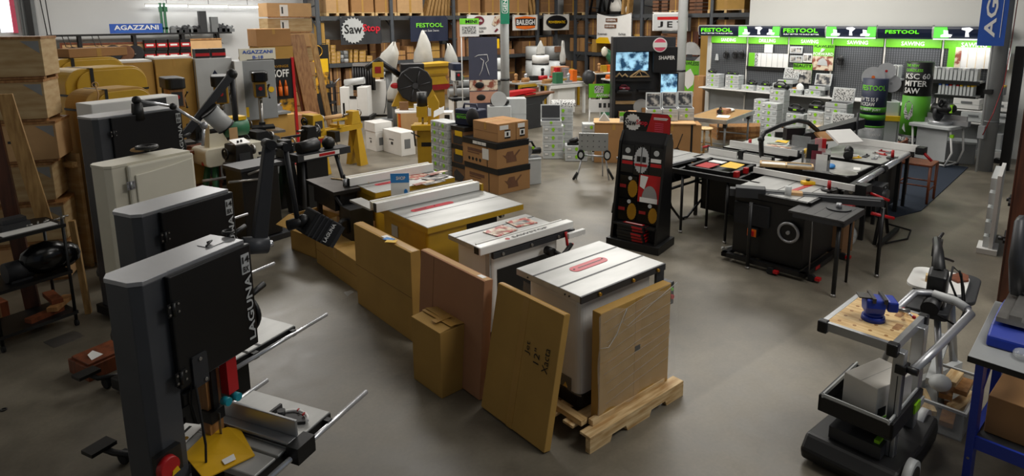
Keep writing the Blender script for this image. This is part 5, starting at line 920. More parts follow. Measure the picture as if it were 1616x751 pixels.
txt(lb, 'LAGUNA', Mx @ V((.045, -.081, -.06)), Mx.to_3x3() @ V((0, 0, 1)), Mx.to_3x3() @ V((-1, 0, 0)), .12, .024, 'white')
# second arm behind: silver rods and filter can
Yb = 6.9
P = [onY(x, y, Yb) for x, y in ((215, 158), (273, 168), (322, 198), (320, 230), (345, 168), (300, 205), (371, 120), (378, 200))]
o = P[0]; Lq = [p-o for p in P]; ar2 = E('articulated_arm', 'silver jointed rod arm rising from the farthest black bandsaw', 'lamp arm', tuple(o))
part(ar2, 'arm_base', 'black', S().c(Lq[0]+V((.0, 0, -.19)), Lq[0]+V((0, 0, -.03)), .06, .045)); part(ar2, 'joint', 'black', S().s(*Lq[0], .04).s(*Lq[1], .035)); part(ar2, 'rod', 'chrome', S().c(Lq[0], Lq[1], .015)); part(ar2, 'rod', 'chrome', S().c(Lq[1], Lq[2], .016)); part(ar2, 'joint', 'silver', S().s(*Lq[2], .04)); part(ar2, 'rod', 'chrome', S().c(Lq[2], Lq[3], .015))
ar3 = E('filter_boom', 'black slanting beam arm with a ribbed silver filter can', 'lamp arm', tuple(P[5])); z0 = P[5]
a, b2 = onY(290, 215, 7.4)-z0, onY(366, 117, 7.4)-z0; part(ar3, 'beam', 'charcoal', S().c(a, b2, .055, n=4)); part(ar3, 'link', 'charcoal', S().c(b2, onY(372, 190, 7.4)-z0, .03)); part(ar3, 'end_joint', 'black', S().s(*b2, .06))
a, b2 = onY(333, 170, 7.3)-z0, onY(352, 192, 7.3)-z0; c0 = onY(345, 183, 7.3)-z0
part(ar3, 'filter_can', 'light_grey', S().c(c0+V((-.09, 0, .06)), c0+V((.06, 0, -.12)), .1, .1, n=10)); part(ar3, 'can_cap', 'black', S().c(c0+V((-.1, 0, .072)), c0+V((-.09, 0, .06)), .105, .105, n=20).c(c0+V((.06, 0, -.12)), c0+V((.068, 0, -.13)), .105, n=20))
kn = E('black_handwheel', 'black plastic handwheel lying on the cream white bandsaw top', 'handwheel', tuple(at(232, 236, 1.83))); part(kn, 'rim', 'black', S().ring((0, 0, .02), 'z', .07, .014)); part(kn, 'hub', 'black', S().c((0, 0, -.02), (0, 0, .02), .02).c((-.07, 0, .02), (.07, 0, .02), .008)); part(kn, 'rag', 'card_light', S().s(-.05, .05, .0, .06, .05, .02))
wt = E('machine_cover', 'low white machine housing with dark screen behind the 18 bandsaw', 'machine', (.86, 7.75, 0), 20)
part(wt, 'housing', 'white', S().b(0, .95, 0, .3, .1, 1.98), bev=.01); part(wt, 'dark_panel', 'charcoal', S().b(.5, .8, -.005, 0, 1.86, 1.965)); part(wt, 'accent', 'pink', S().b(.49, .5, -.006, 0, 1.86, 1.965)); part(wt, 'base', 'black', S().b(0, .95, 0, .3, 0, .1))
# ---------------------------------------------------------------- mustard bandsaws / strapped crates
def mustard_saw(loc, rz, w, d, zt, r, label, straps, num=0):
    e = E('strapped_bandsaw', label, 'bandsaw', loc, rz, None)
    part(e, 'body', 'card_mustard' if num == 2 else 'mustard', S().rr(0, w, 0, zt, r, 'y', 0, d, n=8, c=(0, 1, 1, 0)), bev=.01); part(e, 'front_door', 'mustard', S().rr(.12, w-.02, zt*.55, zt-.03, r*.9, 'y', -.03, 0, n=8, c=(0, 1, 1, 0)), bev=.008)
    for z in straps: part(e, 'strap', 'black', S().b(-.004, w*.99 if z < zt-r else w-.08, -.036, -.031, z, z+.025).b(-.006, -.0, -.036, d, z, z+.025))
    if num != 3: part(e, 'strap', 'black', S().b(w*.28, w*.32, -.036, -.031, zt*.7, zt).b(w*.28, w*.32, -.03, d, zt, zt+.004))
    return e
ms_a = mustard_saw((.8, 9.3, 0), 22, 1.02, .5, 2.25, .22, 'tall mustard strapped bandsaw, the middle one with a black cross strap', (1.93, 1.5))
mustard_saw((.88, 8.5, 0), 22, .8, .4, 2.05, .2, 'shorter mustard strapped bandsaw with a knotted cord', (1.82,), 2)
ms_c = mustard_saw((.72, 10.4, 0), 22, 1.05, .5, 2.33, .25, 'rear tall mustard strapped bandsaw beside the wooden crates', (1.95, 1.6), 0)
part(ms_c, 'switch_panel', 'black', S().b(.1, .24, -.05, -.03, 1.2, 1.32)); sb = part(ms_c, 'switch', 'black', S().b(.16, .26, -.06, -.03, .9, 1.1)); part(sb, 'button', 'yellow', S().c((.21, -.06, 1.05), (.21, -.08, 1.05), .03)); part(sb, 'button', 'red', S().c((.21, -.06, .95), (.21, -.08, .95), .03))
solo('twine', 'card_light', S().t([(0, 0, 0), (.02, -.01, -.1), (.0, 0, -.2), (.01, -.0, -.33)], .008, 5).ring((0, 0, 0), 'y', .03, .006, 12), 'knotted cord hanging over the shorter mustard bandsaw', 'cord', tuple(onY(150, 134, 8.48)))
# grey sheet and cartons behind
carton('carton', 'flat brown carton with pale edge lying on the rear mustard bandsaw', (1.0, 10.55, 2.335), 22, .8, .3, .12, 'card', seam=False)
carton('carton', 'wide brown carton with white top edge behind the crate stack', (.95, 13.4, 0), 10, .7, .5, 2.25, 'card_pink', seam=False)
for k, (x0, x1, y) in enumerate(((183, 244, 99), (243, 306, 93))):
    a = onY(x0, y, 11.6); b2 = onY(x1, y, 11.6 if k == 0 else 11.6)
    carton('tall_carton', ['tall mustard carton behind the mustard bandsaws, left of pair', 'tall mustard carton beside the grey cabinet saw, right of pair'][k], (a.x, 11.6-.02*k, 0), 2, b2.x-a.x-.02, .6, (a.z+b2.z)/2, 'card_mustard', seam=False)
    solo('foam_board', 'white', S().b(0, b2.x-a.x-.03, 0, .55, 0, .03), 'white board lying on the tall mustard carton, %s one' % ['left', 'right'][k], 'board', (a.x, 11.62, (a.z+b2.z)/2+.003), 2)
# ---------------------------------------------------------------- crates, far left
rc_ = [(0, 0), (.02, -.02), (-.03, .02), (.05, -.01), (.0, 0), (.03, 0)]
cp = onY(57, 57, 8.3)
for k in range(6):
    h = cp.z/6; cx, cy = rc_[k]
    e = E('wooden_crate', 'plywood crate in the tall stack at the left edge, %s' % ordn(k, 6), 'crate', (cp.x-1.0*math.cos(math.radians(20))+cx, 8.3+1.0*math.sin(math.radians(20))+cy, k*h), -20, 'plywood crates at the left edge')
    part(e, 'box', 'plywood' if k % 3 else 'card_light', S().b(0, 1.0, 0, .5, .03, h-.012), bev=.004); part(e, 'lid_edge', 'oak', S().b(-.006, 1.006, -.006, .506, h-.03, h-.004)); part(e, 'runner', 'oak', S().b(.02, .98, .02, .1, 0, .03).b(.02, .98, .4, .48, 0, .03)); part(e, 'stencil', 'charcoal', S().b(.56, .62, -.002, 0, h*.5, h*.56)); part(e, 'corner_patch', 'grey', S().p([(.82, h-.05), (.98, h-.05), (.98, h*.6)], 'y', -.0025, -.0005))
e = E('plywood_panel', 'bare plywood panel standing right of the crate stack', 'panel', (.5, 9.0, 0), -60); part(e, 'sheet', 'plywood', S().b(0, .5, 0, .04, 0, 1.35)); part(e, 'brace', 'pine', S().b(0, .5, -.06, 0, 1.2, 1.26))
# timber leaning at the left
P0 = onY(58, 352, 7.3); P1 = onY(-8, 150, 7.3)
solo('leaning_plank', 'pine_z', S().p([(0, 0), (.12, 0), (.12+P1.x-P0.x, P1.z-P0.z), (P1.x-P0.x, P1.z-P0.z)], 'y', 0, .05), 'knotty pale plank leaning by the left edge over the black cart', 'plank', tuple(P0), -10)
solo('leaning_plank', 'walnut', S().p([(0, 0), (.12, 0), (.02, 2.0), (-.1, 2.0)], 'y', 0, .04), 'dark brown plank standing behind the knotty plank', 'plank', (.08, 7.3, 0), -20)
solo('leaning_plank', 'pine_z', S().p([(0, 0), (.05, 0), (.02, .95), (-.03, .95)], 'y', 0, .05), 'short yellow stick leaning right of the black cart', 'plank', (.52, 6.6, 0), -20)
# black wire cart
ct = E('shelf_cart', 'black shelf cart loaded with hardware and dark bundles at the left edge', 'cart', (-.12, 6.2, 0), 18)
for x, y in ((0, 0), (.58, 0), (0, .4), (.58, .4)): part(ct, 'post', 'black', S().c((x, y, .06), (x, y, 1.05), .014)); 
for z in (.12, .52, .97): part(ct, 'shelf', 'black', S().b(-.02, .6, -.02, .42, z, z+.03))
for x, y in ((0, 0), (.58, 0), (0, .4), (.58, .4)): part(ct, 'caster', 'rubber', S().c((x-.012, y, .03), (x+.012, y, .03), .03))
rnd = random.Random(11)
solo('metal_drawer_tray', 'charcoal', S().b(0, .22, 0, .16, 0, .06).b(.02, .2, .02, .14, .06, .1), 'grey hardware tray on top of the black cart', 'tray', (.0, 6.4, 1.001), 18)
solo('white_papers', 'paper', S().b(0, .42, 0, .14, 0, .006), 'white paper strips on the front of the black cart top', 'papers', (.0, 6.25, 1.001), 18)
for k in range(9): a = rnd.random()*3; solo('bolt_piece', 'steel', S().c((0, 0, .01), (.05*math.cos(a), .05*math.sin(a), .012), .008, n=8), 'small steel bolt scattered on the black cart top', 'bolt', (.18+.04*k, 6.42+.012*k+.06*rnd.random(), 1.008), 0, 'loose bolts on the cart top')
solo('plastic_bundle', 'black_gloss', S().s(0, 0, .15, .22, .14, .15).s(.15, .02, .12, .14, .12, .12), 'shiny black wrapped bundle on the middle shelf of the cart', 'bundle', (.28, 6.45, .551), 18); solo('motor_part', 'charcoal', S().c((0, 0, .09), (.2, 0, .09), .09).b(.02, .18, -.07, .07, 0, .02), 'dark motor on the middle shelf of the black cart', 'motor', (-.03, 6.38, .551), 18)
for k, (x, y, a, m) in enumerate(((.1, 6.3, 30, 'redwood'), (.3, 6.35, 60, 'oak'), (.36, 6.45, 100, 'redwood'))): solo('wood_offcut', m, S().b(0, .3, 0, .09, 0, .04), ['reddish offcut on the bottom shelf of the cart', 'long tan offcut sticking out of the cart bottom shelf', 'upright reddish offcut at the cart bottom right'][k], 'offcut', (x, y, .151+.041*k), a)
solo('tread_plate', 'steel', S().b(0, .25, 0, .2, 0, .003), 'steel tread plate in front of the cart on the floor', 'plate', (.22, 6.0, .001), 18)
solo('brown_carton_edge', 'card', S().b(-.35, 0, 0, .35, 0, .28), 'brown carton cut by the left edge of the picture', 'carton', (at(17, 560).x-.02, at(17, 560).y, 0), 18, bev=.004); solo('wood_block', 'redwood', S().b(-.3, 0, 0, .3, 0, .2), 'reddish wooden box behind the carton at the left edge', 'box', (at(20, 520).x, at(20, 520).y+.25, 0), 18, bev=.004)
solo('wood_crate_low', 'redwood', S().b(0, .4, 0, .3, 0, .12).b(.02, .38, .02, .28, .12, .14), 'low reddish crate with papers between the cart and bandsaws', 'crate', (.38, 5.7, 0), 20, bev=.004)
solo('white_sheet', 'paper', S().add([(0, 0, 0), (.1, .02, 0), (.08, .14, .01), (.02, .1, .01)], [(0, 1, 2, 3)]), 'white paper sheet on the low reddish crate', 'paper', (.42, 5.78, .142), 20)
solo('washer', 'black', S().ring((0, 0, .005), 'z', .018, .005, 14), 'small black ring lying on the dark floor', 'ring', (at(6, 647).x, at(6, 647).y, 0))

for o_ in list(bpy.data.objects):
    if o_.parent is None and o_.get('label') and ' cart' in o_['label'] and 5.9 < o_.location.y < 6.7 and o_.location.x < 1: o_.location.y += .55
# ================================================================ left wall shelf and machines at the back left
YW = 20.7
a, b2 = onY(75, 54, YW), onY(366, 50, YW); Lw = b2.x-a.x
ws = E('steel_shelf', 'long black steel shelf on uprights along the white back wall', 'shelf', (a.x, YW, 0))
zs = 2.5
part(ws, 'board', 'black', S().b(0, Lw, 0, .4, zs-.05, zs)); 
for i, px in enumerate((77, 126, 213, 290, 345)): part(ws, 'upright', 'black', S().b(onY(px, 60, YW).x-a.x-.04, onY(px, 60, YW).x-a.x+.04, .02, .06, 0, zs-.05).b(onY(px, 60, YW).x-a.x-.04, onY(px, 60, YW).x-a.x+.04, .34, .38, 0, zs-.05))
for i, (x0, x1, yt, yb) in enumerate(((98, 122, 67, 95), (129, 228, 66, 95), (230, 300, 62, 95), (303, 350, 60, 96))):
    A, B_ = onY(x0, yb, YW+.02), onY(x1, yt, YW+.02)
    e = E('peg_board', 'tan pegboard panel under the black wall shelf, %s' % nth(i, 4), 'board', (A.x, YW+.1, A.z), 0, 'tan boards under the wall shelf'); part(e, 'board', 'card_light', S().b(0, B_.x-A.x, 0, .02, 0, B_.z-A.z)); part(e, 'frame', 'redwood', S().b(0, B_.x-A.x, -.02, 0, B_.z-A.z-.05, B_.z-A.z).b(0, .05, -.02, 0, 0, B_.z-A.z-.05))
for i, px in enumerate((115, 139, 151, 164, 178, 197, 213)):
    c0 = onY(px, 84, YW-.1); r = .16 if i < 4 else .22
    e = E('sanding_disc', 'dark round disc hanging on the tan pegboard, %s' % nth(i, 7), 'disc', tuple(c0), 0, 'dark discs on the pegboard'); part(e, 'disc', 'charcoal' if i != 5 else 'shelf_wood', S().c((0, .0, 0), (.05, .1, 0), r, n=20)); part(e, 'arbor', 'steel', S().c((0, -.05, -.02), (0, 0, -.02), .02))
for i in range(8):
    r_, c_ = i % 2, i//2; p = onY(229+19*c_, 92-14*r_ if c_ < 9 else 0, YW-.1); zb = 1.72+.3*r_
    e = E('blade_carton', 'black and red retail box under the wall shelf, %s column, %s row' % (nth(c_, 4), ['lower', 'upper'][r_]), 'box', (p.x, YW-.12, zb), 0, 'black and red boxes by the wall shelf')
    part(e, 'box', 'black', S().b(0, .27, 0, .25, 0, .29)); part(e, 'red_band', 'red', S().b(0, .27, -.003, 0, .08, .2)); part(e, 'white_text', 'white', S().b(.04, .22, -.005, -.003, .12, .17))
solo('box_shelf', 'oak', S().b(0, 1.3, 0, .3, 0, .04), 'wooden ledge carrying the black and red boxes', 'shelf', (onY(229, 92, YW).x-.05, YW-.13, 1.67))
g1x, g1z = onY(307, 93, 11.5).x, onY(307, 93, 11.5).z+.003
for i in range(2): p = onY(308+17*i, 92, 17); e = E('blade_carton', 'low black and red box above the grey cabinet saw, %s' % ['left', 'right'][i], 'box', (g1x+.05+.26*i, 11.62, g1z)); part(e, 'box', 'black', S().b(0, .22, 0, .2, 0, .15)); part(e, 'red_band', 'red', S().b(0, .22, -.003, 0, .03, .08))
# blue sign and shelf-top goods
A, B_ = onY(174, 53, YW-.05), onY(256, 37, YW-.05)
e = E('wall_sign', 'blue horizontal sign with white letters on the wall shelf', 'sign', (A.x, YW-.05, A.z)); part(e, 'panel', 'blue', S().b(0, B_.x-A.x, 0, .02, 0, B_.z-A.z)); txt(e, 'AGAZZANI', ((B_.x-A.x)*.08, -.002, (B_.z-A.z)*.35), X_, Z_, (B_.x-A.x)*.84, (B_.z-A.z)*.5, 'white'); part(e, 'underline', 'blue_l', S().b((B_.x-A.x)*.1, (B_.x-A.x)*.9, -.004, 0, (B_.z-A.z)*.18, (B_.z-A.z)*.21))
for i, px in enumerate((257, 263)): p = onY(px, 50, YW); solo('green_bracket', 'green_m', S().b(0, .06, 0, .08, 0, .85).b(-.02, .08, 0, .08, .1, .16).b(-.02, .1, -.02, .08, .6, .75), 'tall green metal bracket standing on the wall shelf, %s' % ['left', 'right'][i], 'bracket', (p.x, YW+.1, zs+.001), 0, 'green brackets on the wall shelf')
rnd = random.Random(4)
for i, px in enumerate((271, 280, 290, 300, 306, 318, 336, 345, 352, 360)):
    p = onY(px, 50, YW); hh = [.2, .16, .22, .18, .2, .62, .45, .25, .2, .18][i]
    s = S().b(0, .2, 0, .2, 0, hh) if i in (5, 6) else S().b(0, .22, 0, .2, 0, hh*.5).s(.08, .1, hh*.6, .1, .08, hh*.4).c((.12, .1, hh*.3), (.2, .1, hh), .03)
    solo('spare_part', 'charcoal' if i % 3 else 'mid_grey', s, 'dark machine part on top of the wall shelf, %s' % nth(i, 10), 'machine part', (p.x, YW+.08, zs+.001), 0, 'dark parts on the wall shelf')
for i, px in enumerate((98, 107, 145, 155, 300, 338, 345)):
    p = onY(px, 60, YW-.02); solo('hook_wire', 'black', S().t([(0, 0, 0), (.06, 0, -.3), (.12, 0, -.32)], .01, 5), 'black wire hook hanging from the wall shelf, %s' % nth(i, 7), 'hook', (p.x, YW-.01, zs-.02), 0, 'wire hooks under the wall shelf')
A, B_ = onY(304, 100, 19.5), onY(349, 60, 19.5); e = E('wooden_board', 'large tan board with a thin frame leaning behind the grey saw', 'board', (A.x, 19.5, 0)); part(e, 'board', 'card_light', S().b(0, B_.x-A.x, 0, .03, 0, B_.z)); part(e, 'frame', 'oak', S().b(0, B_.x-A.x, -.02, 0, B_.z-.04, B_.z))
# ---- grey cabinet bandsaws
def grey_saw(px0, px1, yt, Y, label, col, d=.5):
    A, B_ = onY(px0, yt, Y), onY(px1, yt, Y); w_ = B_.x-A.x; h = A.z; e = E('cabinet_bandsaw', label, 'bandsaw', (A.x, Y, 0))
    part(e, 'upper_cabinet', col, S().b(0, w_, 0, d, h*.52, h), bev=.01); part(e, 'spine', col, S().b(0, w_*.22, 0, d, .1, h*.52), bev=.01); part(e, 'lower_cabinet', col, S().b(w_*.22, w_, 0, d, .1, h*.36), bev=.01); part(e, 'base', 'black', S().b(-.02, w_+.02, -.02, d+.02, 0, .1)); part(e, 'saw_table', 'steel', S().b(w_*.25, w_*1.1, -.1, d, h*.4, h*.42))
    dm = part(e, 'diamond_badge', 'navy', S().p([(w_*.5, h*.82), (w_*.6, h*.865), (w_*.5, h*.91), (w_*.4, h*.865)], 'y', -.006, -.001)); part(dm, 'badge_centre', 'light_grey', S().p([(w_*.46, h*.855), (w_*.54, h*.855), (w_*.5, h*.88)], 'y', -.009, -.006))
    part(e, 'yellow_plate', 'yellow', S().b(w_*.04, w_*.24, -.006, -.001, h*.55, h*.63)); part(e, 'switch_plate', 'black', S().b(w_*.05, w_*.18, -.03, -.001, h*.38, h*.45)); part(e, 'stop_button', 'red', S().c((w_*.1, -.03, h*.47), (w_*.1, -.05, h*.47), .03)); return e, w_, h
g1, w1, h1 = grey_saw(307, 366, 93, 11.5, 'light grey cabinet bandsaw with a blue diamond, left of the pair', 'light_grey')
g2, w2, h2 = grey_saw(371, 433, 97, 11.3, 'darker grey cabinet bandsaw with a blue diamond, right of the pair', 'grey')
part(g2, 'white_edge', 'white', S().b(-.02, w2*.16, -.02, .02, h2*.52, h2)); part(g2, 'yellow_sticker', 'yellow', S().c((w2*.86, -.002, h2*.76), (w2*.86, -.008, h2*.76), .05, n=14)); part(g1, 'warning_triangle', 'orange', S().p([(w1*.9, h1*.86), (w1*.98, h1*.86), (w1*.94, h1*.9)], 'y', -.006, -.001))
e = E('name_board', 'cream board with blue lettering on top of the darker grey bandsaw', 'sign', (onY(380, 98, 11.35).x, 11.4, h2+.003)); part(e, 'board', 'cream', S().b(0, .62, 0, .03, 0, .2)); txt(e, 'AGAZZANI', (.05, -.002, .11), X_, Z_, .52, .06, 'blue'); txt(e, 'B-18', (.22, -.002, .02), X_, Z_, .18, .055, 'blue'); part(e, 'strip', 'black', S().b(.12, .58, -.02, 0, -.003, .012))
solo('brass_tin', 'brass', S().l(0, 0, [(.09, 0), (.1, .03), (.09, .07), (.05, .075)]), 'round brass tin on top of the darker grey bandsaw beside the cream board', 'tin', (onY(390, 78, 11.42).x, 11.55, h2+.205)); e = bpy.data.objects['brass_tin']; e.location = (e.location.x, 11.6, h2+.002)
# ---- sale poster with red post
A, B_ = onY(432, 170, 12.3), onY(459, 92, 12.3); e = E('sale_poster', 'black poster with orange bottles reading OFF beside a red post', 'poster', (A.x, 12.3, 0)); W_ = B_.x-A.x
part(e, 'sheet', 'black', S().b(0, W_, 0, .02, A.z-.1, B_.z)); txt(e, '%OFF', (.0, -.002, A.z+(B_.z-A.z)*.62), X_, Z_, W_*.85, .15, 'white'); txt(e, 'SAVINGS', (.02, -.002, A.z+(B_.z-A.z)*.82), X_, Z_, W_*.8, .05, 'brass'); s = S()
for k in range(3): s.c((.04+.11*k, -.02, A.z+.22), (.04+.11*k, -.02, A.z+.4), .035, .035).c((.04+.11*k, -.02, A.z+.4), (.04+.11*k, -.02, A.z+.52), .03, .008)
part(e, 'bottle_print', 'orange', s); part(e, 'tool_print', 'photo_y', S().b(0, W_, -.006, 0, A.z-.1, A.z+.15)); part(e, 'red_post', 'red', S().b(W_, W_+.05, -.02, .04, 0, B_.z+.02)); part(e, 'foot', 'red', S().b(W_-.1, W_+.1, -.15, .15, 0, .03))
carton('carton', 'plain brown carton on the floor under the leaning planks', (onY(462, 155, 13.6).x, 13.6, 0), 0, .55, .5, .78, 'card_pink')
carton('carton', 'mustard carton behind the black lathes beside the red post', (onY(432, 170, 13.0).x, 13.0, 0), 0, .45, .4, .9, 'card_mustard')
# ---- middle crate stack
A = onY(421, 10, 15.5); B_ = onY(491, 10, 15.5)
for k in range(9):
    h = .36
    e = E('wooden_crate', 'pale plywood crate in the tall stack left of the rack, %s' % (ordn(k, 9) if k < 8 else 'topmost'), 'crate', (A.x, 15.5+.02*(k % 2), k*h), 0, 'pale crates left of the rack'); part(e, 'box', 'plywood' if k % 2 else 'card_light', S().b(0, B_.x-A.x-(.0 if k > 5 else 0), 0, .6, .03, h-.01)); part(e, 'runner', 'oak', S().b(.04, B_.x-A.x-.04, 0, .1, 0, .03)); part(e, 'dark_label', 'charcoal', S().b(.34, .38, -.003, 0, .1, .26)); part(e, 'white_side', 'white', S().b(.3, .5, -.002, 0, .04, h-.05))
A = onY(406, 74, 14.6); B_ = onY(458, 45, 14.6); carton('carton', 'large light brown carton on top of the mustard carton, before the crates', (A.x, 14.6, A.z), 0, B_.x-A.x, .6, B_.z-A.z, 'card', seam=False)
A2 = onY(428, 92, 14.5); carton('carton', 'mustard tall carton under the light brown carton', (A.x+.02, 14.58, 0), 0, B_.x-A.x, .62, A.z-.005, 'card_mustard', seam=False)
for i, (x0, x1, m) in enumerate(((464, 491, 'oak'), (461, 470, 'redwood'), (497, 503, 'orange'))):
    p0 = onY(x0, 47, 14.2); p1 = onY(x1-8 if i == 0 else x1, 150, 13.9); wd = [.34, .12, .14][i]
    solo('leaning_plank', m if m != 'orange' else 'pine_z', S().add([(0, 0, 0), (wd, 0, 0), (wd-.22, .35, 2.5), (-.22, .35, 2.5), (0, .05, 0), (wd, .05, 0), (wd-.22, .4, 2.5), (-.22, .4, 2.5)], [(0, 1, 2, 3), (7, 6, 5, 4), (0, 4, 5, 1), (3, 2, 6, 7), (1, 5, 6, 2), (0, 3, 7, 4)]), ['wide brown plank leaning on the crates above the plain carton', 'narrow reddish plank leaning left of the wide plank', 'narrow pale plank right of the crates by the rack'][i], 'plank', (p0.x+.28 if i < 2 else p0.x+.35, 14.3+.1*i, 0))
# ---- black yellow poster, tool cart, white machines
A, B_ = onY(488, 160, 17.6), onY(516, 73, 17.6); e = E('standing_poster', 'tall black and yellow poster of a lathe beside the rack', 'poster', (A.x, 17.6, 0)); W_ = B_.x-A.x
part(e, 'frame', 'black', S().b(-.04, W_+.04, 0, .04, 0, B_.z+.05)); part(e, 'picture', 'yellow', S().b(0, W_, -.005, 0, 1.3, B_.z-.35)); part(e, 'lathe_picture', 'photo_y', S().b(0, W_, -.006, 0, .75, 1.35)); part(e, 'oval_logo', 'brass', S().ring((W_/2, -.01, B_.z-.13), 'y', .16, .015))
def cart(loc, rz, w, d, h, label, m='charcoal'):
    e = E('tool_cart', label, 'cart', loc, rz)
    for x, y in ((0, 0), (w, 0), (0, d), (w, d)): part(e, 'post', m, S().b(x-.02, x+.02, y-.02, y+.02, .06, h)); part(e, 'caster', 'rubber', S().c((x-.012, y, .035), (x+.012, y, .035), .035))
    part(e, 'tray', m, S().b(-.03, w+.03, -.03, d+.03, h-.1, h).b(-.03, w+.03, -.03, d+.03, h*.42, h*.45).b(-.03, w+.03, -.03, d+.03, .08, .12)); part(e, 'handle', 'silver', S().t([(w+.03, .05, h), (w+.15, .05, h+.12), (w+.15, d-.05, h+.12), (w+.03, d-.05, h)], .015)); part(e, 'pad', 'mid_grey', S().b(.05, w-.05, .05, d-.05, h, h+.05)); return e
cart((at(496, 184).x-.3, at(496, 184).y-.3, 0), -30, .75, .5, 1.0, 'charcoal tool cart with trays standing before the lathe poster')
solo('label_print', 'white', S().b(0, .3, 0, .2, 0, .25), 'white carton on the lower tray of the charcoal cart', 'carton', (at(505, 184).x-.3, at(505, 184).y-.25, .46), -30)
p = at(539, 190)
e = E('edge_sander', 'white machine cabinet with U shaped opening and black hoses on top', 'machine', (p.x, p.y, 0), -42); e.scale = (.82, 1, 1)
part(e, 'cabinet', 'white', S().b(0, .3, 0, .5, .12, .95).b(.6, .95, 0, .5, .12, .95).b(.3, .6, 0, .5, .12, .62), bev=.01); part(e, 'base', 'black', S().b(-.1, 1.05, -.1, .6, .03, .12)); part(e, 'dark_slot', 'black', S().b(.33, .57, -.01, 0, .62, .7).b(.08, .14, -.01, 0, .1, .5)); part(e, 'head', 'light_grey', S().c((.1, .25, 1.05), (.8, .25, 1.12), .1)); s = S(); [s.c((.3+.09*k, .6, .8), (.3+.09*k, .62, 1.5), .05) for k in range(9)]; part(e, 'hose_bundle', 'black', s); part(e, 'top_block', 'silver', S().b(.3, .9, .55, .7, 1.5, 1.58)); part(e, 'caster', 'black', S().c((-.1, -.08, .05), (-.04, -.08, .05), .05).c((1.0, -.08, .05), (1.06, -.08, .05), .05))
e = E('white_cabinet', 'plain white cabinet with a hanging black cord right of the white machine', 'cabinet', (at(585, 188).x+.2, at(585, 188).y+.55, 0), -42); part(e, 'body', 'white', S().b(0, .9, 0, .5, .05, 1.05), bev=.01); part(e, 'base', 'black', S().b(0, .9, 0, .5, 0, .05)); part(e, 'cord', 'black', S().t([(.6, -.02, 1.3), (.62, -.03, .9), (.55, -.03, .3), (.5, -.05, .1)], .012, 5)); part(e, 'fitting', 'black', S().s(.6, .05, 1.2, .07)); part(e, 'box', 'sys', S().b(.5, .9, .1, .4, 1.06, 1.3))
# ---- lathes
def lathe(loc, rz, L, label, body, bed_m, leg_m, hz=.72, stand='cab', sc=1.0, name='wood_lathe'):
    e = E(name, label, 'lathe', loc, rz)
    if stand == 'cab':
        part(e, 'headstock_leg', leg_m, S().add([(0, 0, 0), (.36, 0, 0), (.36, .4, 0), (0, .4, 0), (.04, .08, hz), (.3, .08, hz), (.3, .32, hz), (.04, .32, hz)], [(0, 3, 2, 1), (4, 5, 6, 7), (0, 1, 5, 4), (1, 2, 6, 5), (2, 3, 7, 6), (3, 0, 4, 7)]), bev=.01)
        for y in (0, .3): part(e, 'tail_leg', leg_m, S().add([(L-.2, y, 0), (L, y, 0), (L, y+.1, 0), (L-.2, y+.1, 0), (L-.16, .1, hz), (L-.04, .1, hz), (L-.04, .3, hz), (L-.16, .3, hz)], [(0, 3, 2, 1), (4, 5, 6, 7), (0, 1, 5, 4), (1, 2, 6, 5), (2, 3, 7, 6), (3, 0, 4, 7)]))
    else:
        for x in (.08, L-.12): part(e, 'leg', leg_m, S().t([(x-.05, -.05, 0), (x, .12, hz)], .035, 6)); part(e, 'leg', leg_m, S().t([(x-.05, .45, 0), (x, .28, hz)], .035, 6))
        part(e, 'shelf', leg_m, S().b(.05, L-.1, .1, .3, .18, .22))
    part(e, 'bed', bed_m, S().b(0, L, .1, .16, hz, hz+.1).b(0, L, .24, .3, hz, hz+.1).b(.0, .3, .16, .24, hz, hz+.1)); part(e, 'headstock', body, S().p([(.02, hz+.1), (.3, hz+.1), (.28, hz+.36), (.22, hz+.42), (.04, hz+.42)], 'y', .04, .34), bev=.01)
    part(e, 'motor', 'black', S().c((-.12, .1, hz+.12), (.1, -.06, hz+.12), .09)); part(e, 'spindle', 'steel', S().c((.28, .2, hz+.3), (.38, .2, hz+.3), .03).c((.36, .2, hz+.3), (.39, .2, hz+.3), .07)); part(e, 'handwheel', 'black', S().ring((-.03, .2, hz+.3), 'x', .07, .015).c((-.04, .2, hz+.3), (.02, .2, hz+.3), .03))
    part(e, 'tool_rest', body, S().b(L*.5, L*.5+.1, .04, .32, hz+.1, hz+.15).c((L*.52, .1, hz+.15), (L*.52, .1, hz+.24), .02).b(L*.4, L*.68, .07, .1, hz+.23, hz+.27)); part(e, 'tailstock', body, S().p([(L*.78, hz+.1), (L*.98, hz+.1), (L*.94, hz+.36), (L*.82, hz+.36)], 'y', .1, .3), bev=.008); part(e, 'quill', 'steel', S().c((L*.7, .2, hz+.3), (L*.8, .2, hz+.3), .02)); part(e, 'tail_handwheel', 'steel', S().ring((L+.02, .2, hz+.3), 'x', .06, .012))
    part(e, 'control_panel', 'charcoal', S().b(.08, .24, .03, .04, hz+.16, hz+.3)); return e
yl = lathe((4.5, 10.9, 0), 18, 1.3, 'mustard yellow wood lathe on splayed cabinet legs', 'mustard', 'mustard', 'mustard', .72)
part(yl, 'red_screen', 'red_deep', S().b(.1, .22, .0, .02, .62, .7)); part(yl, 'cord', 'black', S().t([(.5, .0, .7), (.52, -.05, .3), (.5, -.03, .05)], .008, 5)); part(yl, 'black_bracket', 'black', S().b(.38, .5, -.12, .1, .6, .8)); part(yl, 'workpiece', 'card_light', S().c((.42, .2, 1.02), (.85, .2, 1.02), .04))
lathe((3.1, 12.1, 0), 6, 1.5, 'green wood lathe behind the black lathes', 'green_m', 'steel', 'green_m', .78, 'legs')
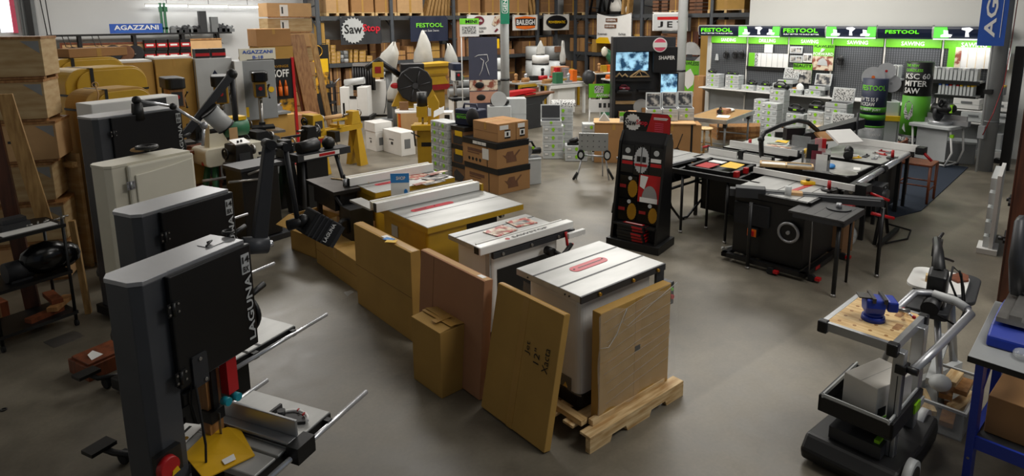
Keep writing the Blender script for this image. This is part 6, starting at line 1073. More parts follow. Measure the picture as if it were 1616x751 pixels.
lathe((3.1, 9.7, 0), 12, 1.2, 'black wood lathe with white control panel and silver bed, front one', 'black', 'charcoal', 'green_m', .74, 'legs'); 
l3 = lathe((2.55, 8.9, 0), 12, 1.0, 'compact black lathe with white slanted top panel behind the folding arm', 'black', 'charcoal', 'black', .72)
part(l3, 'top_panel', 'white', S().b(.04, .26, .02, .2, 0, .012).xf(rot(15, 'X', (0, .02, 1.14)))); part(l3, 'panel_knobs', 'black', S().c((.1, .08, 1.17), (.1, .08, 1.2), .015).c((.16, .1, 1.17), (.16, .1, 1.2), .015))
l4 = lathe((2.45, 10.5, 0), 12, 1.0, 'compact black lathe with white top panel, rear one under the drill press', 'black', 'charcoal', 'black', .82); part(l4, 'top_panel', 'white', S().b(.04, .26, .02, .2, 0, .012).xf(rot(15, 'X', (0, .02, 1.24))))
e = E('bench_sander', 'cream oscillating sander with green motor and a hanging paper tag', 'sander', (2.3, 9.4, 0), 10); e.scale = (1.2, 1.1, 1.05)
part(e, 'body', 'cream', S().rr(0, .75, .75, 1.0, .06, 'y', 0, .4), bev=.01); part(e, 'column', 'cream', S().p([(.1, 1.0), (.35, 1.0), (.22, 1.3), (.12, 1.3)], 'y', .1, .25)); part(e, 'motor', 'green_m', S().c((.3, .2, 1.22), (.6, .2, 1.22), .13, n=18)); part(e, 'motor_top', 'yellow', S().b(.32, .58, .1, .3, 1.32, 1.37)); part(e, 'chuck', 'black', S().c((.12, .15, 1.22), (.3, .15, 1.22), .06)); part(e, 'paper_tag', 'card_light', S().b(.3, .4, -.02, -.01, .95, 1.25)); part(e, 'leg', 'green_m', S().t([(.05, .0, 0), (.15, .1, .75)], .04).t([(.7, .0, 0), (.6, .1, .75)], .04)); part(e, 'leg', 'green_m', S().t([(.05, .4, 0), (.15, .3, .75)], .04).t([(.7, .4, 0), (.6, .3, .75)], .04)); part(e, 'arch', 'black', S().c((.38, -.012, .68), (.38, .0, .68), .2, n=20)); part(e, 'knob', 'red', S().c((.0, .1, .8), (.06, .1, .8), .03)); part(e, 'handle_bar', 'silver', S().c((-.1, -.1, .62), (.5, -.1, .58), .018))
lm = E('sander_stand', 'black stand with a curved red and white lathe bed label', 'machine', (3.35, 8.75, 0), 10); part(lm, 'bed', 'charcoal', S().b(0, .9, 0, .25, .82, .92)); part(lm, 'label_strip', 'white', S().b(.1, .7, -.003, 0, .84, .9)); part(lm, 'label_red', 'red', S().b(.35, .62, -.006, -.003, .85, .89)); part(lm, 'head', 'black', S().c((.1, .12, .98), (.4, .12, 1.02), .1).s(.6, .12, 1.0, .1)); part(lm, 'leg', 'charcoal', S().t([(.05, .0, 0), (.15, .1, .82)], .03)); part(lm, 'leg', 'charcoal', S().t([(.85, .0, 0), (.7, .1, .82)], .03)); part(lm, 'cabinet', 'black', S().b(.15, .5, .02, .3, .1, .82))
bk = E('tool_cabinet', 'dark tall machine cabinet behind the folding arm beam', 'cabinet', (2.35, 8.0, 0), 12); part(bk, 'body', 'black', S().b(0, .5, 0, .4, .08, .98), bev=.01); part(bk, 'base', 'charcoal', S().b(-.05, .6, -.05, .45, .0, .07)); part(bk, 'top_tray', 'charcoal', S().b(-.02, .55, -.02, .42, .98, 1.02)); part(bk, 'handle', 'steel', S().c((-.2, -.05, .9), (.2, -.05, .86), .015).c((.05, -.06, .95), (.35, -.06, 1.0), .015))
wb2 = E('assembly_bench', 'low wooden bench with white cartons behind the silver rod arm', 'bench', (1.75, 9.6, 0), 15); part(wb2, 'top', 'redwood', S().b(0, .9, 0, .5, .95, 1.0)); part(wb2, 'shelf', 'redwood', S().b(0, .9, 0, .5, .45, .48))
for x in (.02, .84): part(wb2, 'leg', 'redwood', S().b(x, x+.05, .02, .07, 0, .95)); part(wb2, 'leg', 'redwood', S().b(x, x+.05, .43, .48, 0, .95))
for k, (x, z, m) in enumerate(((.05, 1.002, 'white'), (.1, .482, 'card'), (.45, .482, 'card_mustard'))): p = wb2.location; carton('carton', ['white carton on top of the low wooden bench', 'brown carton on the bench shelf, left', 'mustard carton on the bench shelf, right'][k], (1.75+x*.96+.0, 9.7+x*.26, z), 15, .3, .3, .18 if k == 0 else .35, m, tape=False, seam=False)
for k, (x, y) in enumerate(((1.95, 9.0), (2.3, 9.05))): carton('carton', 'brown carton on the floor before the low wooden bench, %s' % ['left', 'right'][k], (x, y, 0), 10, .33, .3, .3, 'card')
# ---- drill presses
def drill_press(loc, rz, H_, label, head, body, name='drill_press'):
    e = E(name, label, 'drill press', loc, rz)
    part(e, 'base', 'black', S().b(-.2, .2, -.3, .15, 0, .06)); part(e, 'column', 'black' if head == 'black' else 'steel', S().c((0, .05, .06), (0, .05, H_-.1), .035)); part(e, 'table', 'black', S().b(-.18, .18, -.28, .03, H_*.52, H_*.54).b(-.05, .05, .0, .1, H_*.48, H_*.56)); part(e, 'head_cover', head, S().rr(-.13, .13, -.32, .2, .08, 'z', H_-.16, H_, n=5), bev=.02); part(e, 'head_body', body, S().b(-.1, .1, -.28, .06, H_-.42, H_-.16), bev=.015); part(e, 'chuck', 'steel', S().c((0, -.18, H_-.42), (0, -.18, H_-.52), .03, .02).c((0, -.18, H_-.52), (0, -.18, H_-.6), .006)); part(e, 'switch', 'red', S().c((0, -.28, H_-.27), (0, -.31, H_-.27), .03)); part(e, 'face_plate', 'charcoal', S().b(-.07, .07, -.285, -.28, H_-.4, H_-.2)); part(e, 'motor', 'black', S().c((0, .22, H_-.35), (0, .22, H_-.1), .09))
    for k in range(3): t = k*2.09+.4; part(e, 'feed_handle', 'black', S().c((.12, -.15, H_-.3), (.12+.02, -.15+.14*math.cos(t), H_-.3+.14*math.sin(t)), .008).s(.14, -.15+.14*math.cos(t), H_-.3+.14*math.sin(t), .016))
    return e
def dp_at(px, pt, Y, label, head, body, rz=0):
    p = onY(px, pt, Y); return drill_press((p.x, Y, 0), rz, p.z, label, head, body)
dp_at(269, 121, 10.2, 'small tan drill press with black cap behind the black bandsaw', 'black', 'oak'); dp_at(346, 118, 10.4, 'black drill press in front of the left grey bandsaw', 'black', 'mustard_d', -15); dp_at(407, 112, 10.95, 'glossy black drill press in front of the right grey bandsaw', 'black_gloss', 'mustard_d', -15)
dp_at(718, 99, 12.6, 'navy and white drill press beside the slate picture board', 'navy', 'white', -20)
e = E('clutter_table', 'grey bench crowded with hand tools right of the black drill press', 'bench', (3.55, 11.7, 0), 5); part(e, 'top', 'grey', S().b(0, .9, 0, .5, 1.1, 1.14)); part(e, 'legs_panel', 'card_mustard', S().b(.05, .85, .05, .45, 0, 1.1))
for k, (x, m, h) in enumerate(((.08, 'yellow', .1), (.3, 'orange', .14), (.5, 'black', .18), (.68, 'silver', .12), (.2, 'black', .2))): solo('hand_tool', m, S().b(0, .16, 0, .12, 0, h*.6).s(.08, .06, h*.7, .07, .05, h*.35).c((.02, .05, h*.5), (.16, .05, h), .02), ['yellow', 'orange', 'tall black', 'silver', 'small black'][k]+' hand tool on the crowded grey bench', 'hand tool', (3.55+x, 11.85+.06*k-.0, 1.142), 5)
wp = E('whiteboard_stand', 'white plank on a wooden rail behind the black lathes', 'rail', (2.6, 11.05, 0), 4); part(wp, 'rail', 'pine', S().b(0, .75, 0, .1, .94, 1.0)); part(wp, 'plank', 'white', S().b(.02, .72, -.02, 0, 1.0, 1.07)); part(wp, 'leg', 'pine', S().b(.02, .07, 0, .1, 0, .94)); part(wp, 'leg', 'pine', S().b(.68, .73, 0, .1, 0, .94))
# ================================================================ middle: yellow machines and dust collectors
def bag(px, yt, yb, Y, r, label, lean=0, knob=1):
    T, B_ = onY(px, yt, Y), onY(px, yb, Y); h = T.z-B_.z; e = E('dust_bag', label, 'dust bag', (B_.x, Y, B_.z))
    prof = [(r*.8, 0), (r*.85, h*.1), (r*(.95 if lean > .5 else .76), h*.35), (r*(.85 if lean > .5 else .56), h*.6), (r*.3, h*.85), (.02, h)]
    s = S().l(0, 0, prof, 16)
    for v in s.v: v.x += lean*(v.z/h)**2*r+.035*math.sin(v.z*7)*math.sin(4*math.atan2(v.y, v.x)); v.y *= .8
    part(e, 'cloth', 'fabric_white', s); part(e, 'clamp_band', 'black', S().l(0, 0, [(r*.83, -.04), (r*.88, 0)], 16))
    if knob: part(e, 'collector_post', 'mid_grey', S().c((0, 0, -B_.z+.02), (0, 0, -.04), .09).b(-.35, .35, -.3, .3, -B_.z, -B_.z+.06))
    return e
bag(613, 66, 110, 16.0, .3, 'bulging white dust bag left of the yellow hopper, leaning right', .7); bag(669, 48, 101, 16.4, .36, 'tall pointed white dust bag behind the yellow hopper'); bag(713, 68, 101, 16.4, .26, 'shorter pointed white dust bag right of the yellow hopper', -.4)
bag(853, 64, 86, 16.5, .18, 'small white pointed dust bag right of the pale column', 0, 0); bag(888, 64, 100, 16.2, .13, 'narrow white pointed bag beside the grey cyclone drum', 0)
bag(624, 118, 158, 14.3, .24, 'white cloth bag with red badge on the yellow bandsaw stand', .2)
A, B_ = onY(650, 137, 15.4), onY(708, 100, 15.4); e = E('yellow_hopper', 'wide mustard yellow machine bed with flared lip behind the black wheel', 'machine', (A.x, 15.4, 0)); W_ = B_.x-A.x
part(e, 'bed', 'mustard', S().p([(0, B_.z), (W_, B_.z+.05), (W_*.98, B_.z-.25), (W_*.9, A.z+.2), (W_, A.z), (W_*.2, A.z), (.1, B_.z-.3)], 'y', 0, .5), bev=.01); part(e, 'lip', 'mustard', S().b(-.05, W_+.05, -.15, .05, B_.z-.05, B_.z+.03)); part(e, 'rib', 'mustard_d', S().b(.1, W_*.95, -.05, 0, (A.z+B_.z)/2-.03, (A.z+B_.z)/2+.02)); part(e, 'cabinet', 'mustard_d', S().b(.2, W_-.1, .1, .5, 0, A.z)); part(e, 'red_skirt', 'red_deep', S().b(.3, W_, -.02, .1, A.z-.15, A.z))
p = onY(655, 135, 12.9); e = E('wheel_bandsaw', 'bandsaw with a huge black ribbed wheel cover on a mustard frame', 'bandsaw', (p.x, 12.9, 0), -25)
part(e, 'frame', 'mustard', S().p([(-.55, .8), (.6, .8), (.35, 1.35), (-.3, 1.3)], 'y', .12, .3), bev=.01); wc = part(e, 'wheel_cover', 'black', S().c((0, -.02, p.z+.02), (0, .14, p.z+.02), .42, n=12), bev=.02); s = S()
for k in range(6): t = k*1.047; s.b(0, .36, -.035, -.02, -.02, .02) if 0 else s.c((.08*math.cos(t), -.03, p.z+.08*math.sin(t)), (.36*math.cos(t+.2), -.03, p.z+.36*math.sin(t+.2)), .015)
part(wc, 'cover_rib', 'charcoal', s); part(wc, 'hub', 'charcoal', S().c((0, -.06, p.z), (0, -.02, p.z), .07)); part(e, 'top_box', 'black', S().b(-.3, .25, .15, .5, p.z+.15, p.z+.5), bev=.02); part(e, 'cabinet', 'mustard', S().b(-.4, .4, .1, .6, 0, .8), bev=.01); part(e, 'red_badge', 'red', S().s(-.45, .05, 1.3, .12, .03, .07)); part(e, 'small_yellow_head', 'mustard', S().b(-.95, -.7, .1, .4, 1.5, 1.85)); part(e, 'red_plate', 'red_deep', S().b(-.9, -.76, .09, .1, 1.6, 1.75)); part(e, 'head_arm', 'black', S().t([(-1.1, .2, 1.7), (-.8, .25, 1.9), (-.3, .3, 1.5)], .07))
# orange legged table
tp = E('wheel_table', 'white topped table with orange uprights carrying small cartons', 'table', (6.95, 12.3, 0), -30)
part(tp, 'top', 'white', S().rr(0, 1.05, 0, .6, .15, 'z', .78, .81)); 
for x, y in ((.06, .05), (.95, .05), (.06, .5), (.95, .5)): part(tp, 'leg', 'orange', S().b(x, x+.06, y, y+.06, .35, .78).b(x+.01, x+.05, y+.01, y+.05, 0, .35))
part(tp, 'wheel', 'rubber', S().c((.8, -.02, .45), (.8, .05, .45), .16, n=22)); part(tp, 'wheel_rim', 'white', S().c((.8, -.03, .45), (.8, -.02, .45), .08)); part(tp, 'wood_panel', 'card_light', S().b(.12, .5, -.01, .02, .2, .78)); part(tp, 'crossbar', 'orange', S().b(.06, 1.0, .04, .08, .68, .74))
for k, (x, y, m, w_, h) in enumerate(((.1, .3, 'card_dark', .2, .18), (.42, .15, 'white', .3, .14), (.78, .1, 'yellow', .14, .07), (.45, .4, 'orange', .2, .05))): solo('small_carton', m, S().b(0, w_, 0, .14, 0, h), ['brown', 'white', 'yellow', 'orange'][k]+' small carton on the white table with orange legs', 'box', tuple(Matrix.Translation((6.95, 12.3, .811)) @ Matrix.Rotation(math.radians(-30), 4, 'Z') @ V((x, y, 0))), -30, bev=.004)
# yellow mortiser
p = at(672, 268); e = E('mortiser', 'mustard mortising machine with black motor on a mustard cabinet', 'mortiser', (6.3, 10.35, 0), -40)
part(e, 'cabinet', 'mustard', S().b(0, .42, 0, .36, .05, .72), bev=.01); part(e, 'base', 'black', S().b(0, .42, 0, .36, 0, .05)); part(e, 'name_plate', 'black', S().b(.08, .34, -.004, 0, .42, .5)); part(e, 'table', 'mustard', S().b(-.08, .5, -.08, .3, .74, .84).c((-.1, .0, .8), (-.02, .0, .8), .05)); part(e, 'column', 'mustard', S().p([(.2, .84), (.4, .84), (.42, 1.25), (.34, 1.4), (.24, 1.3)], 'y', .12, .22)); part(e, 'head', 'mustard', S().b(.0, .2, .05, .25, .98, 1.18)); part(e, 'motor', 'black', S().c((.1, .15, 1.18), (.1, .15, 1.45), .1, n=18)); part(e, 'quill', 'steel', S().c((.1, .15, .84), (.1, .15, .98), .02)); part(e, 'white_tag', 'white', S().b(.22, .28, .04, .05, 1.0, 1.15)); part(e, 'clamp_handle', 'black', S().c((-.05, -.06, .78), (-.02, -.1, .45), .015).c((-.1, -.05, .7), (.06, -.06, .62), .012))
wt = E('scroll_machine', 'white bench machine with black knob beside the small case columns', 'machine', (6.9, 10.55, 0), -40); part(wt, 'body', 'white', S().p([(0, 0), (.4, 0), (.3, 1.0), (.05, 1.0)], 'y', 0, .3), bev=.01); part(wt, 'knob', 'black', S().b(.15, .25, -.01, 0, .85, .95))
# tall picture boards
A, B_ = onY(736, 182, 11.2), onY(776, 58, 11.2)
e = E('picture_board', 'tall slate grey picture board with white drill drawing and photos', 'display board', (A.x+.1, 11.2, 0), -30)
W_ = .62; zt = B_.z; part(e, 'panel', 'slate', S().b(0, W_, 0, .04, .2, zt)); part(e, 'drill_drawing', 'white', S().t([(.12, -.005, zt-.42), (.2, -.005, zt-.38), (.4, -.005, zt-.37), (.42, -.005, zt-.5), (.36, -.005, zt-.55), (.42, -.005, zt-.75), (.44, -.005, zt-.82)], .006, 5).t([(.25, -.005, zt-.45), (.32, -.005, zt-.5), (.28, -.005, zt-.7), (.22, -.005, zt-.82)], .006, 5)); part(e, 'photo', 'photo_b', S().b(.0, W_, -.004, 0, zt-1.15, zt-.92)); part(e, 'photo', 'skin', S().b(0, W_, -.004, 0, zt-1.42, zt-1.17)); part(e, 'photo_tool', 'black', S().s(.22, -.01, zt-1.03, .1, .01, .07).s(.25, -.01, zt-1.3, .1, .01, .07)); part(e, 'foot', 'charcoal', S().b(.0, W_, -.2, .2, 0, .2))
A, B_ = onY(726, 58, 11.4), onY(750, 29, 11.4); e = E('hanging_sign', 'small green and white sign reading MINI above the slate board', 'sign', (A.x, 11.4, A.z), -25); W_ = .42; part(e, 'panel', 'white', S().b(0, W_, 0, .01, 0, B_.z-A.z)); part(e, 'green_top', 'green_l', S().b(0, W_, -.004, 0, (B_.z-A.z)*.68, B_.z-A.z)); txt(e, 'MINI', (W_*.3, -.005, (B_.z-A.z)*.74), X_, Z_, W_*.6, .07, 'black'); part(e, 'photo_tool', 'photo_c', S().b(W_*.12, W_*.85, -.004, 0, .06, .22)); part(e, 'post', 'white', S().c((.03, .02, -A.z), (.03, .02, B_.z-A.z), .012)); part(e, 'foot', 'charcoal', S().b(-.12, .2, -.12, .15, -A.z, -A.z+.03))
# white goods behind big carton stack
for k, (px, Y, z, h, w_, lab) in enumerate(((770, 10.6, 0, .98, .5, 'white tool box tower behind the plain cartons, left'), (800, 10.5, 0, 1.12, .42, 'white tool box tower behind the plain cartons, right'))):
    p = onY(px, 180, Y); e = E('white_tower', lab, 'box', (p.x, Y, 0), -35); part(e, 'body', 'sys', S().rr(0, w_, 0, .35, .02, 'z', 0, h, n=2), bev=.005); part(e, 'lid_line', 'sys_mid', S().b(-.002, w_+.002, -.002, .3, h*.7, h*.71))
e = tool_lump('chop_saw', (onY(770, 180, 10.6).x+.25, 10.55, .981), -30, 'silver and black saw head standing behind the black tool bag', 'power tool', 1.4); part(e, 'blade_disc', 'light_grey', S().c((0, -.07, .15), (0, -.06, .15), .17, n=26))
# ---- right of the centre: long machines
def long_machine(loc, rz, L, label, m_top, m_bed, h=.9, kind=0):
    e = E('jointer', label, 'jointer', loc, rz); part(e, 'table', m_top, S().b(0, L, 0, .3, h-.05, h), bev=.004); part(e, 'bed', m_bed, S().p([(.1, h-.05), (L-.1, h-.05), (L*.75, h-.25), (L*.25, h-.25)], 'y', .04, .26)); part(e, 'cabinet', m_bed, S().b(L*.25, L*.75, .03, .3, 0, h-.25), bev=.01); part(e, 'fence', m_top, S().b(L*.15, L*.85, .3, .33, h, h+.12)); part(e, 'guard', 'red' if kind == 0 else 'black', S().b(L*.4, L*.6, -.02, .15, h, h+.03)); part(e, 'handle', 'black', S().c((L*.3, -.05, h-.15), (L*.3, -.1, h-.15), .05)); return e
long_machine((9.8, 12.0, 0), 8, 2.0, 'long jointer with a reddish brown fence and red guard', 'shelf_wood', 'charcoal'); long_machine((10.6, 15.3, 0), 5, 2.2, 'long grey jointer bed behind the column', 'steel', 'mid_grey', .95, 1)
e = E('planer', 'grey cylinder headed planer left of the column', 'planer', (9.0, 13.0, 0), -20); part(e, 'cabinet', 'white', S().b(0, .8, 0, .5, 0, .8), bev=.01); part(e, 'roller', 'grey', S().c((-.1, .1, 1.0), (.9, .1, 1.0), .12).c((.1, .3, 1.2), (.9, .3, 1.2), .1)); part(e, 'head', 'charcoal', S().b(0, .8, .1, .5, .8, 1.1), bev=.01); part(e, 'green_cap', 'green_m', S().s(.3, .4, 1.35, .1, .1, .08)); part(e, 'red_handle', 'redwood', S().c((.8, .3, 1.1), (.7, .3, 1.5), .03))
solo('red_canopy', 'red', S().p([(0, 0), (1.1, .06), (1.1, .12), (.1, .12)], 'y', 0, .3), 'bright red machine guard lying on the front jointer', 'guard', (9.9, 11.65, .96), 8); bpy.data.objects['red_canopy'].location = (9.95, 12.04, .905)
def drum(px, yt, yb, Y, r, m, label, lab=None):
    T, B_ = onY(px, yt, Y), onY(px, yb, Y); e = E('dust_collector', label, 'dust collector', (T.x, Y, 0)); part(e, 'upper_drum', m, S().l(0, 0, [(r, (T.z+B_.z)/2), (r, T.z-.02), (r*.9, T.z)], 22)); part(e, 'lower_bag', 'sys', S().l(0, 0, [(r*.9, .5), (r*1.03, .8), (r*.98, (T.z+B_.z)/2-.04)], 20)); part(e, 'ring', 'black', S().l(0, 0, [(r*1.02, (T.z+B_.z)/2-.04), (r*1.02, (T.z+B_.z)/2)], 20)); part(e, 'stand', 'black', S().b(-r, r, -r*.7, r*.7, 0, .12).c((-r*.8, 0, .1), (-r*.8, 0, .9), .03).c((r*.8, 0, .1), (r*.8, 0, .9), .03))
    if lab: part(e, 'label_plate', lab, S().b(-r*.6, r*.6, -r-.01, -r+.05, (T.z+B_.z)/2+.25, (T.z+B_.z)/2+.45))
    return e
drum(774, 80, 118, 17.5, .22, 'white', 'narrow white dust collector drum behind the slate board'); drum(790, 92, 125, 15.9, .28, 'sys', 'short light grey drum left of the column'); drum(853, 87, 112, 16.5, .3, 'white', 'white topped dust collector with a pointed bag'); drum(846, 73, 112, 18.8, .42, 'light_grey', 'rear wide grey drum between the white bags'); drum(873, 73, 112, 16.9, .3, 'grey', 'grey cyclone drum with a brown label plate', 'shelf_wood')
carton('yellow_cabinet', 'yellow wall box above the narrow white drum', (onY(768, 82, 18.5).x, 18.5, 1.75), 0, .6, .3, .35, 'yellow', seam=False, tape=False, cat='box'); part(bpy.data.objects['yellow_cabinet'], 'post', 'mid_grey', S().b(.25, .35, .1, .2, -1.75, 0))
# workbenches with clutter in the far middle
rnd = random.Random(21)
benches = [(12.2, 14.2, 0), (13.8, 14.8, -10), (12.6, 13.3, -5), (16.4, 15.0, -20), (14.9, 13.0, -20)]
bl = ['yellow legged machine table left of the white bucket', 'yellow legged machine table behind the printed roll', 'white cabinet saw bench behind the printed roll', 'black bench under the rack with orange boxes', 'black cabinet bench left of the dark display tower']
for k, (x, y, rz) in enumerate(benches):
    e = E('machine_bench', bl[k], 'bench', (x, y, 0), rz); m = ['mustard', 'mustard', 'white', 'black', 'charcoal'][k]
    part(e, 'top', 'cast' if k < 3 else 'offwhite', S().b(0, 1.4, 0, .7, .9, .94)); part(e, 'cabinet', 'black' if k not in (2,) else 'white', S().b(.35, 1.0, .08, .62, .05, .9), bev=.01)
    for lx in (.03, 1.3): part(e, 'leg', m, S().b(lx, lx+.07, .03, .1, 0, .9)); part(e, 'leg', m, S().b(lx, lx+.07, .6, .67, 0, .9))
    part(e, 'rail', m, S().b(0, 1.4, -.04, 0, .82, .9))
    for j in range(5):
        mm = ['mustard', 'card', 'orange', 'black', 'silver', 'red', 'green_m'][rnd.randrange(7)]; h = .12+.22*rnd.random(); w_ = .12+.14*rnd.random()
        s = [S().b(0, w_, 0, .18, 0, h), S().b(0, w_, 0, .16, 0, .05).c((w_/2, .08, .05), (w_/2, .08, h), .045).s(w_/2, .08, h, .06), S().c((0, .08, .07), (w_*1.3, .08, .07), .06).b(0, w_, 0, .16, 0, .03)][rnd.randrange(3)]
        q = Matrix.Translation((x, y, .942)) @ Matrix.Rotation(math.radians(rz), 4, 'Z') @ V((.05+.27*j, .1+.3*rnd.random(), 0))
        cn = {'mustard': 'mustard', 'card': 'brown', 'orange': 'orange', 'black': 'black', 'silver': 'silver', 'red': 'red', 'green_m': 'green'}[mm]
        solo('bench_item', mm, s, '%s machine part, %s on the %s' % (cn, nth(j, 5), ['left yellow legged table', 'right yellow legged table', 'white cabinet saw bench', 'black rack bench', 'bench by the dark display tower'][k]), 'machine part', tuple(q), rz)
carton('carton', 'reddish open carton on the table before the rack, upper one', (onY(868, 90, 15.2).x+.2, 15.15, .95), -20, .5, .4, .3, 'card_pink', tape=False, seam=False)
e = E('green_machine', 'green column machine with silver bulb left of the dark display tower', 'machine', (14.35, 12.5, 0), -40); part(e, 'column', 'green_m', S().c((0, 0, 0), (0, 0, 1.5), .07)); part(e, 'head', 'green_m', S().t([(0, 0, 1.5), (-.1, 0, 1.75), (-.3, 0, 1.95)], [.1, .13, .07])); part(e, 'lamp_bulb', 'cream', S().s(-.25, -.05, 1.85, .1, .1, .14)); part(e, 'base', 'green_m', S().b(-.3, .3, -.25, .25, 0, .1)); part(e, 'motor', 'charcoal', S().s(-.7, 0, 1.1, .2, .16, .22))
# ---- systainer stacks in the centre right
g = 'tool cases on the floor by the open lid case'
stack(8.62, 9.32, -42, 4, .17, 'stack of four under the open black lid', g, w=.42, d=.3)
opencase((8.6, 9.36, .681), -42, 'open light grey case with black lined lid on the four case stack', w=.42, d=.3, m='charcoal')
stack(9.12, 9.55, -42, 6, .165, 'tall stack under the printed roll', g, w=.42, d=.34); stack(9.55, 9.1, -42, 4, .16, 'stack left of the folding work stand', g, w=.36, d=.3)
stack(8.8, 8.85, -42, 2, .16, 'low pair before the stack of four', g, w=.44, d=.3); stack(9.2, 8.5, -42, 1, .17, 'lone floor case right of the low pair', g, w=.44, d=.3); stack(9.0, 9.0, -42, 1, .17, 'floor case behind the low pair', g, w=.3, d=.2)
e = E('printed_roll', 'white paper roll printed with dark figures draped on the tall case stack', 'paper roll', (9.12, 9.6, .992), -42); vs = []; 
s = S(); n = 12
for i in range(n+1):
    t = math.pi*(.0+i/n*.95); s.v += [V((.0+0, .12-.15*math.cos(t), .0+.14*math.sin(t))), V((.5, .12-.15*math.cos(t), .0+.14*math.sin(t)))]
for i in range(n): s.f.append([2*i, 2*i+1, 2*i+3, 2*i+2]); s.sm.append(True); s.mi.append(0)
part(e, 'sheet', 'photo_c', s); part(e, 'core', 'card', S().c((0, .12, .05), (.5, .12, .05), .04))
solo('track_saw_part', 'black', S().b(0, .3, 0, .14, 0, .05).c((.05, .07, .05), (.22, .07, .12), .05), 'black and white saw on the low case pair', 'power tool', (8.85, 8.85, .322), -42)
solo('black_case_lid', 'black', S().b(0, .36, 0, .02, 0, .22).xf(rot(-15, 'X')), 'black open lid standing on the floor case right of the low pair', 'lid', (9.25, 8.55, .172), -42)
# green handyman sign on easel
p = at(935, 235); e = E('easel_sign', 'green and white tool sign board on white easel legs', 'sign', (10.2, 9.55, 0), -40); part(e, 'upper_panel', 'green', S().p([(0, 1.1), (.42, 1.1), (.5, 1.4), (0, 1.4)], 'y', 0, .01)); part(e, 'lower_panel', 'white', S().b(0, .55, -.01, .01, .78, 1.06)); part(e, 'green_tab', 'green', S().b(.55, .62, -.01, .01, .82, 1.1)); txt(e, 'ANYWHERE', (.16, -.003, 1.12), X_, Z_, .4, .06, 'white'); part(e, 'icon_print', 'charcoal', S().b(.22, .28, -.013, -.01, .88, .98).b(.32, .38, -.013, -.01, .88, .98).b(.42, .48, -.013, -.01, .88, .98)); part(e, 'tool_print', 'photo_c', S().b(.12, .32, -.004, 0, 1.2, 1.36)); part(e, 'easel_leg', 'white', S().c((.03, .02, 1.1), (.0, -.05, 0), .014)); part(e, 'easel_leg', 'white', S().c((.5, .02, 1.1), (.55, -.05, 0), .014)); part(e, 'easel_leg', 'white', S().c((.27, .02, 1.1), (.27, .35, 0), .014))
# folding work stand
e = E('folding_stand', 'folding silver work stand with perforated top and black wheels', 'work stand', (8.0, 7.72, 0), -48); e.scale = (.72, .9, 1)
tp = part(e, 'perforated_top', 'perf', S().b(0, .72, 0, .035, .5, .82), bev=.008); s = S(); rnd = random.Random(9); [s.c((.08+.14*(k % 5), -.003, .58+.1*(k//5)), (.08+.14*(k % 5), .0, .58+.1*(k//5)), .012, n=8) for k in range(13)]; part(tp, 'hole', 'charcoal', s)
part(e, 'wheel', 'rubber', S().c((.06, -.07, .44), (.06, -.02, .44), .09, n=22)); part(e, 'wheel_hub', 'light_grey', S().c((.06, -.08, .44), (.06, -.07, .44), .05, n=18)); part(e, 'wheel', 'rubber', S().c((.7, -.07, .44), (.7, -.02, .44), .09, n=22)); part(e, 'wheel_hub', 'light_grey', S().c((.7, -.08, .44), (.7, -.07, .44), .06, n=18))
part(e, 'leg', 'silver', S().t([(.12, .02, .5), (.0, -.05, .1), (-.05, -.08, 0)], .018)); part(e, 'leg', 'silver', S().t([(.64, .02, .5), (.75, -.08, 0)], .018)); part(e, 'leg', 'silver', S().t([(.58, .1, .5), (.6, .25, 0)], .018)); part(e, 'foot_pad', 'rubber', S().c((-.02, -.07, .12), (-.12, -.12, .0), .03).c((.72, -.07, .2), (.86, -.1, .02), .028)); part(e, 'crossbar', 'silver', S().c((.1, .02, .42), (.68, .02, .4), .016)); part(e, 'clip', 'green_latch', S().b(.1, .14, -.03, .02, .4, .5).b(.66, .69, -.03, .02, .36, .42))
# ================================================================ Shaper tower, strapped cartons, standee
e = E('demo_tower', 'tall dark display tower with white lettering and a lit screen', 'display tower', (10.35, 8.95, 0), -42)
W1 = 1.3; H1 = 2.42
part(e, 'side_panel', 'charcoal', S().b(-.06, 0, -.1, .3, 0, H1)); part(e, 'back_panel', 'charcoal', S().b(0, W1, .2, .26, 0, H1-.02)); part(e, 'top_fascia', 'charcoal', S().b(0, W1*.78, -.08, .2, H1-.3, H1)); part(e, 'right_fascia', 'black', S().b(W1*.62, W1*1.0, .0, .24, H1-.75, H1-.22))
sc = part(e, 'screen', 'screen', S().b(.04, W1*.56, .17, .19, H1-.72, H1-.33)); part(sc, 'screen_frame', 'black', S().b(.02, W1*.58, .18, .2, H1-.74, H1-.31)); part(e, 'round_sign', 'white', S().l(0, 0, [(.15, 0), (.15, .01)], 24).xf(Matrix.Translation((W1*.7, -.09, H1-.17)) @ Matrix.Rotation(math.radians(90), 4, 'X'))); part(e, 'round_sign_face', 'pink', S().l(0, 0, [(.13, 0), (.13, .005)], 24).xf(Matrix.Translation((W1*.7, -.1, H1-.17)) @ Matrix.Rotation(math.radians(90), 4, 'X')), label='pink ring of the round sign'); part(e, 'sign_band', 'white', S().b(W1*.7-.13, W1*.7+.13, -.112, -.106, H1-.22, H1-.12))
txt(e, 'SHAPER', (W1*.7, -.003, H1-.48), X_, Z_, W1*.26, .08, 'white')
for z, x0, x1 in ((1.28, .04, .42), (1.3, .5, .85), (.72, .04, .4), (.75, .55, 1.1)): part(e, 'display_shelf', 'black', S().b(x0, x1, -.05, .2, z-.04, z))
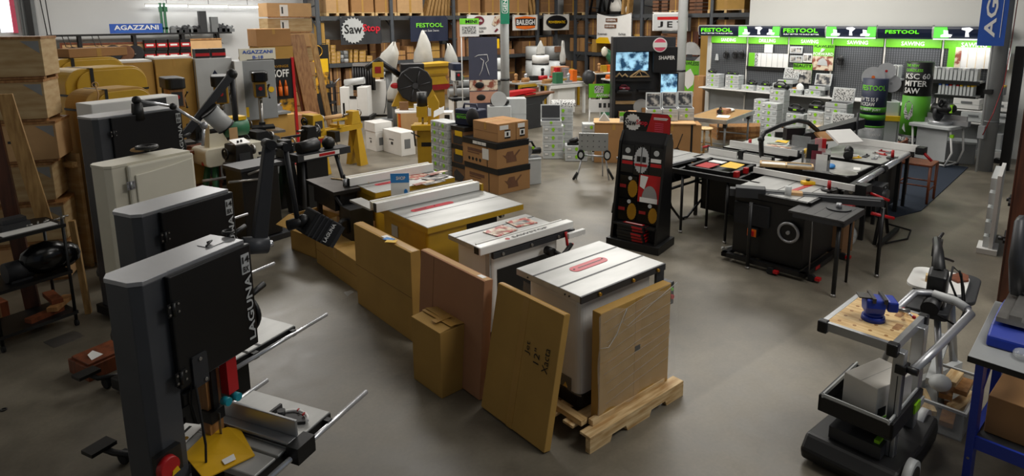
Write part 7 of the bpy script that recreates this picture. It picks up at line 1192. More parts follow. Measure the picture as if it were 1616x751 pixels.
part(e, 'wood_rail', 'pine', S().b(.05, .75, .16, .2, .98, 1.05)); mo = part(e, 'monitor', 'black', S().b(W1*.72, W1*1.02, -.06, -.03, H1-1.2, H1-.75).b(W1*.82, W1*.9, -.03, .2, H1-1.05, H1-.95)); part(mo, 'monitor_picture', 'screen', S().b(W1*.74, W1*1.0, -.064, -.06, H1-1.17, H1-.78))
def on_tower(x, y, z): return tuple(Matrix.Translation((10.35, 8.95, 0)) @ Matrix.Rotation(math.radians(-42), 4, 'Z') @ V((x, y, z)))
solo('wood_letters', 'pine', S().t([(0, 0, .02), (.08, 0, .1), (.14, 0, .03), (.2, 0, .08), (.26, 0, .02)], .022, 6).t([(.3, 0, .02), (.5, 0, .16), (.62, 0, .12), (.72, 0, .03), (.3, 0, .02)], .018, 6).t([(.4, 0, .03), (.5, 0, .14), (.56, 0, .03)], .012, 6), 'carved pale wooden shapes below the lit screen', 'wood carving', on_tower(.03, .1, 1.55), -42)
part(e, 'display_shelf', 'black', S().b(.02, .8, .02, .2, 1.49, 1.53))
tool_lump('router', on_tower(.2, .05, 1.281), -42, 'silver and maroon handheld router on the tower shelf', 'router', .8, 'maroon', 'silver')
for k, (x, z, m, w_) in enumerate(((.1, .721, 'card', .12), (.24, .721, 'card', .1), (.6, .751, 'card', .14), (.78, .751, 'card_light', .16))): solo('small_carton', m, S().b(0, w_, 0, .1, 0, .16 if k > 1 else .12), 'small brown box on the low tower shelves, %s' % nth(k, 4), 'box', on_tower(x, 0, z), -42)
solo('round_plate', 'light_grey', S().c((0, 0, .17), (0, .02, .17), .17, n=26), 'round pale disc standing on the low tower shelf', 'disc', on_tower(.6, .14, .751), -42)
# strapped cartons behind the blade rack
g = 'strapped cartons behind the blade rack'
e = carton('carton', 'long brown strapped carton beside the wooden stool', (9.75, 7.75, 0), -48, 1.15, .5, .78, 'card', group=g, seam=False); part(e, 'strap', 'black', S().b(.95, .99, -.003, 0, 0, .78).b(.95, .99, 0, .5, .78, .782)); part(e, 'tool_print', 'black', S().t([(.7, -.002, .3), (.8, -.002, .6)], .008, 5).ring((.7, -.002, .27), 'y', .05, .008)); 
e = carton('carton', 'long brown carton under the open printed cases, left one', (9.15, 8.4, 0), -48, .75, .5, .78, 'card', group=g, seam=False); part(e, 'strap', 'black', S().b(-.003, 0, .1, .14, 0, .78))
solo('counter_board', 'card_light', S().b(0, 1.95, -.02, .55, 0, .02), 'pale board over the strapped cartons', 'board', (9.14, 8.42, .785), -48)
def bt(x, y, z=.806): return tuple(Matrix.Translation((9.14, 8.42, 0)) @ Matrix.Rotation(math.radians(-48), 4, 'Z') @ V((x, y, z)))
for k in range(3):
    q = bt(1.02+.32*k, .15+.12*k)
    lb = ['left', 'middle', 'right'][k]
    case(q, -48, .16, 'grey case under the %s open printed lid' % lb, 'cases with open printed lids', w=.3, d=.3); opencase((q[0], q[1], q[2]+.161), -48, 'open grey case with dark printed lid, %s of the three' % lb, h=.1, w=.3, d=.3, m='photo_a', grp=None)
e = E('price_card', 'green and white card holder on the pale board', 'card', bt(.5, .05), -48); part(e, 'card', 'white', S().b(0, .2, 0, .01, 0, .2)); part(e, 'green_top', 'green', S().b(0, .2, -.003, 0, .12, .2)); part(e, 'photo', 'photo_c', S().b(.02, .18, -.003, 0, .02, .11))
tool_lump('router', bt(.85, .25), -48, 'black tool on the pale board beside the left open case', 'router', .8); solo('white_ball_hat', 'white', S().s(0, 0, .05, .08, .08, .06), 'white dome on the pale board', 'cap', bt(.62, .35)); solo('small_carton', 'card', S().b(0, .16, 0, .14, 0, .18), 'small brown box on the pale board beside the black tool', 'box', bt(.68, .3), -48); solo('clear_stand', 'light_grey', S().p([(0, 0), (.22, 0), (.1, .16)], 'y', 0, .2), 'grey wedge stand at the left of the pale board', 'stand', bt(.1, .15), -48)
# toothed standee
p = onX(1095, 175, 16.3); A = onX(1074, 66, 16.3); B_ = onX(1107, 66, 16.3); W_ = (A.y-B_.y)
e = E('blade_standee', 'standee topped by a toothed silver blade reading FLAWLESS FORWARD', 'standee', (16.3, A.y, 0), -90); zt = A.z; P = [(W_/2+a*1.0, zt-W_*.5+b2) for a, b2 in saw_outline(W_*.52, 40, .06) if b2 > -.02]
part(e, 'blade_top', 'blade', S().p([(W_*.02, 1.1)]+[(W_*.98, 1.1)]+P, 'y', 0, .03)); part(e, 'lower_panel', 'card_light', S().b(0, W_, 0, .04, 0, 1.1)); part(e, 'green_panel', 'green', S().b(.04, W_-.04, -.006, 0, zt-1.45, zt-.55)); txt(e, 'FLAWLESS', (.05, -.008, zt-.68), X_, Z_, W_-.1, .11, 'black'); txt(e, 'FORWARD', (.02, -.008, zt-1.6), X_, Z_, W_-.04, .13, 'white'); part(e, 'saw_picture', 'white', S().p([(W_*.2, zt-1.2), (W_*.3, zt-.9), (W_*.55, zt-.78), (W_*.75, zt-1.0), (W_*.7, zt-1.25), (W_*.45, zt-1.4)], 'y', -.012, -.006)); part(e, 'motor_picture', 'charcoal', S().b(W_*.75, W_*.92, -.012, -.006, zt-1.2, zt-.95).b(W_*.35, W_*.6, -.006, -.001, zt-.45, zt-.36)); part(e, 'foot', 'card', S().b(0, W_, -.1, .2, 0, .05))
carton('carton', 'tall mustard carton standing behind the left end of the tool display', (15.95, 10.62, 0), -90, .42, .4, 2.35, 'card_mustard', seam=False); carton('carton', 'lower brown carton before the tall mustard carton', (15.45, 10.45, 0), -90, .3, .3, 1.2, 'card', seam=False)
# ================================================================ jobsite saw behind the blade rack
e = E('jobsite_saw', 'grey topped jobsite saw on a black folding tube stand behind the blade rack', 'table saw', (6.9, 5.1, 0), 0)
part(e, 'table_top', 'cast', S().b(0, 1.0, 0, .75, .83, .86), bev=.004); part(e, 'edge_rail', 'silver', S().b(-.01, 1.02, -.03, 0, .82, .855).b(-.03, 0, -.03, .78, .82, .85)); part(e, 'slot', 'charcoal', S().b(0, 1.0, .2, .215, .86, .8612).b(0, 1.0, .5, .515, .86, .8612)); part(e, 'body', 'black', S().b(.15, .75, .05, .6, .55, .82), bev=.01); part(e, 'motor', 'black', S().c((.4, .02, .68), (.4, .3, .68), .1)); part(e, 'stand_frame', 'black', S().t([(.0, -.02, .5), (.9, -.02, .52)], .02).t([(.0, .6, .5), (.9, .6, .52)], .02).t([(0, -.02, .5), (0, .6, .5)], .02)); 
part(e, 'stand_leg', 'black', S().t([(.75, -.02, .52), (1.0, -.05, .42), (1.05, -.05, .32), (.6, -.02, .02), (.42, -.02, .03), (.2, -.02, .25), (.1, -.02, .5)], .018)); part(e, 'stand_leg', 'black', S().t([(.75, .6, .52), (1.0, .6, .42), (1.05, .6, .32), (.6, .6, .02), (.42, .6, .03), (.1, .6, .5)], .018)); part(e, 'lever', 'red', S().c((.02, .6, .88), (.02, .75, .92), .012)); part(e, 'foot', 'rubber', S().c((.5, -.02, 0), (.5, -.02, .03), .02)); part(e, 'handle_leg', 'black', S().t([(-.05, .5, .5), (-.15, .7, .2), (-.12, .75, .05)], .02))
fs = E('small_table_saw', 'grey and black portable saw with green latches behind the blade rack', 'table saw', (8.3, 6.75, 0), -45); part(fs, 'body', 'charcoal', S().rr(0, .62, 0, .5, .04, 'z', .55, .78), bev=.01); part(fs, 'table_top', 'sys', S().rr(-.04, .66, -.03, .53, .03, 'z', .78, .83), bev=.008); part(fs, 'blade_slot', 'black', S().b(.2, .45, .2, .3, .83, .85)); part(fs, 'latch', 'green_latch', S().c((.3, -.02, .66), (.3, 0, .66), .03)); part(fs, 'leg', 'silver', S().b(.02, .06, 0, .04, 0, .55).b(.56, .6, 0, .04, 0, .55)); part(fs, 'leg', 'silver', S().b(.02, .06, .44, .48, 0, .55).b(.56, .6, .44, .48, 0, .55)); part(fs, 'clear_guard', 'plastic', S().b(.0, .05, .2, .45, .85, 1.1)); part(fs, 'side_table', 'mdf', S().b(-.5, -.06, -.05, .2, .62, .65)) if 0 else None; part(fs, 'crossbar', 'light_grey', S().c((.04, .02, .2), (.58, .02, .2), .014))
# ================================================================ industrial saw cluster, right
E1 = E('industrial_saw', 'black cabinet table saw with red blade insert and handwheel', 'table saw', (6.5, 2.98, 0), 4)
part(E1, 'table_top', 'cast', S().b(.12, 1.1, .0, .86, .82, .86), bev=.004); part(E1, 'top_edge', 'black', S().b(.08, 1.12, -.03, .0, .79, .855).b(.08, .12, -.03, .88, .79, .855)); part(E1, 'slot', 'black', S().b(.12, 1.1, .12, .13, .8595, .8612).b(.12, 1.1, .44, .45, .8595, .8612)); part(E1, 'blade_insert', 'red', S().p([(.28, .32), (.34, .285), (.86, .24), (.9, .26), (.86, .3), (.34, .345)], 'z', .86, .864)); 
part(E1, 'cabinet', 'black', S().b(.1, .98, .02, .82, .1, .78), bev=.008); part(E1, 'motor_door', 'black_rough', S().b(.06, .1, .4, .8, .48, .72)); sw = part(E1, 'switch_box', 'black', S().b(.03, .1, .5, .62, .36, .46), bev=.006); part(sw, 'paddle', 'red', S().b(.0, .03, .53, .59, .38, .43)); part(sw, 'paddle_ring', 'orange', S().b(.02, .028, .51, .61, .365, .45))
hw = part(E1, 'handwheel', 'silver', S().ring((.04, .16, .5), 'x', .105, .016, 26).c((.02, .16, .5), (.1, .16, .5), .02)); part(hw, 'wheel_web', 'black', S().c((.05, .16, .5), (.055, .16, .5), .1, n=22)); part(E1, 'warning_plate', 'light_grey', S().b(.88, .94, -.004, .02, .52, .66)); part(E1, 'logo_disc', 'silver', S().c((.98, .12, .28), (.986, .12, .28), .07)); part(E1, 'logo_disc_face', 'red', S().c((.986, .12, .28), (.989, .12, .28), .03))
mb = part(E1, 'mobile_base', 'black', S().b(.0, 1.06, -.06, .0, .05, .1).b(.0, 1.06, .84, .9, .05, .1).b(.0, .06, -.06, .9, .05, .1).b(1.0, 1.06, -.06, .9, .05, .1)); part(mb, 'base_label', 'red', S().b(.3, .42, -.064, -.06, .055, .09)); 
for x, y in ((-.02, .3), (1.0, -.1), (.1, -.1), (1.0, .9)): c_ = part(mb, 'caster', 'rubber', S().c((x-.02, y, .04), (x+.02, y, .04), .04)); part(c_, 'caster_pedal', 'red', S().b(x-.03, x+.03, y-.09, y-.04, .03, .06))
part(E1, 'arm_rail', 'charcoal', S().c((-.02, .9, .8), (.85, -.5, .8), .035, n=4)) if 0 else None
for nm, mm, sh in (('front_rail', 'charcoal', S().b(0, 1.55, 0, .09, .8, .885)), ('rail_strip', 'silver', S().b(.35, 1.52, -.003, 0, .862, .875))):
    part(E1, nm, mm, sh.xf(rotz(-60, (-.02, .85, 0))) if 0 else sh.xf(Matrix.Identity(4)).xf(rotz(-59-4, (-.03, .82, 0))))
q0 = at(1205, 305, .84)
r_ = part(E1, 'rail_carriage', 'charcoal', S().b(.06, .38, -.03, .12, .79, .91).xf(rotz(-63, (-.03, .82, 0))), bev=.01); part(r_, 'wood_block', 'card_light', S().b(.6, .76, -.008, .1, .83, .892).xf(rotz(-63, (-.03, .82, 0)))); part(r_, 'round_stop', 'light_grey', S().c((.05, .0, .84), (.05, 0, .96), .035).xf(rotz(-63, (.22, .32, 0)))); part(E1, 'rail_end', 'red', S().c((1.45, .02, .72), (1.68, .1, .66), .018).xf(rotz(-63, (-.03, .82, 0))))
for x, y in ((-.05, .55), (.72, -.55)): l = part(E1, 'support_leg', 'black', S().c((x, y, .03), (x, y, .78), .02)); part(l, 'foot', 'steel', S().c((x, y, 0), (x, y, .03), .025))
sd = E('sliding_table', 'black slatted side table at the front corner of the industrial saw', 'table', (6.33, 2.5, 0), 4)
part(sd, 'top', 'iron_ext', S().b(0, .6, 0, .55, .8, .825), bev=.004); s = S(); [s.b(0, .6, .06+.12*k, .07+.12*k, .825, .8262) for k in range(4)]; part(sd, 'slot_line', 'black', s); part(sd, 'frame', 'charcoal', S().b(0, .6, 0, .04, .76, .8).b(0, .04, 0, .5, .76, .8))
l = part(sd, 'leg', 'black', S().c((.06, .06, .03), (.06, .06, .78), .022)); part(l, 'foot', 'steel', S().c((.06, .06, 0), (.06, .06, .03), .025)); part(sd, 'leg', 'black', S().c((.54, .1, 0), (.54, .1, .78), .014)); part(sd, 'shelf_wire', 'steel', S().c((.3, .4, 0), (.3, .4, .78), .008))
gd = E('miter_fence', 'round black mitre gauge plate with a knob on the black side table', 'gauge', (6.72, 2.72, .827), 10); part(gd, 'plate', 'charcoal', S().c((0, 0, 0), (0, 0, .012), .12, n=24)); part(gd, 'knob', 'silver', S().c((0, 0, .012), (0, 0, .06), .03, .025)); part(gd, 'scale', 'red_deep', S().b(.04, .09, -.01, .01, .012, .014))
fc = E('rip_fence', 'long white faced rip fence across the industrial saw', 'fence', (7.36, 2.8, .862), 0)
part(fc, 'face', 'white', S().b(0, .02, 0, 1.25, .01, .08)); part(fc, 'beam', 'charcoal', S().b(.02, .08, 0, 1.22, 0, .07)); part(fc, 'head', 'black', S().b(-.02, .14, -.1, .02, -.02, .1), bev=.006); part(fc, 'lock_handle', 'red', S().c((.1, -.1, .0), (.16, -.28, -.06), .016))
yb = E('push_block', 'yellow push block with black knobs on the industrial saw top', 'push block', (7.25, 3.35, .862), -38); part(yb, 'body', 'yellow', S().rr(0, .26, 0, .09, .015, 'z', 0, .04, n=3), bev=.008); part(yb, 'knob', 'black', S().c((.07, .045, .04), (.07, .045, .065), .02, .024).c((.2, .045, .04), (.2, .045, .065), .02, .024))
mg = E('miter_gauge', 'black mitre gauge with red handle on the industrial saw top', 'miter gauge', (7.25, 3.06, .862), 0); part(mg, 'plate', 'black', S().p([(.1*math.cos(t), .08*math.sin(t)) for t in [i*.3307 for i in range(20)]], 'z', 0, .018)); part(mg, 'bar', 'black', S().b(-.12, .16, -.05, -.03, 0, .02)); part(mg, 'scale', 'light_grey', S().b(-.05, .06, .0, .03, .018, .024)); part(mg, 'handle', 'red', S().c((0, 0, .02), (0, 0, .11), .022, .018))
# extension frame table with long legs and yellow sheet
fr = E('frame_table', 'black frame extension table on tall thin legs carrying a black tray', 'table', (6.95, 4.05, 0), 6)
part(fr, 'frame', 'black', S().b(0, .95, 0, .04, .8, .84).b(0, .95, .8, .84, .8, .84).b(0, .04, 0, .84, .8, .84).b(.91, .95, 0, .84, .8, .84).b(.46, .5, 0, .84, .8, .84)); part(fr, 'front_rail', 'black', S().b(-.02, .03, -.3, 1.0, .8, .86))
for x, y in ((.02, .1), (.02, .72), (.4, .55), (.85, .3)): l = part(fr, 'leg', 'black', S().c((x, y, .03), (x, y, .8), .018)); part(l, 'foot', 'steel', S().c((x, y, 0), (x, y, .03), .022))
tr = E('black_tray', 'black router tray with red clips holding catalogues and a yellow sheet', 'tray', (7.05, 4.15, .841), 6); part(tr, 'frame', 'black', S().b(0, .7, 0, .05, 0, .05).b(0, .7, .6, .65, 0, .05).b(0, .05, 0, .65, 0, .05).b(.65, .7, 0, .65, 0, .05).b(0, .7, 0, .65, 0, .01)); part(tr, 'clip', 'red', S().b(.02, .1, -.05, .0, .0, .07)); part(tr, 'clip', 'red', S().b(.3, .36, -.05, .0, .0, .07))
solo('yellow_sheet', 'yellow', S().add([(0, 0, 0), (.3, 0, 0), (.32, .2, .01), (0, .22, 0)], [(0, 1, 2, 3)]), 'bright yellow sheet lying in the black tray', 'sheet', (7.3, 4.25, .895), 10); solo('catalogue', 'red', S().b(0, .3, 0, .2, 0, .006), 'red catalogue at the left in the black tray', 'catalogue', (7.15, 4.55, .87), 5); solo('catalogue', 'white', S().b(0, .2, 0, .2, 0, .006), 'white catalogue at the back of the black tray', 'catalogue', (7.5, 4.58, .87), 5)
# router tables in the middle
def router_table(loc, label, w=.72, d=.95):
    e = E('router_table', label, 'router table', loc, 2); part(e, 'top', 'cast', S().b(0, w, 0, d, .82, .86), bev=.004); part(e, 'edge', 'black', S().b(-.01, w+.01, -.02, 0, .78, .86).b(-.02, 0, -.02, d, .78, .86)); part(e, 'cabinet', 'black', S().b(.1, w-.08, .1, d-.1, .1, .8)); s = S()
    for x, y in ((.04, .04), (w-.06, .04), (.04, d-.06), (w-.06, d-.06)): part(e, 'leg', 'black', S().b(x-.02, x+.02, y-.02, y+.02, 0, .8))
    return e
router_table((7.7, 4.2, 0), 'grey topped router table behind the black frame table'); f2 = E('router_fence', 'black router fence with white faces on the router table', 'fence', (7.98, 4.15, .862), 0)
part(f2, 'face', 'white', S().b(0, .02, 0, .4, 0, .09).b(0, .02, .5, .95, 0, .09)); part(f2, 'beam', 'black', S().b(.02, .07, -.02, .98, .04, .1).b(.0, .12, .42, .48, .0, .12)); part(f2, 'knob', 'black', S().c((.1, .2, .1), (.1, .2, .14), .02)); part(f2, 'red_handle', 'red', S().c((.05, .98, .1), (.1, 1.1, .06), .018))
router_table((8.65, 4.25, 0), 'rear grey saw table with long white fence', 1.3, 1.0); f3 = E('rip_fence', 'long white rip fence on the rear grey saw table', 'fence', (8.7, 4.15, .862), 0); part(f3, 'face', 'white', S().b(0, .02, 0, 1.05, .0, .09)); part(f3, 'beam', 'charcoal', S().b(.02, .09, 0, 1.05, .0, .08))
t2 = router_table((9.1, 3.2, 0), 'right rear grey saw table crowded with small parts', 1.3, .9); f4 = E('rip_fence', 'white rip fence at the far edge of the right rear saw table', 'fence', (10.25, 3.15, .862), 0); part(f4, 'face', 'white', S().b(0, .02, 0, 1.0, .0, .1)); part(f4, 'beam', 'light_grey', S().b(.02, .1, 0, 1.0, .0, .09)); part(f4, 'head', 'black', S().b(-.05, .12, -.1, 0, -.02, .08)); part(f4, 'lock_handle', 'red', S().c((.0, -.1, 0), (.02, -.2, -.1), .02))
mt = router_table((8.05, 3.2, 0), 'dark middle table between the white fences with tools and blue cloth', .85, .85); bpy.data.objects[[c.name for c in mt.children if c.name.startswith('top')][0]].active_material = MATS['iron_ext'] if 0 else bpy.data.objects[[c.name for c in mt.children if c.name.startswith('top')][0]].active_material
ct_ = E('rail_tube', 'long chrome fence rail tube running along the right saw tables', 'rail', (7.85, 2.98, 0), 6)
part(ct_, 'tube', 'chrome', S().c((0, 0, .84), (1.0, 0, .84), .035, n=14).c((1.08, 0, .84), (2.3, 0, .84), .038, n=14)); part(ct_, 'coupler', 'black', S().c((.98, 0, .84), (1.1, 0, .84), .05)); part(ct_, 'angle_rail', 'black', S().b(-.4, 2.3, .04, .1, .76, .83)); part(ct_, 'leg', 'black', S().b(.5, .55, .03, .08, 0, .76)); part(ct_, 'leg', 'black', S().b(2.1, 2.15, .03, .08, 0, .76)); part(ct_, 'end_tube', 'steel', S().c((-.42, -.04, .84), (-.05, 0, .84), .022))
# over-arm guard
oa = E('dust_arm_guard', 'black overarm tube arching above the saw tables to a clear guard', 'overarm', (8.07, 4.32, 0), 0)
PA = [onY(x, y, 4.3) for x, y in ((1202, 258), (1201, 220), (1206, 209), (1230, 198), (1258, 190), (1275, 193), (1290, 206), (1298, 222), (1296, 234))]
part(oa, 'tube', 'black', S().t([p-V((8.07, 4.32, 0)) for p in PA], .032, 10)); part(oa, 'knuckle', 'black', S().s(*(PA[1]-V((8.07, 4.32, 0))), .045)); part(oa, 'foot', 'black', S().b(-.04, .04, -.06, .06, .862, .9)); part(oa, 'clear_guard', 'plastic', S().b(.7, .74, -.3, -.05, .9, 1.15).b(.74, 1.1, -.3, -.28, .9, 1.1))
bh = E('brochure_holder', 'clear brochure holder with black and white leaflets on the router table', 'brochure holder', (8.0, 3.72, .862), -70); part(bh, 'holder', 'plastic', S().b(0, .3, -.05, -.045, 0, .16).b(0, .3, .12, .125, 0, .28).b(0, .005, -.05, .12, 0, .2).b(.295, .3, -.05, .12, 0, .2)); part(bh, 'leaflet', 'black', S().b(.02, .15, .05, .06, .01, .34).xf(rot(-8, 'X'))); part(bh, 'leaflet', 'maroon', S().b(.08, .2, .02, .03, .01, .26).xf(rot(-8, 'X'))); part(bh, 'leaflet', 'white', S().b(.14, .27, -.01, .0, .01, .22).xf(rot(-8, 'X'))); part(bh, 'leaflet', 'black', S().b(.22, .3, .07, .08, .01, .22).xf(rot(-8, 'X')))
wf = E('sample_board', 'wood framed shallow display box lying on the white fence', 'display box', (7.42, 3.4, .948), 30); part(wf, 'frame', 'pine', S().b(0, .62, 0, .02, 0, .04).b(0, .62, .2, .22, 0, .04).b(0, .02, 0, .22, 0, .04).b(.6, .62, 0, .22, 0, .04).b(0, .62, 0, .22, 0, .01).b(.3, .32, 0, .22, 0, .04)); part(wf, 'white_panel', 'white', S().b(.02, .3, .02, .2, .012, .03)); part(wf, 'grey_panel', 'mid_grey', S().b(.32, .6, .02, .2, .012, .028))
wf.rotation_euler = (0, 0, math.radians(-62)); wf.location = (7.42, 4.0, .948)
nv = E('clamp_tool', 'yellow clamp head standing beside the brochure holder', 'clamp', (8.35, 3.85, .862), 20); part(nv, 'grip', 'yellow', S().s(.0, 0, .17, .06, .05, .05).s(.06, .02, .1, .04, .04, .04).t([(-.02, 0, .13), (.05, 0, .06)], .02, 6)); part(nv, 'plate', 'mid_grey', S().b(-.08, .06, .03, .05, 0, .2))
solo('blue_cloth', 'blue_l', S().s(0, 0, .02, .12, .06, .025), 'light blue cloth on the dark middle table', 'cloth', (8.4, 3.55, .862), 20); solo('steel_disc', 'steel', S().c((0, 0, 0), (0, 0, .01), .16, n=24), 'flat steel saw blade on the dark middle table', 'saw blade', (8.2, 3.3, .862)); solo('white_note', 'paper', S().b(0, .16, 0, .08, 0, .004), 'white note on the dark middle table near the rail', 'note', (8.5, 3.22, .862), 20)
rnd = random.Random(14); cols = ['magazine', 'photo_b', 'photo_a', 'white', 'magazine', 'card_light', 'photo_b', 'steel', 'yellow', 'green_latch']
names_ = ['red magazine', 'tan leaflet', 'dark leaflet', 'white sheet', 'second red magazine', 'cardboard piece', 'second tan leaflet', 'steel part', 'yellow pad', 'green latch piece']
for k in range(10): solo('leaflet', cols[k], S().b(0, .24, 0, .17, 0, .006), '%s spread on the rear grey saw table' % names_[k], 'leaflet', (8.8+.24*(k % 5), 4.42+.3*(k//5)+.04*(k % 2), .862), rnd.randrange(-30, 30))
for k in range(9):
    m = ['silver', 'light_grey', 'red', 'mid_grey', 'yellow', 'charcoal', 'steel', 'red_deep', 'white'][k]
    solo('loose_part', m, S().b(0, .1+.04*(k % 3), 0, .05, 0, .012).c((.03, .02, .012), (.03, .02, .03), .012), '%s loose fitting scattered on the right rear saw table' % ['silver', 'pale grey', 'red', 'mid grey', 'yellow', 'charcoal', 'steel', 'dark red', 'white'][k], 'fitting', (9.3+.22*(k % 4), 3.35+.2*(k//4), .8615), 37*k)
g3 = E('miter_gauge', 'mitre gauge with red handle on the right rear saw table', 'miter gauge', (9.55, 3.22, .862), 0); part(g3, 'plate', 'black', S().p([(.09*math.cos(t), .07*math.sin(t)) for t in [i*.3307 for i in range(20)]], 'z', 0, .018)); part(g3, 'handle', 'red', S().c((0, 0, .02), (0, 0, .12), .022, .018)); part(g3, 'bar', 'black', S().b(-.15, .12, -.04, -.02, 0, .015))
for k, (px, py) in enumerate(((1212, 222),)): rp = at(px, py, .9); E4 = E('red_handle_gauge', 'red handled gauge at the left of the rear grey saw table', 'miter gauge', (8.85, 4.95, .862)); part(E4, 'handle', 'red', S().c((0, 0, .0), (0, 0, .12), .022)); part(E4, 'plate', 'charcoal', S().b(-.06, .08, -.04, .04, 0, .015))
pk = solo('paper_pad', 'white', S().b(0, .42, 0, .3, 0, .03).xf(rot(28, 'X')), 'white carton lid propped on the black machine behind the tables', 'lid', (9.3, 3.85, 1.0), -25); solo('red_drill_pack', 'red', S().b(0, .14, 0, .05, 0, .2), 'red and white hanging pack behind the saw tables', 'package', (9.2, 4.12, .862), -50); solo('cardboard_sheet', 'card', S().b(0, .3, 0, .2, 0, .04).xf(rot(25, 'X')), 'brown carton lid leaning behind the white lid', 'lid', (9.45, 4.15, .98), -25)
bm = E('black_machine', 'long black angled machine head behind the saw tables', 'machine', (9.35, 4.45, 0), -30); part(bm, 'beam', 'black', S().add([(0, 0, .9), (1.1, 0, 1.12), (1.1, 0, 1.26), (0, 0, 1.04), (0, .2, .9), (1.1, .2, 1.12), (1.1, .2, 1.26), (0, .2, 1.04)], [(0, 1, 2, 3), (7, 6, 5, 4), (0, 4, 5, 1), (3, 2, 6, 7), (1, 5, 6, 2), (0, 3, 7, 4)])); part(bm, 'motor', 'black', S().c((.1, -.1, 1.0), (.3, .2, 1.0), .1).b(-.2, .1, .0, .1, .98, 1.16)); part(bm, 'mount', 'black', S().b(.0, .35, 0, .22, .862, .98)); part(bm, 'clamp_screw', 'charcoal', S().c((.95, -.02, 1.0), (.95, -.02, 1.36), .015))
dk = E('drill_chuck', 'black chuck head lying on the right rear saw table', 'drill head', (9.1, 3.62, .862), 20); part(dk, 'body', 'black', S().c((-.1, 0, .06), (.12, 0, .08), .06).s(0, 0, .12, .08, .06, .06)); part(dk, 'shaft', 'redwood', S().c((.12, 0, .08), (.3, .02, .08), .02)); part(dk, 'lower_bar', 'black', S().b(-.15, .2, -.05, -.02, 0, .03))
ub = E('under_bench_goods', 'red and white goods box standing under the black side tables', 'box', (7.6, 3.0, 0), 0); part(ub, 'body', 'card_dark', S().b(0, .3, 0, .3, 0, .45)); part(ub, 'red_top', 'red_deep', S().b(0, .28, 0, .28, .45, .58)); part(ub, 'white_bag', 'clear', S().s(.4, .1, .14, .12, .1, .14))
fd = E('folding_stand', 'black folding saw stand with coiled cable under the right saw tables', 'stand', (8.3, 2.9, 0), 6); part(fd, 'leg', 'black', S().t([(0, 0, 0), (.3, 0, .7)], .022)); part(fd, 'leg', 'black', S().t([(.6, 0, 0), (.2, 0, .7)], .022)); part(fd, 'foot_bar', 'black', S().b(-.1, .75, -.1, -.05, .02, .06)); part(fd, 'cable', 'rubber', S().t([(.1, -.1, .02), (.5, -.25, .01), (.9, -.2, .01), (1.0, .1, .01)], .01, 6)); part(fd, 'gearbox', 'charcoal', S().b(.1, .4, 0, .2, .5, .72).c((.2, -.05, .6), (.2, .1, .6), .08))
ball = solo('hitch_caster', 'light_grey', S().c((0, 0, .02), (0, .03, .02), .02).c((.03, .015, .03), (.4, .05, .05), .008), 'small caster rod on the floor beside the industrial saw', 'caster', (at(1142, 395).x, at(1142, 395).y, 0), -30)
solo('power_cord', 'rubber', S().t([(0, 0, .01), (.1, .15, .01), (.3, .2, .01), (.4, .05, .12), (.35, 0, .5), (.3, .1, .78)], .008, 6), 'black power cord dropping from the frame table to the floor', 'cord', (6.6, 3.75, 0))
# ================================================================ vise cart, right foreground
vc = E('vise_cart', 'silver framed rolling cart with a perforated wooden top and tray', 'cart', (3.93, 1.2, 0), 2)
wt_ = part(vc, 'worktop', 'pine_y', S().b(.02, .54, .03, .4, .875, .905), bev=.003); s = S()
for i in range(5):
    for j in range(4): s.c((.08+.1*i, .08+.09*j, .9045), (.08+.1*i, .08+.09*j, .9062), .011, n=10)
s.rr(.2, .3, .05, .09, .01, 'z', .9045, .906); s.rr(.4, .5, .1, .14, .01, 'z', .9045, .906); part(wt_, 'dog_hole', 'oak', s)
part(vc, 'rim_profile', 'alu', S().b(-.01, .57, 0, .03, .85, .905).b(-.01, .57, .4, .43, .85, .905).b(-.01, .02, .03, .4, .85, .905).b(.54, .57, .03, .4, .85, .905)); 
for x, y in ((-.01, 0), (.54, 0), (-.01, .4)): part(vc, 'corner_block', 'black', S().b(x-.015, x+.045, y-.015, y+.045, .83, .91), bev=.01)
part(vc, 'post', 'alu', S().b(.03, .1, -.04, .02, .12, .85), bev=.006); part(vc, 'post', 'alu', S().b(.44, .52, -.03, .04, .12, .86), bev=.006); part(vc, 'post_block', 'black', S().b(.02, .11, -.055, -.0, .72, .77)); s = S(); s.b(.05, .054, -.042, -.04, .12, .7).b(.075, .079, -.042, -.04, .12, .7).b(.028, .03, -.02, -.015, .12, .7); part(vc, 'groove', 'charcoal', s)
ty = part(vc, 'tray', 'black', S().b(-.2, .36, -.05, -.03, .34, .44).b(-.2, .36, .36, .38, .34, .44).b(-.2, -.18, -.05, .38, .34, .44).b(.34, .36, -.05, .38, .34, .44).b(-.2, .36, -.05, .38, .33, .345), bev=.005); part(ty, 'tray_rim', 'sys', S().b(-.205, .365, -.03, -.02, .43, .455).b(-.205, .365, .35, .36, .43, .455).b(-.2, -.19, -.03, .36, .43, .455)); part(ty, 'latch', 'green_latch', S().b(.18, .28, -.06, -.05, .34, .4)); part(ty, 'latch', 'light_grey', S().b(.29, .36, -.06, -.05, .34, .39), label='pale grey latch half')
part(vc, 'base', 'black', S().p([(-.3, .02), (.5, .02), (.55, .1), (.5, .2), (.2, .14), (-.25, .18), (-.33, .1)], 'y', -.12, .42), bev=.02); part(vc, 'base_pocket', 'charcoal', S().b(-.2, .05, 0, .3, .18, .26)); part(vc, 'green_clip', 'green_latch', S().b(-.17, -.1, .02, .05, .26, .28))
for o_ in vc.children:
    if o_.name.split('.')[0] in ('tray', 'base', 'base_pocket', 'green_clip') or (o_.name.startswith('latch')): o_.location.x = .13
ty.location.x = .13
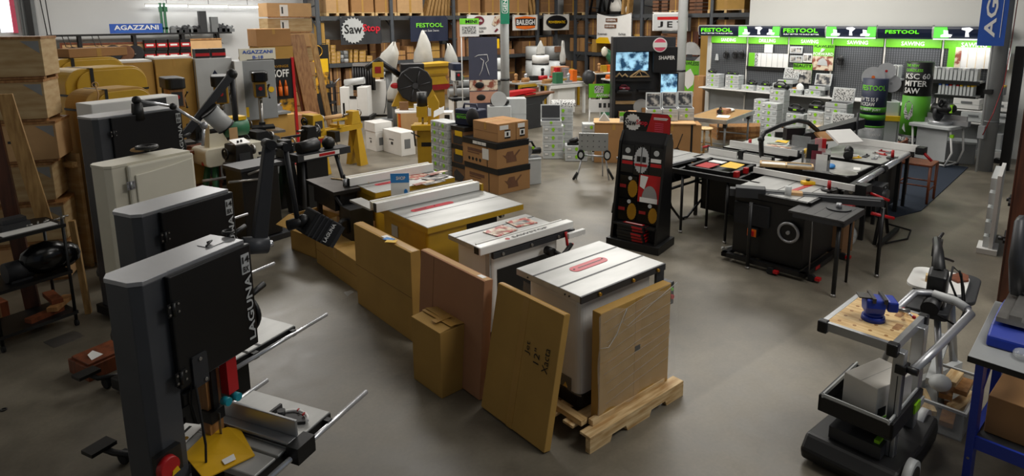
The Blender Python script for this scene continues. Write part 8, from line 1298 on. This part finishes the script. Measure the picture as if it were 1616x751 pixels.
for x, y in ((-.0, -.17), (.62, -.06), (.6, .4)): w1_ = part(vc, 'wheel', 'light_grey', S().c((x, y, .11), (x, y+.045, .11), .112, n=28)); part(w1_, 'wheel_hub', 'black', S().c((x, y-.006, .11), (x, y+.05, .11), .08, n=24))
PH = [onY(x, y, 1.18) for x, y in ((1412, 575), (1462, 556), (1520, 520), (1535, 500), (1565, 482), (1572, 500))]; o = V((3.93, 1.2, 0)); Mi = (Matrix.Translation(o) @ Matrix.Rotation(math.radians(2), 4, 'Z')).inverted()
PQ = [(.06, -.08, .745), (.4, -.11, .775), (1.0, -.15, .82), (1.08, -.08, .84), (1.1, .12, .85), (1.02, .2, .85), (.56, .22, .8)]
part(vc, 'push_handle', 'silver', S().t(PQ, .026, 10), bev=0); part(vc, 'handle_grip', 'light_grey', S().t([(1.04, -.12, .83), (1.09, -.04, .845), (1.1, .1, .85)], .032, 10)); part(vc, 'handle_pivot', 'black', S().c((.06, -.11, .75), (.06, -.03, .75), .022))
vs_ = E('bench_vise', 'blue bench vise clamped on the perforated wooden top', 'vise', (4.17, 1.42, .907), 35)
part(vs_, 'base', 'blue_bench', S().c((0, 0, 0), (0, 0, .03), .07, .065, 22).c((0, 0, .03), (0, 0, .05), .055, .045, 18)); part(vs_, 'body', 'blue_bench', S().p([(-.05, .05), (.05, .05), (.07, .1), (.06, .15), (-.06, .15), (-.07, .1)], 'y', -.05, .06), bev=.012); part(vs_, 'jaw', 'steel_dark', S().b(-.07, .07, -.055, -.035, .135, .165).b(-.07, .07, .01, .03, .135, .165)); part(vs_, 'front_jaw', 'blue_bench', S().b(-.065, .065, -.12, -.06, .08, .15), bev=.012); part(vs_, 'screw', 'steel', S().c((0, -.12, .08), (0, -.2, .08), .014)); part(vs_, 'slide_top', 'steel_dark', S().b(-.04, .04, .03, .1, .15, .158))
hb = part(vs_, 'handle_bar', 'chrome', S().c((-.08, -.2, .075), (.17, -.22, .015), .008)); part(hb, 'handle_end', 'red', S().s(.17, -.22, .015, .012).s(-.08, -.2, .075, .012)); 
solo('bench_dog', 'black', S().b(0, .035, 0, .03, 0, .02), 'small black stop on the perforated wooden top', 'stop', (4.4, 1.5, .907), 20, bev=.004)
wb_ = E('white_carton', 'white carton with small print standing in the cart tray', 'carton', (3.84, 1.3, .347), -3); part(wb_, 'body', 'offwhite', S().b(0, .36, 0, .22, 0, .24), bev=.004); part(wb_, 'side_print', 'charcoal', S().b(.02, .1, -.0015, 0, .04, .1).b(.12, .16, -.0015, 0, .05, .07)); part(wb_, 'green_print', 'green', S().b(.03, .14, -.0015, 0, .02, .03)); part(wb_, 'flap_line', 'light_grey', S().b(0, .36, .109, .111, .24, .241)); wb_.rotation_euler = (0, 0, math.radians(-12)); wb_.location = (3.93, 1.27, .347)
# ---- scroll saw
ss = E('scroll_saw', 'black scroll saw with white table and cables on a stand beyond the cart', 'scroll saw', (5.05, 1.16, 0), 10)
part(ss, 'stand_leg', 'silver', S().t([(.0, .05, .0), (.12, .15, .68)], .022)); part(ss, 'stand_leg', 'silver', S().t([(.75, .05, .0), (.6, .12, .68)], .03)); part(ss, 'stand_leg', 'silver', S().t([(.3, .5, .0), (.35, .35, .68)], .022)); part(ss, 'shelf_bar', 'light_grey', S().b(-.05, .8, .1, .16, .2, .25)); part(ss, 'base', 'charcoal', S().rr(.05, .6, .08, .36, .04, 'z', .68, .74), bev=.01)
part(ss, 'table', 'white', S().rr(.35, .85, .02, .4, .1, 'z', .78, .8, n=6)); part(ss, 'lower_arm', 'charcoal', S().rr(.3, .95, -.05, .25, .1, 'z', .74, .775, n=6), bev=.008); part(ss, 'rear_column', 'black', S().p([(.12, .7), (.28, .7), (.3, .98), (.22, 1.05), (.12, 1.0)], 'y', .12, .24), bev=.02); part(ss, 'white_stripe', 'white', S().p([(.2, .72), (.24, .72), (.27, .95), (.23, .98)], 'y', .114, .12)); part(ss, 'upper_arm', 'black', S().t([(.2, .18, 1.0), (.45, .22, 1.1), (.68, .26, 1.12)], [.05, .035, .03], 8)); part(ss, 'motor', 'black', S().c((-.14, .18, .84), (.1, .18, .84), .055, n=18)); part(ss, 'motor_ring', 'steel', S().c((.02, .18, .84), (.05, .18, .84), .058, n=18)); part(ss, 'blade_holder', 'black', S().b(.64, .72, .22, .28, .98, 1.12)); part(ss, 'tension_lever', 'black', S().c((.68, .25, 1.12), (.85, .24, 1.13), .012).c((.6, .2, 1.0), (.85, .15, .9), .01)); part(ss, 'cable', 'rubber', S().t([(-.1, .15, .8), (0, .02, .7), (.15, .0, .75), (.25, .05, 1.02), (.2, .1, 1.08), (.1, .1, 1.0), (.12, .02, .8)], .008, 6).t([(.22, .06, 1.05), (.3, .03, .9), (.3, 0, .7)], .008, 6))
solo('wood_cutout', 'redwood', S().p([(0, 0), (.1, -.03), (.2, .02), (.22, .08), (.1, .1), (.02, .06)], 'z', 0, .015), 'reddish wooden cutout lying on the scroll saw plate', 'wood piece', (5.64, 1.35, .754), -10)
solo('wood_block', 'pine', S().b(0, .06, 0, .04, 0, .05), 'small pale wood block on the white scroll saw table', 'wood block', (5.5, 1.49, .754), 15)
ss.scale.z = .94
for n_ in ('wood_cutout', 'wood_block'): pass
bx_ = E('plastic_bin', 'clear plastic bin full of wood offcuts under the scroll saw', 'bin', (4.72, 1.0, 0), 4); part(bx_, 'tub', 'plastic', S().b(0, .6, 0, .01, 0, .22).b(0, .6, .34, .35, 0, .22).b(0, .01, 0, .35, 0, .22).b(.59, .6, 0, .35, 0, .22).b(0, .6, 0, .35, 0, .01)); part(bx_, 'rim', 'light_grey', S().b(-.015, .615, -.015, 0, .2, .22).b(-.015, .615, .35, .365, .2, .22).b(.6, .615, 0, .35, .2, .22).b(-.015, 0, 0, .35, .2, .22))
for k, (x, y, a, z, l_) in enumerate(((.05, .05, 10, .02, .3), (.2, .06, -8, .07, .32), (.25, .12, 12, .12, .28), (.05, .15, 30, .07, .3), (.3, .05, 5, .17, .22), (.3, .12, 2, .215, .2))): solo('wood_offcut', 'pine' if k % 2 else 'oak', S().b(0, l_, 0, .08, 0, .035), 'wood offcut in the clear bin, %s layer' % ordn(k, 6), 'offcut', (4.74+x, 1.02+y, .012+z*.9), a)
solo('paper_ball', 'sys', S().s(0, 0, .06, .09, .07, .055), 'crumpled pale plastic bag on the offcuts in the bin', 'bag', (4.98, 1.22, .17))
solo('white_rail', 'light_grey', S().b(0, .95, 0, .05, 0, .06), 'long white rail lying behind the clear bin', 'rail', (4.85, 1.48, .001), -12)
# ---- blue bench
bb = E('blue_bench', 'blue steel bench with a grey top at the right edge', 'bench', (4.2, .62, 0), 2)
part(bb, 'top', 'grey', S().p([(0, 0), (0, .29), (1.0, .36), (1.0, 0)], 'z', .845, .865), bev=.003); part(bb, 'top_edge', 'black', S().b(-.005, 0, -.02, .29, .83, .865)); 
l = part(bb, 'leg', 'blue_bench', S().add([(.1, .22, 0), (.2, .22, 0), (.2, .26, 0), (.1, .26, 0), (.06, .22, .84), (.16, .22, .84), (.16, .26, .84), (.06, .26, .84)], [(0, 3, 2, 1), (4, 5, 6, 7), (0, 1, 5, 4), (1, 2, 6, 5), (2, 3, 7, 6), (3, 0, 4, 7)])); s = S(); [s.c((.095, .24, .78-.1*k), (.09, .24, .78-.1*k), .008) for k in range(7)]; part(l, 'bolt', 'steel', s)
part(bb, 'leg', 'blue_bench', S().b(.85, .95, .25, .3, 0, .84)); part(bb, 'leg', 'blue_bench', S().b(.08, .14, -.3, -.22, 0, .84)); part(bb, 'crossbar', 'blue_bench', S().b(.1, .12, -.3, .24, .25, .33).b(.12, .9, .22, .26, .25, .33).b(.12, .9, .22, .26, .74, .83)); part(bb, 'brace', 'blue_bench', S().c((.14, .24, .62), (.45, .24, .82), .03, n=4)); part(bb, 'shelf', 'charcoal', S().b(.12, .95, -.3, .24, .3, .32))
solo('cardboard_box', 'card', S().b(0, .5, 0, .38, 0, .24), 'brown carton on the lower shelf of the blue bench', 'carton', (4.42, .45, .322), 2, bev=.004)
bu = E('blue_machine', 'blue benchtop machine on the grey bench top at the right edge', 'machine', (4.42, .66, .866), 5); part(bu, 'base', 'blue_bench', S().p([(0, 0), (.6, 0), (.6, .1), (.45, .12), (.12, .1), (.02, .06)], 'y', 0, .22), bev=.012); part(bu, 'bed', 'steel', S().b(.12, .75, .02, .2, .12, .15).b(.12, .75, .08, .14, .15, .18)); part(bu, 'head', 'charcoal', S().t([(.55, .15, .18), (.5, .18, .4), (.62, .2, .62), (.72, .2, .62)], [.05, .04, .03, .03])); part(bu, 'body_panel', 'black', S().p([(.5, .2), (.8, .2), (.8, .45), (.6, .5)], 'y', .1, .18), bev=.01)
pb_ = E('plastic_bags', 'clear plastic packets on the near corner of the grey bench top', 'packets', (4.36, .6, .866), 0); part(pb_, 'packet', 'clear', S().s(.05, .1, .02, .08, .05, .025).s(.2, .05, .02, .1, .05, .025)); part(pb_, 'white_insert', 'white', S().b(.12, .3, 0, .06, 0, .01)); part(pb_, 'blue_cap', 'blue_l', S().b(.28, .33, .0, .05, 0, .03))
solo('paper_sheet', 'white', S().b(0, .2, 0, .15, 0, .05), 'white carton beside the foot of the blue bench', 'carton', (4.12, .72, 0), 10) if 0 else None
# ---- right edge: dark brown cabinet door and white slat rack
dc = E('wooden_cabinet', 'tall dark brown wooden cabinet at the right edge', 'cabinet', (7.42, 1.34, 0), 10)
part(dc, 'body', 'walnut', S().b(0, 1.6, -.6, .1, .0, 1.95), bev=.004); part(dc, 'door', 'walnut', S().b(-.02, 0, -.58, .08, .05, 1.9)); part(dc, 'hinge_strap', 'black', S().c((.3, .1, 1.0), (.3, .14, 1.0), .02).b(.1, .5, .1, .12, .98, 1.01).b(.1, .5, .1, .12, .6, .63)); part(dc, 'latch', 'black', S().c((.2, .1, .62), (.2, .16, .62), .02))
wr = E('slat_rack', 'tall narrow white slatted rack leaning by the brown cabinet', 'rack', (9.0, 1.86, 0), 10); part(wr, 'frame', 'white', S().b(0, .9, 0, .04, 0, .95)); s = S()
for k in range(5): s.b(.04, .86, .04, .1, .05+.18*k, .19+.18*k)
part(wr, 'louver', 'sys', s); part(wr, 'foot', 'white', S().b(-.05, .3, -.05, .15, 0, .06))
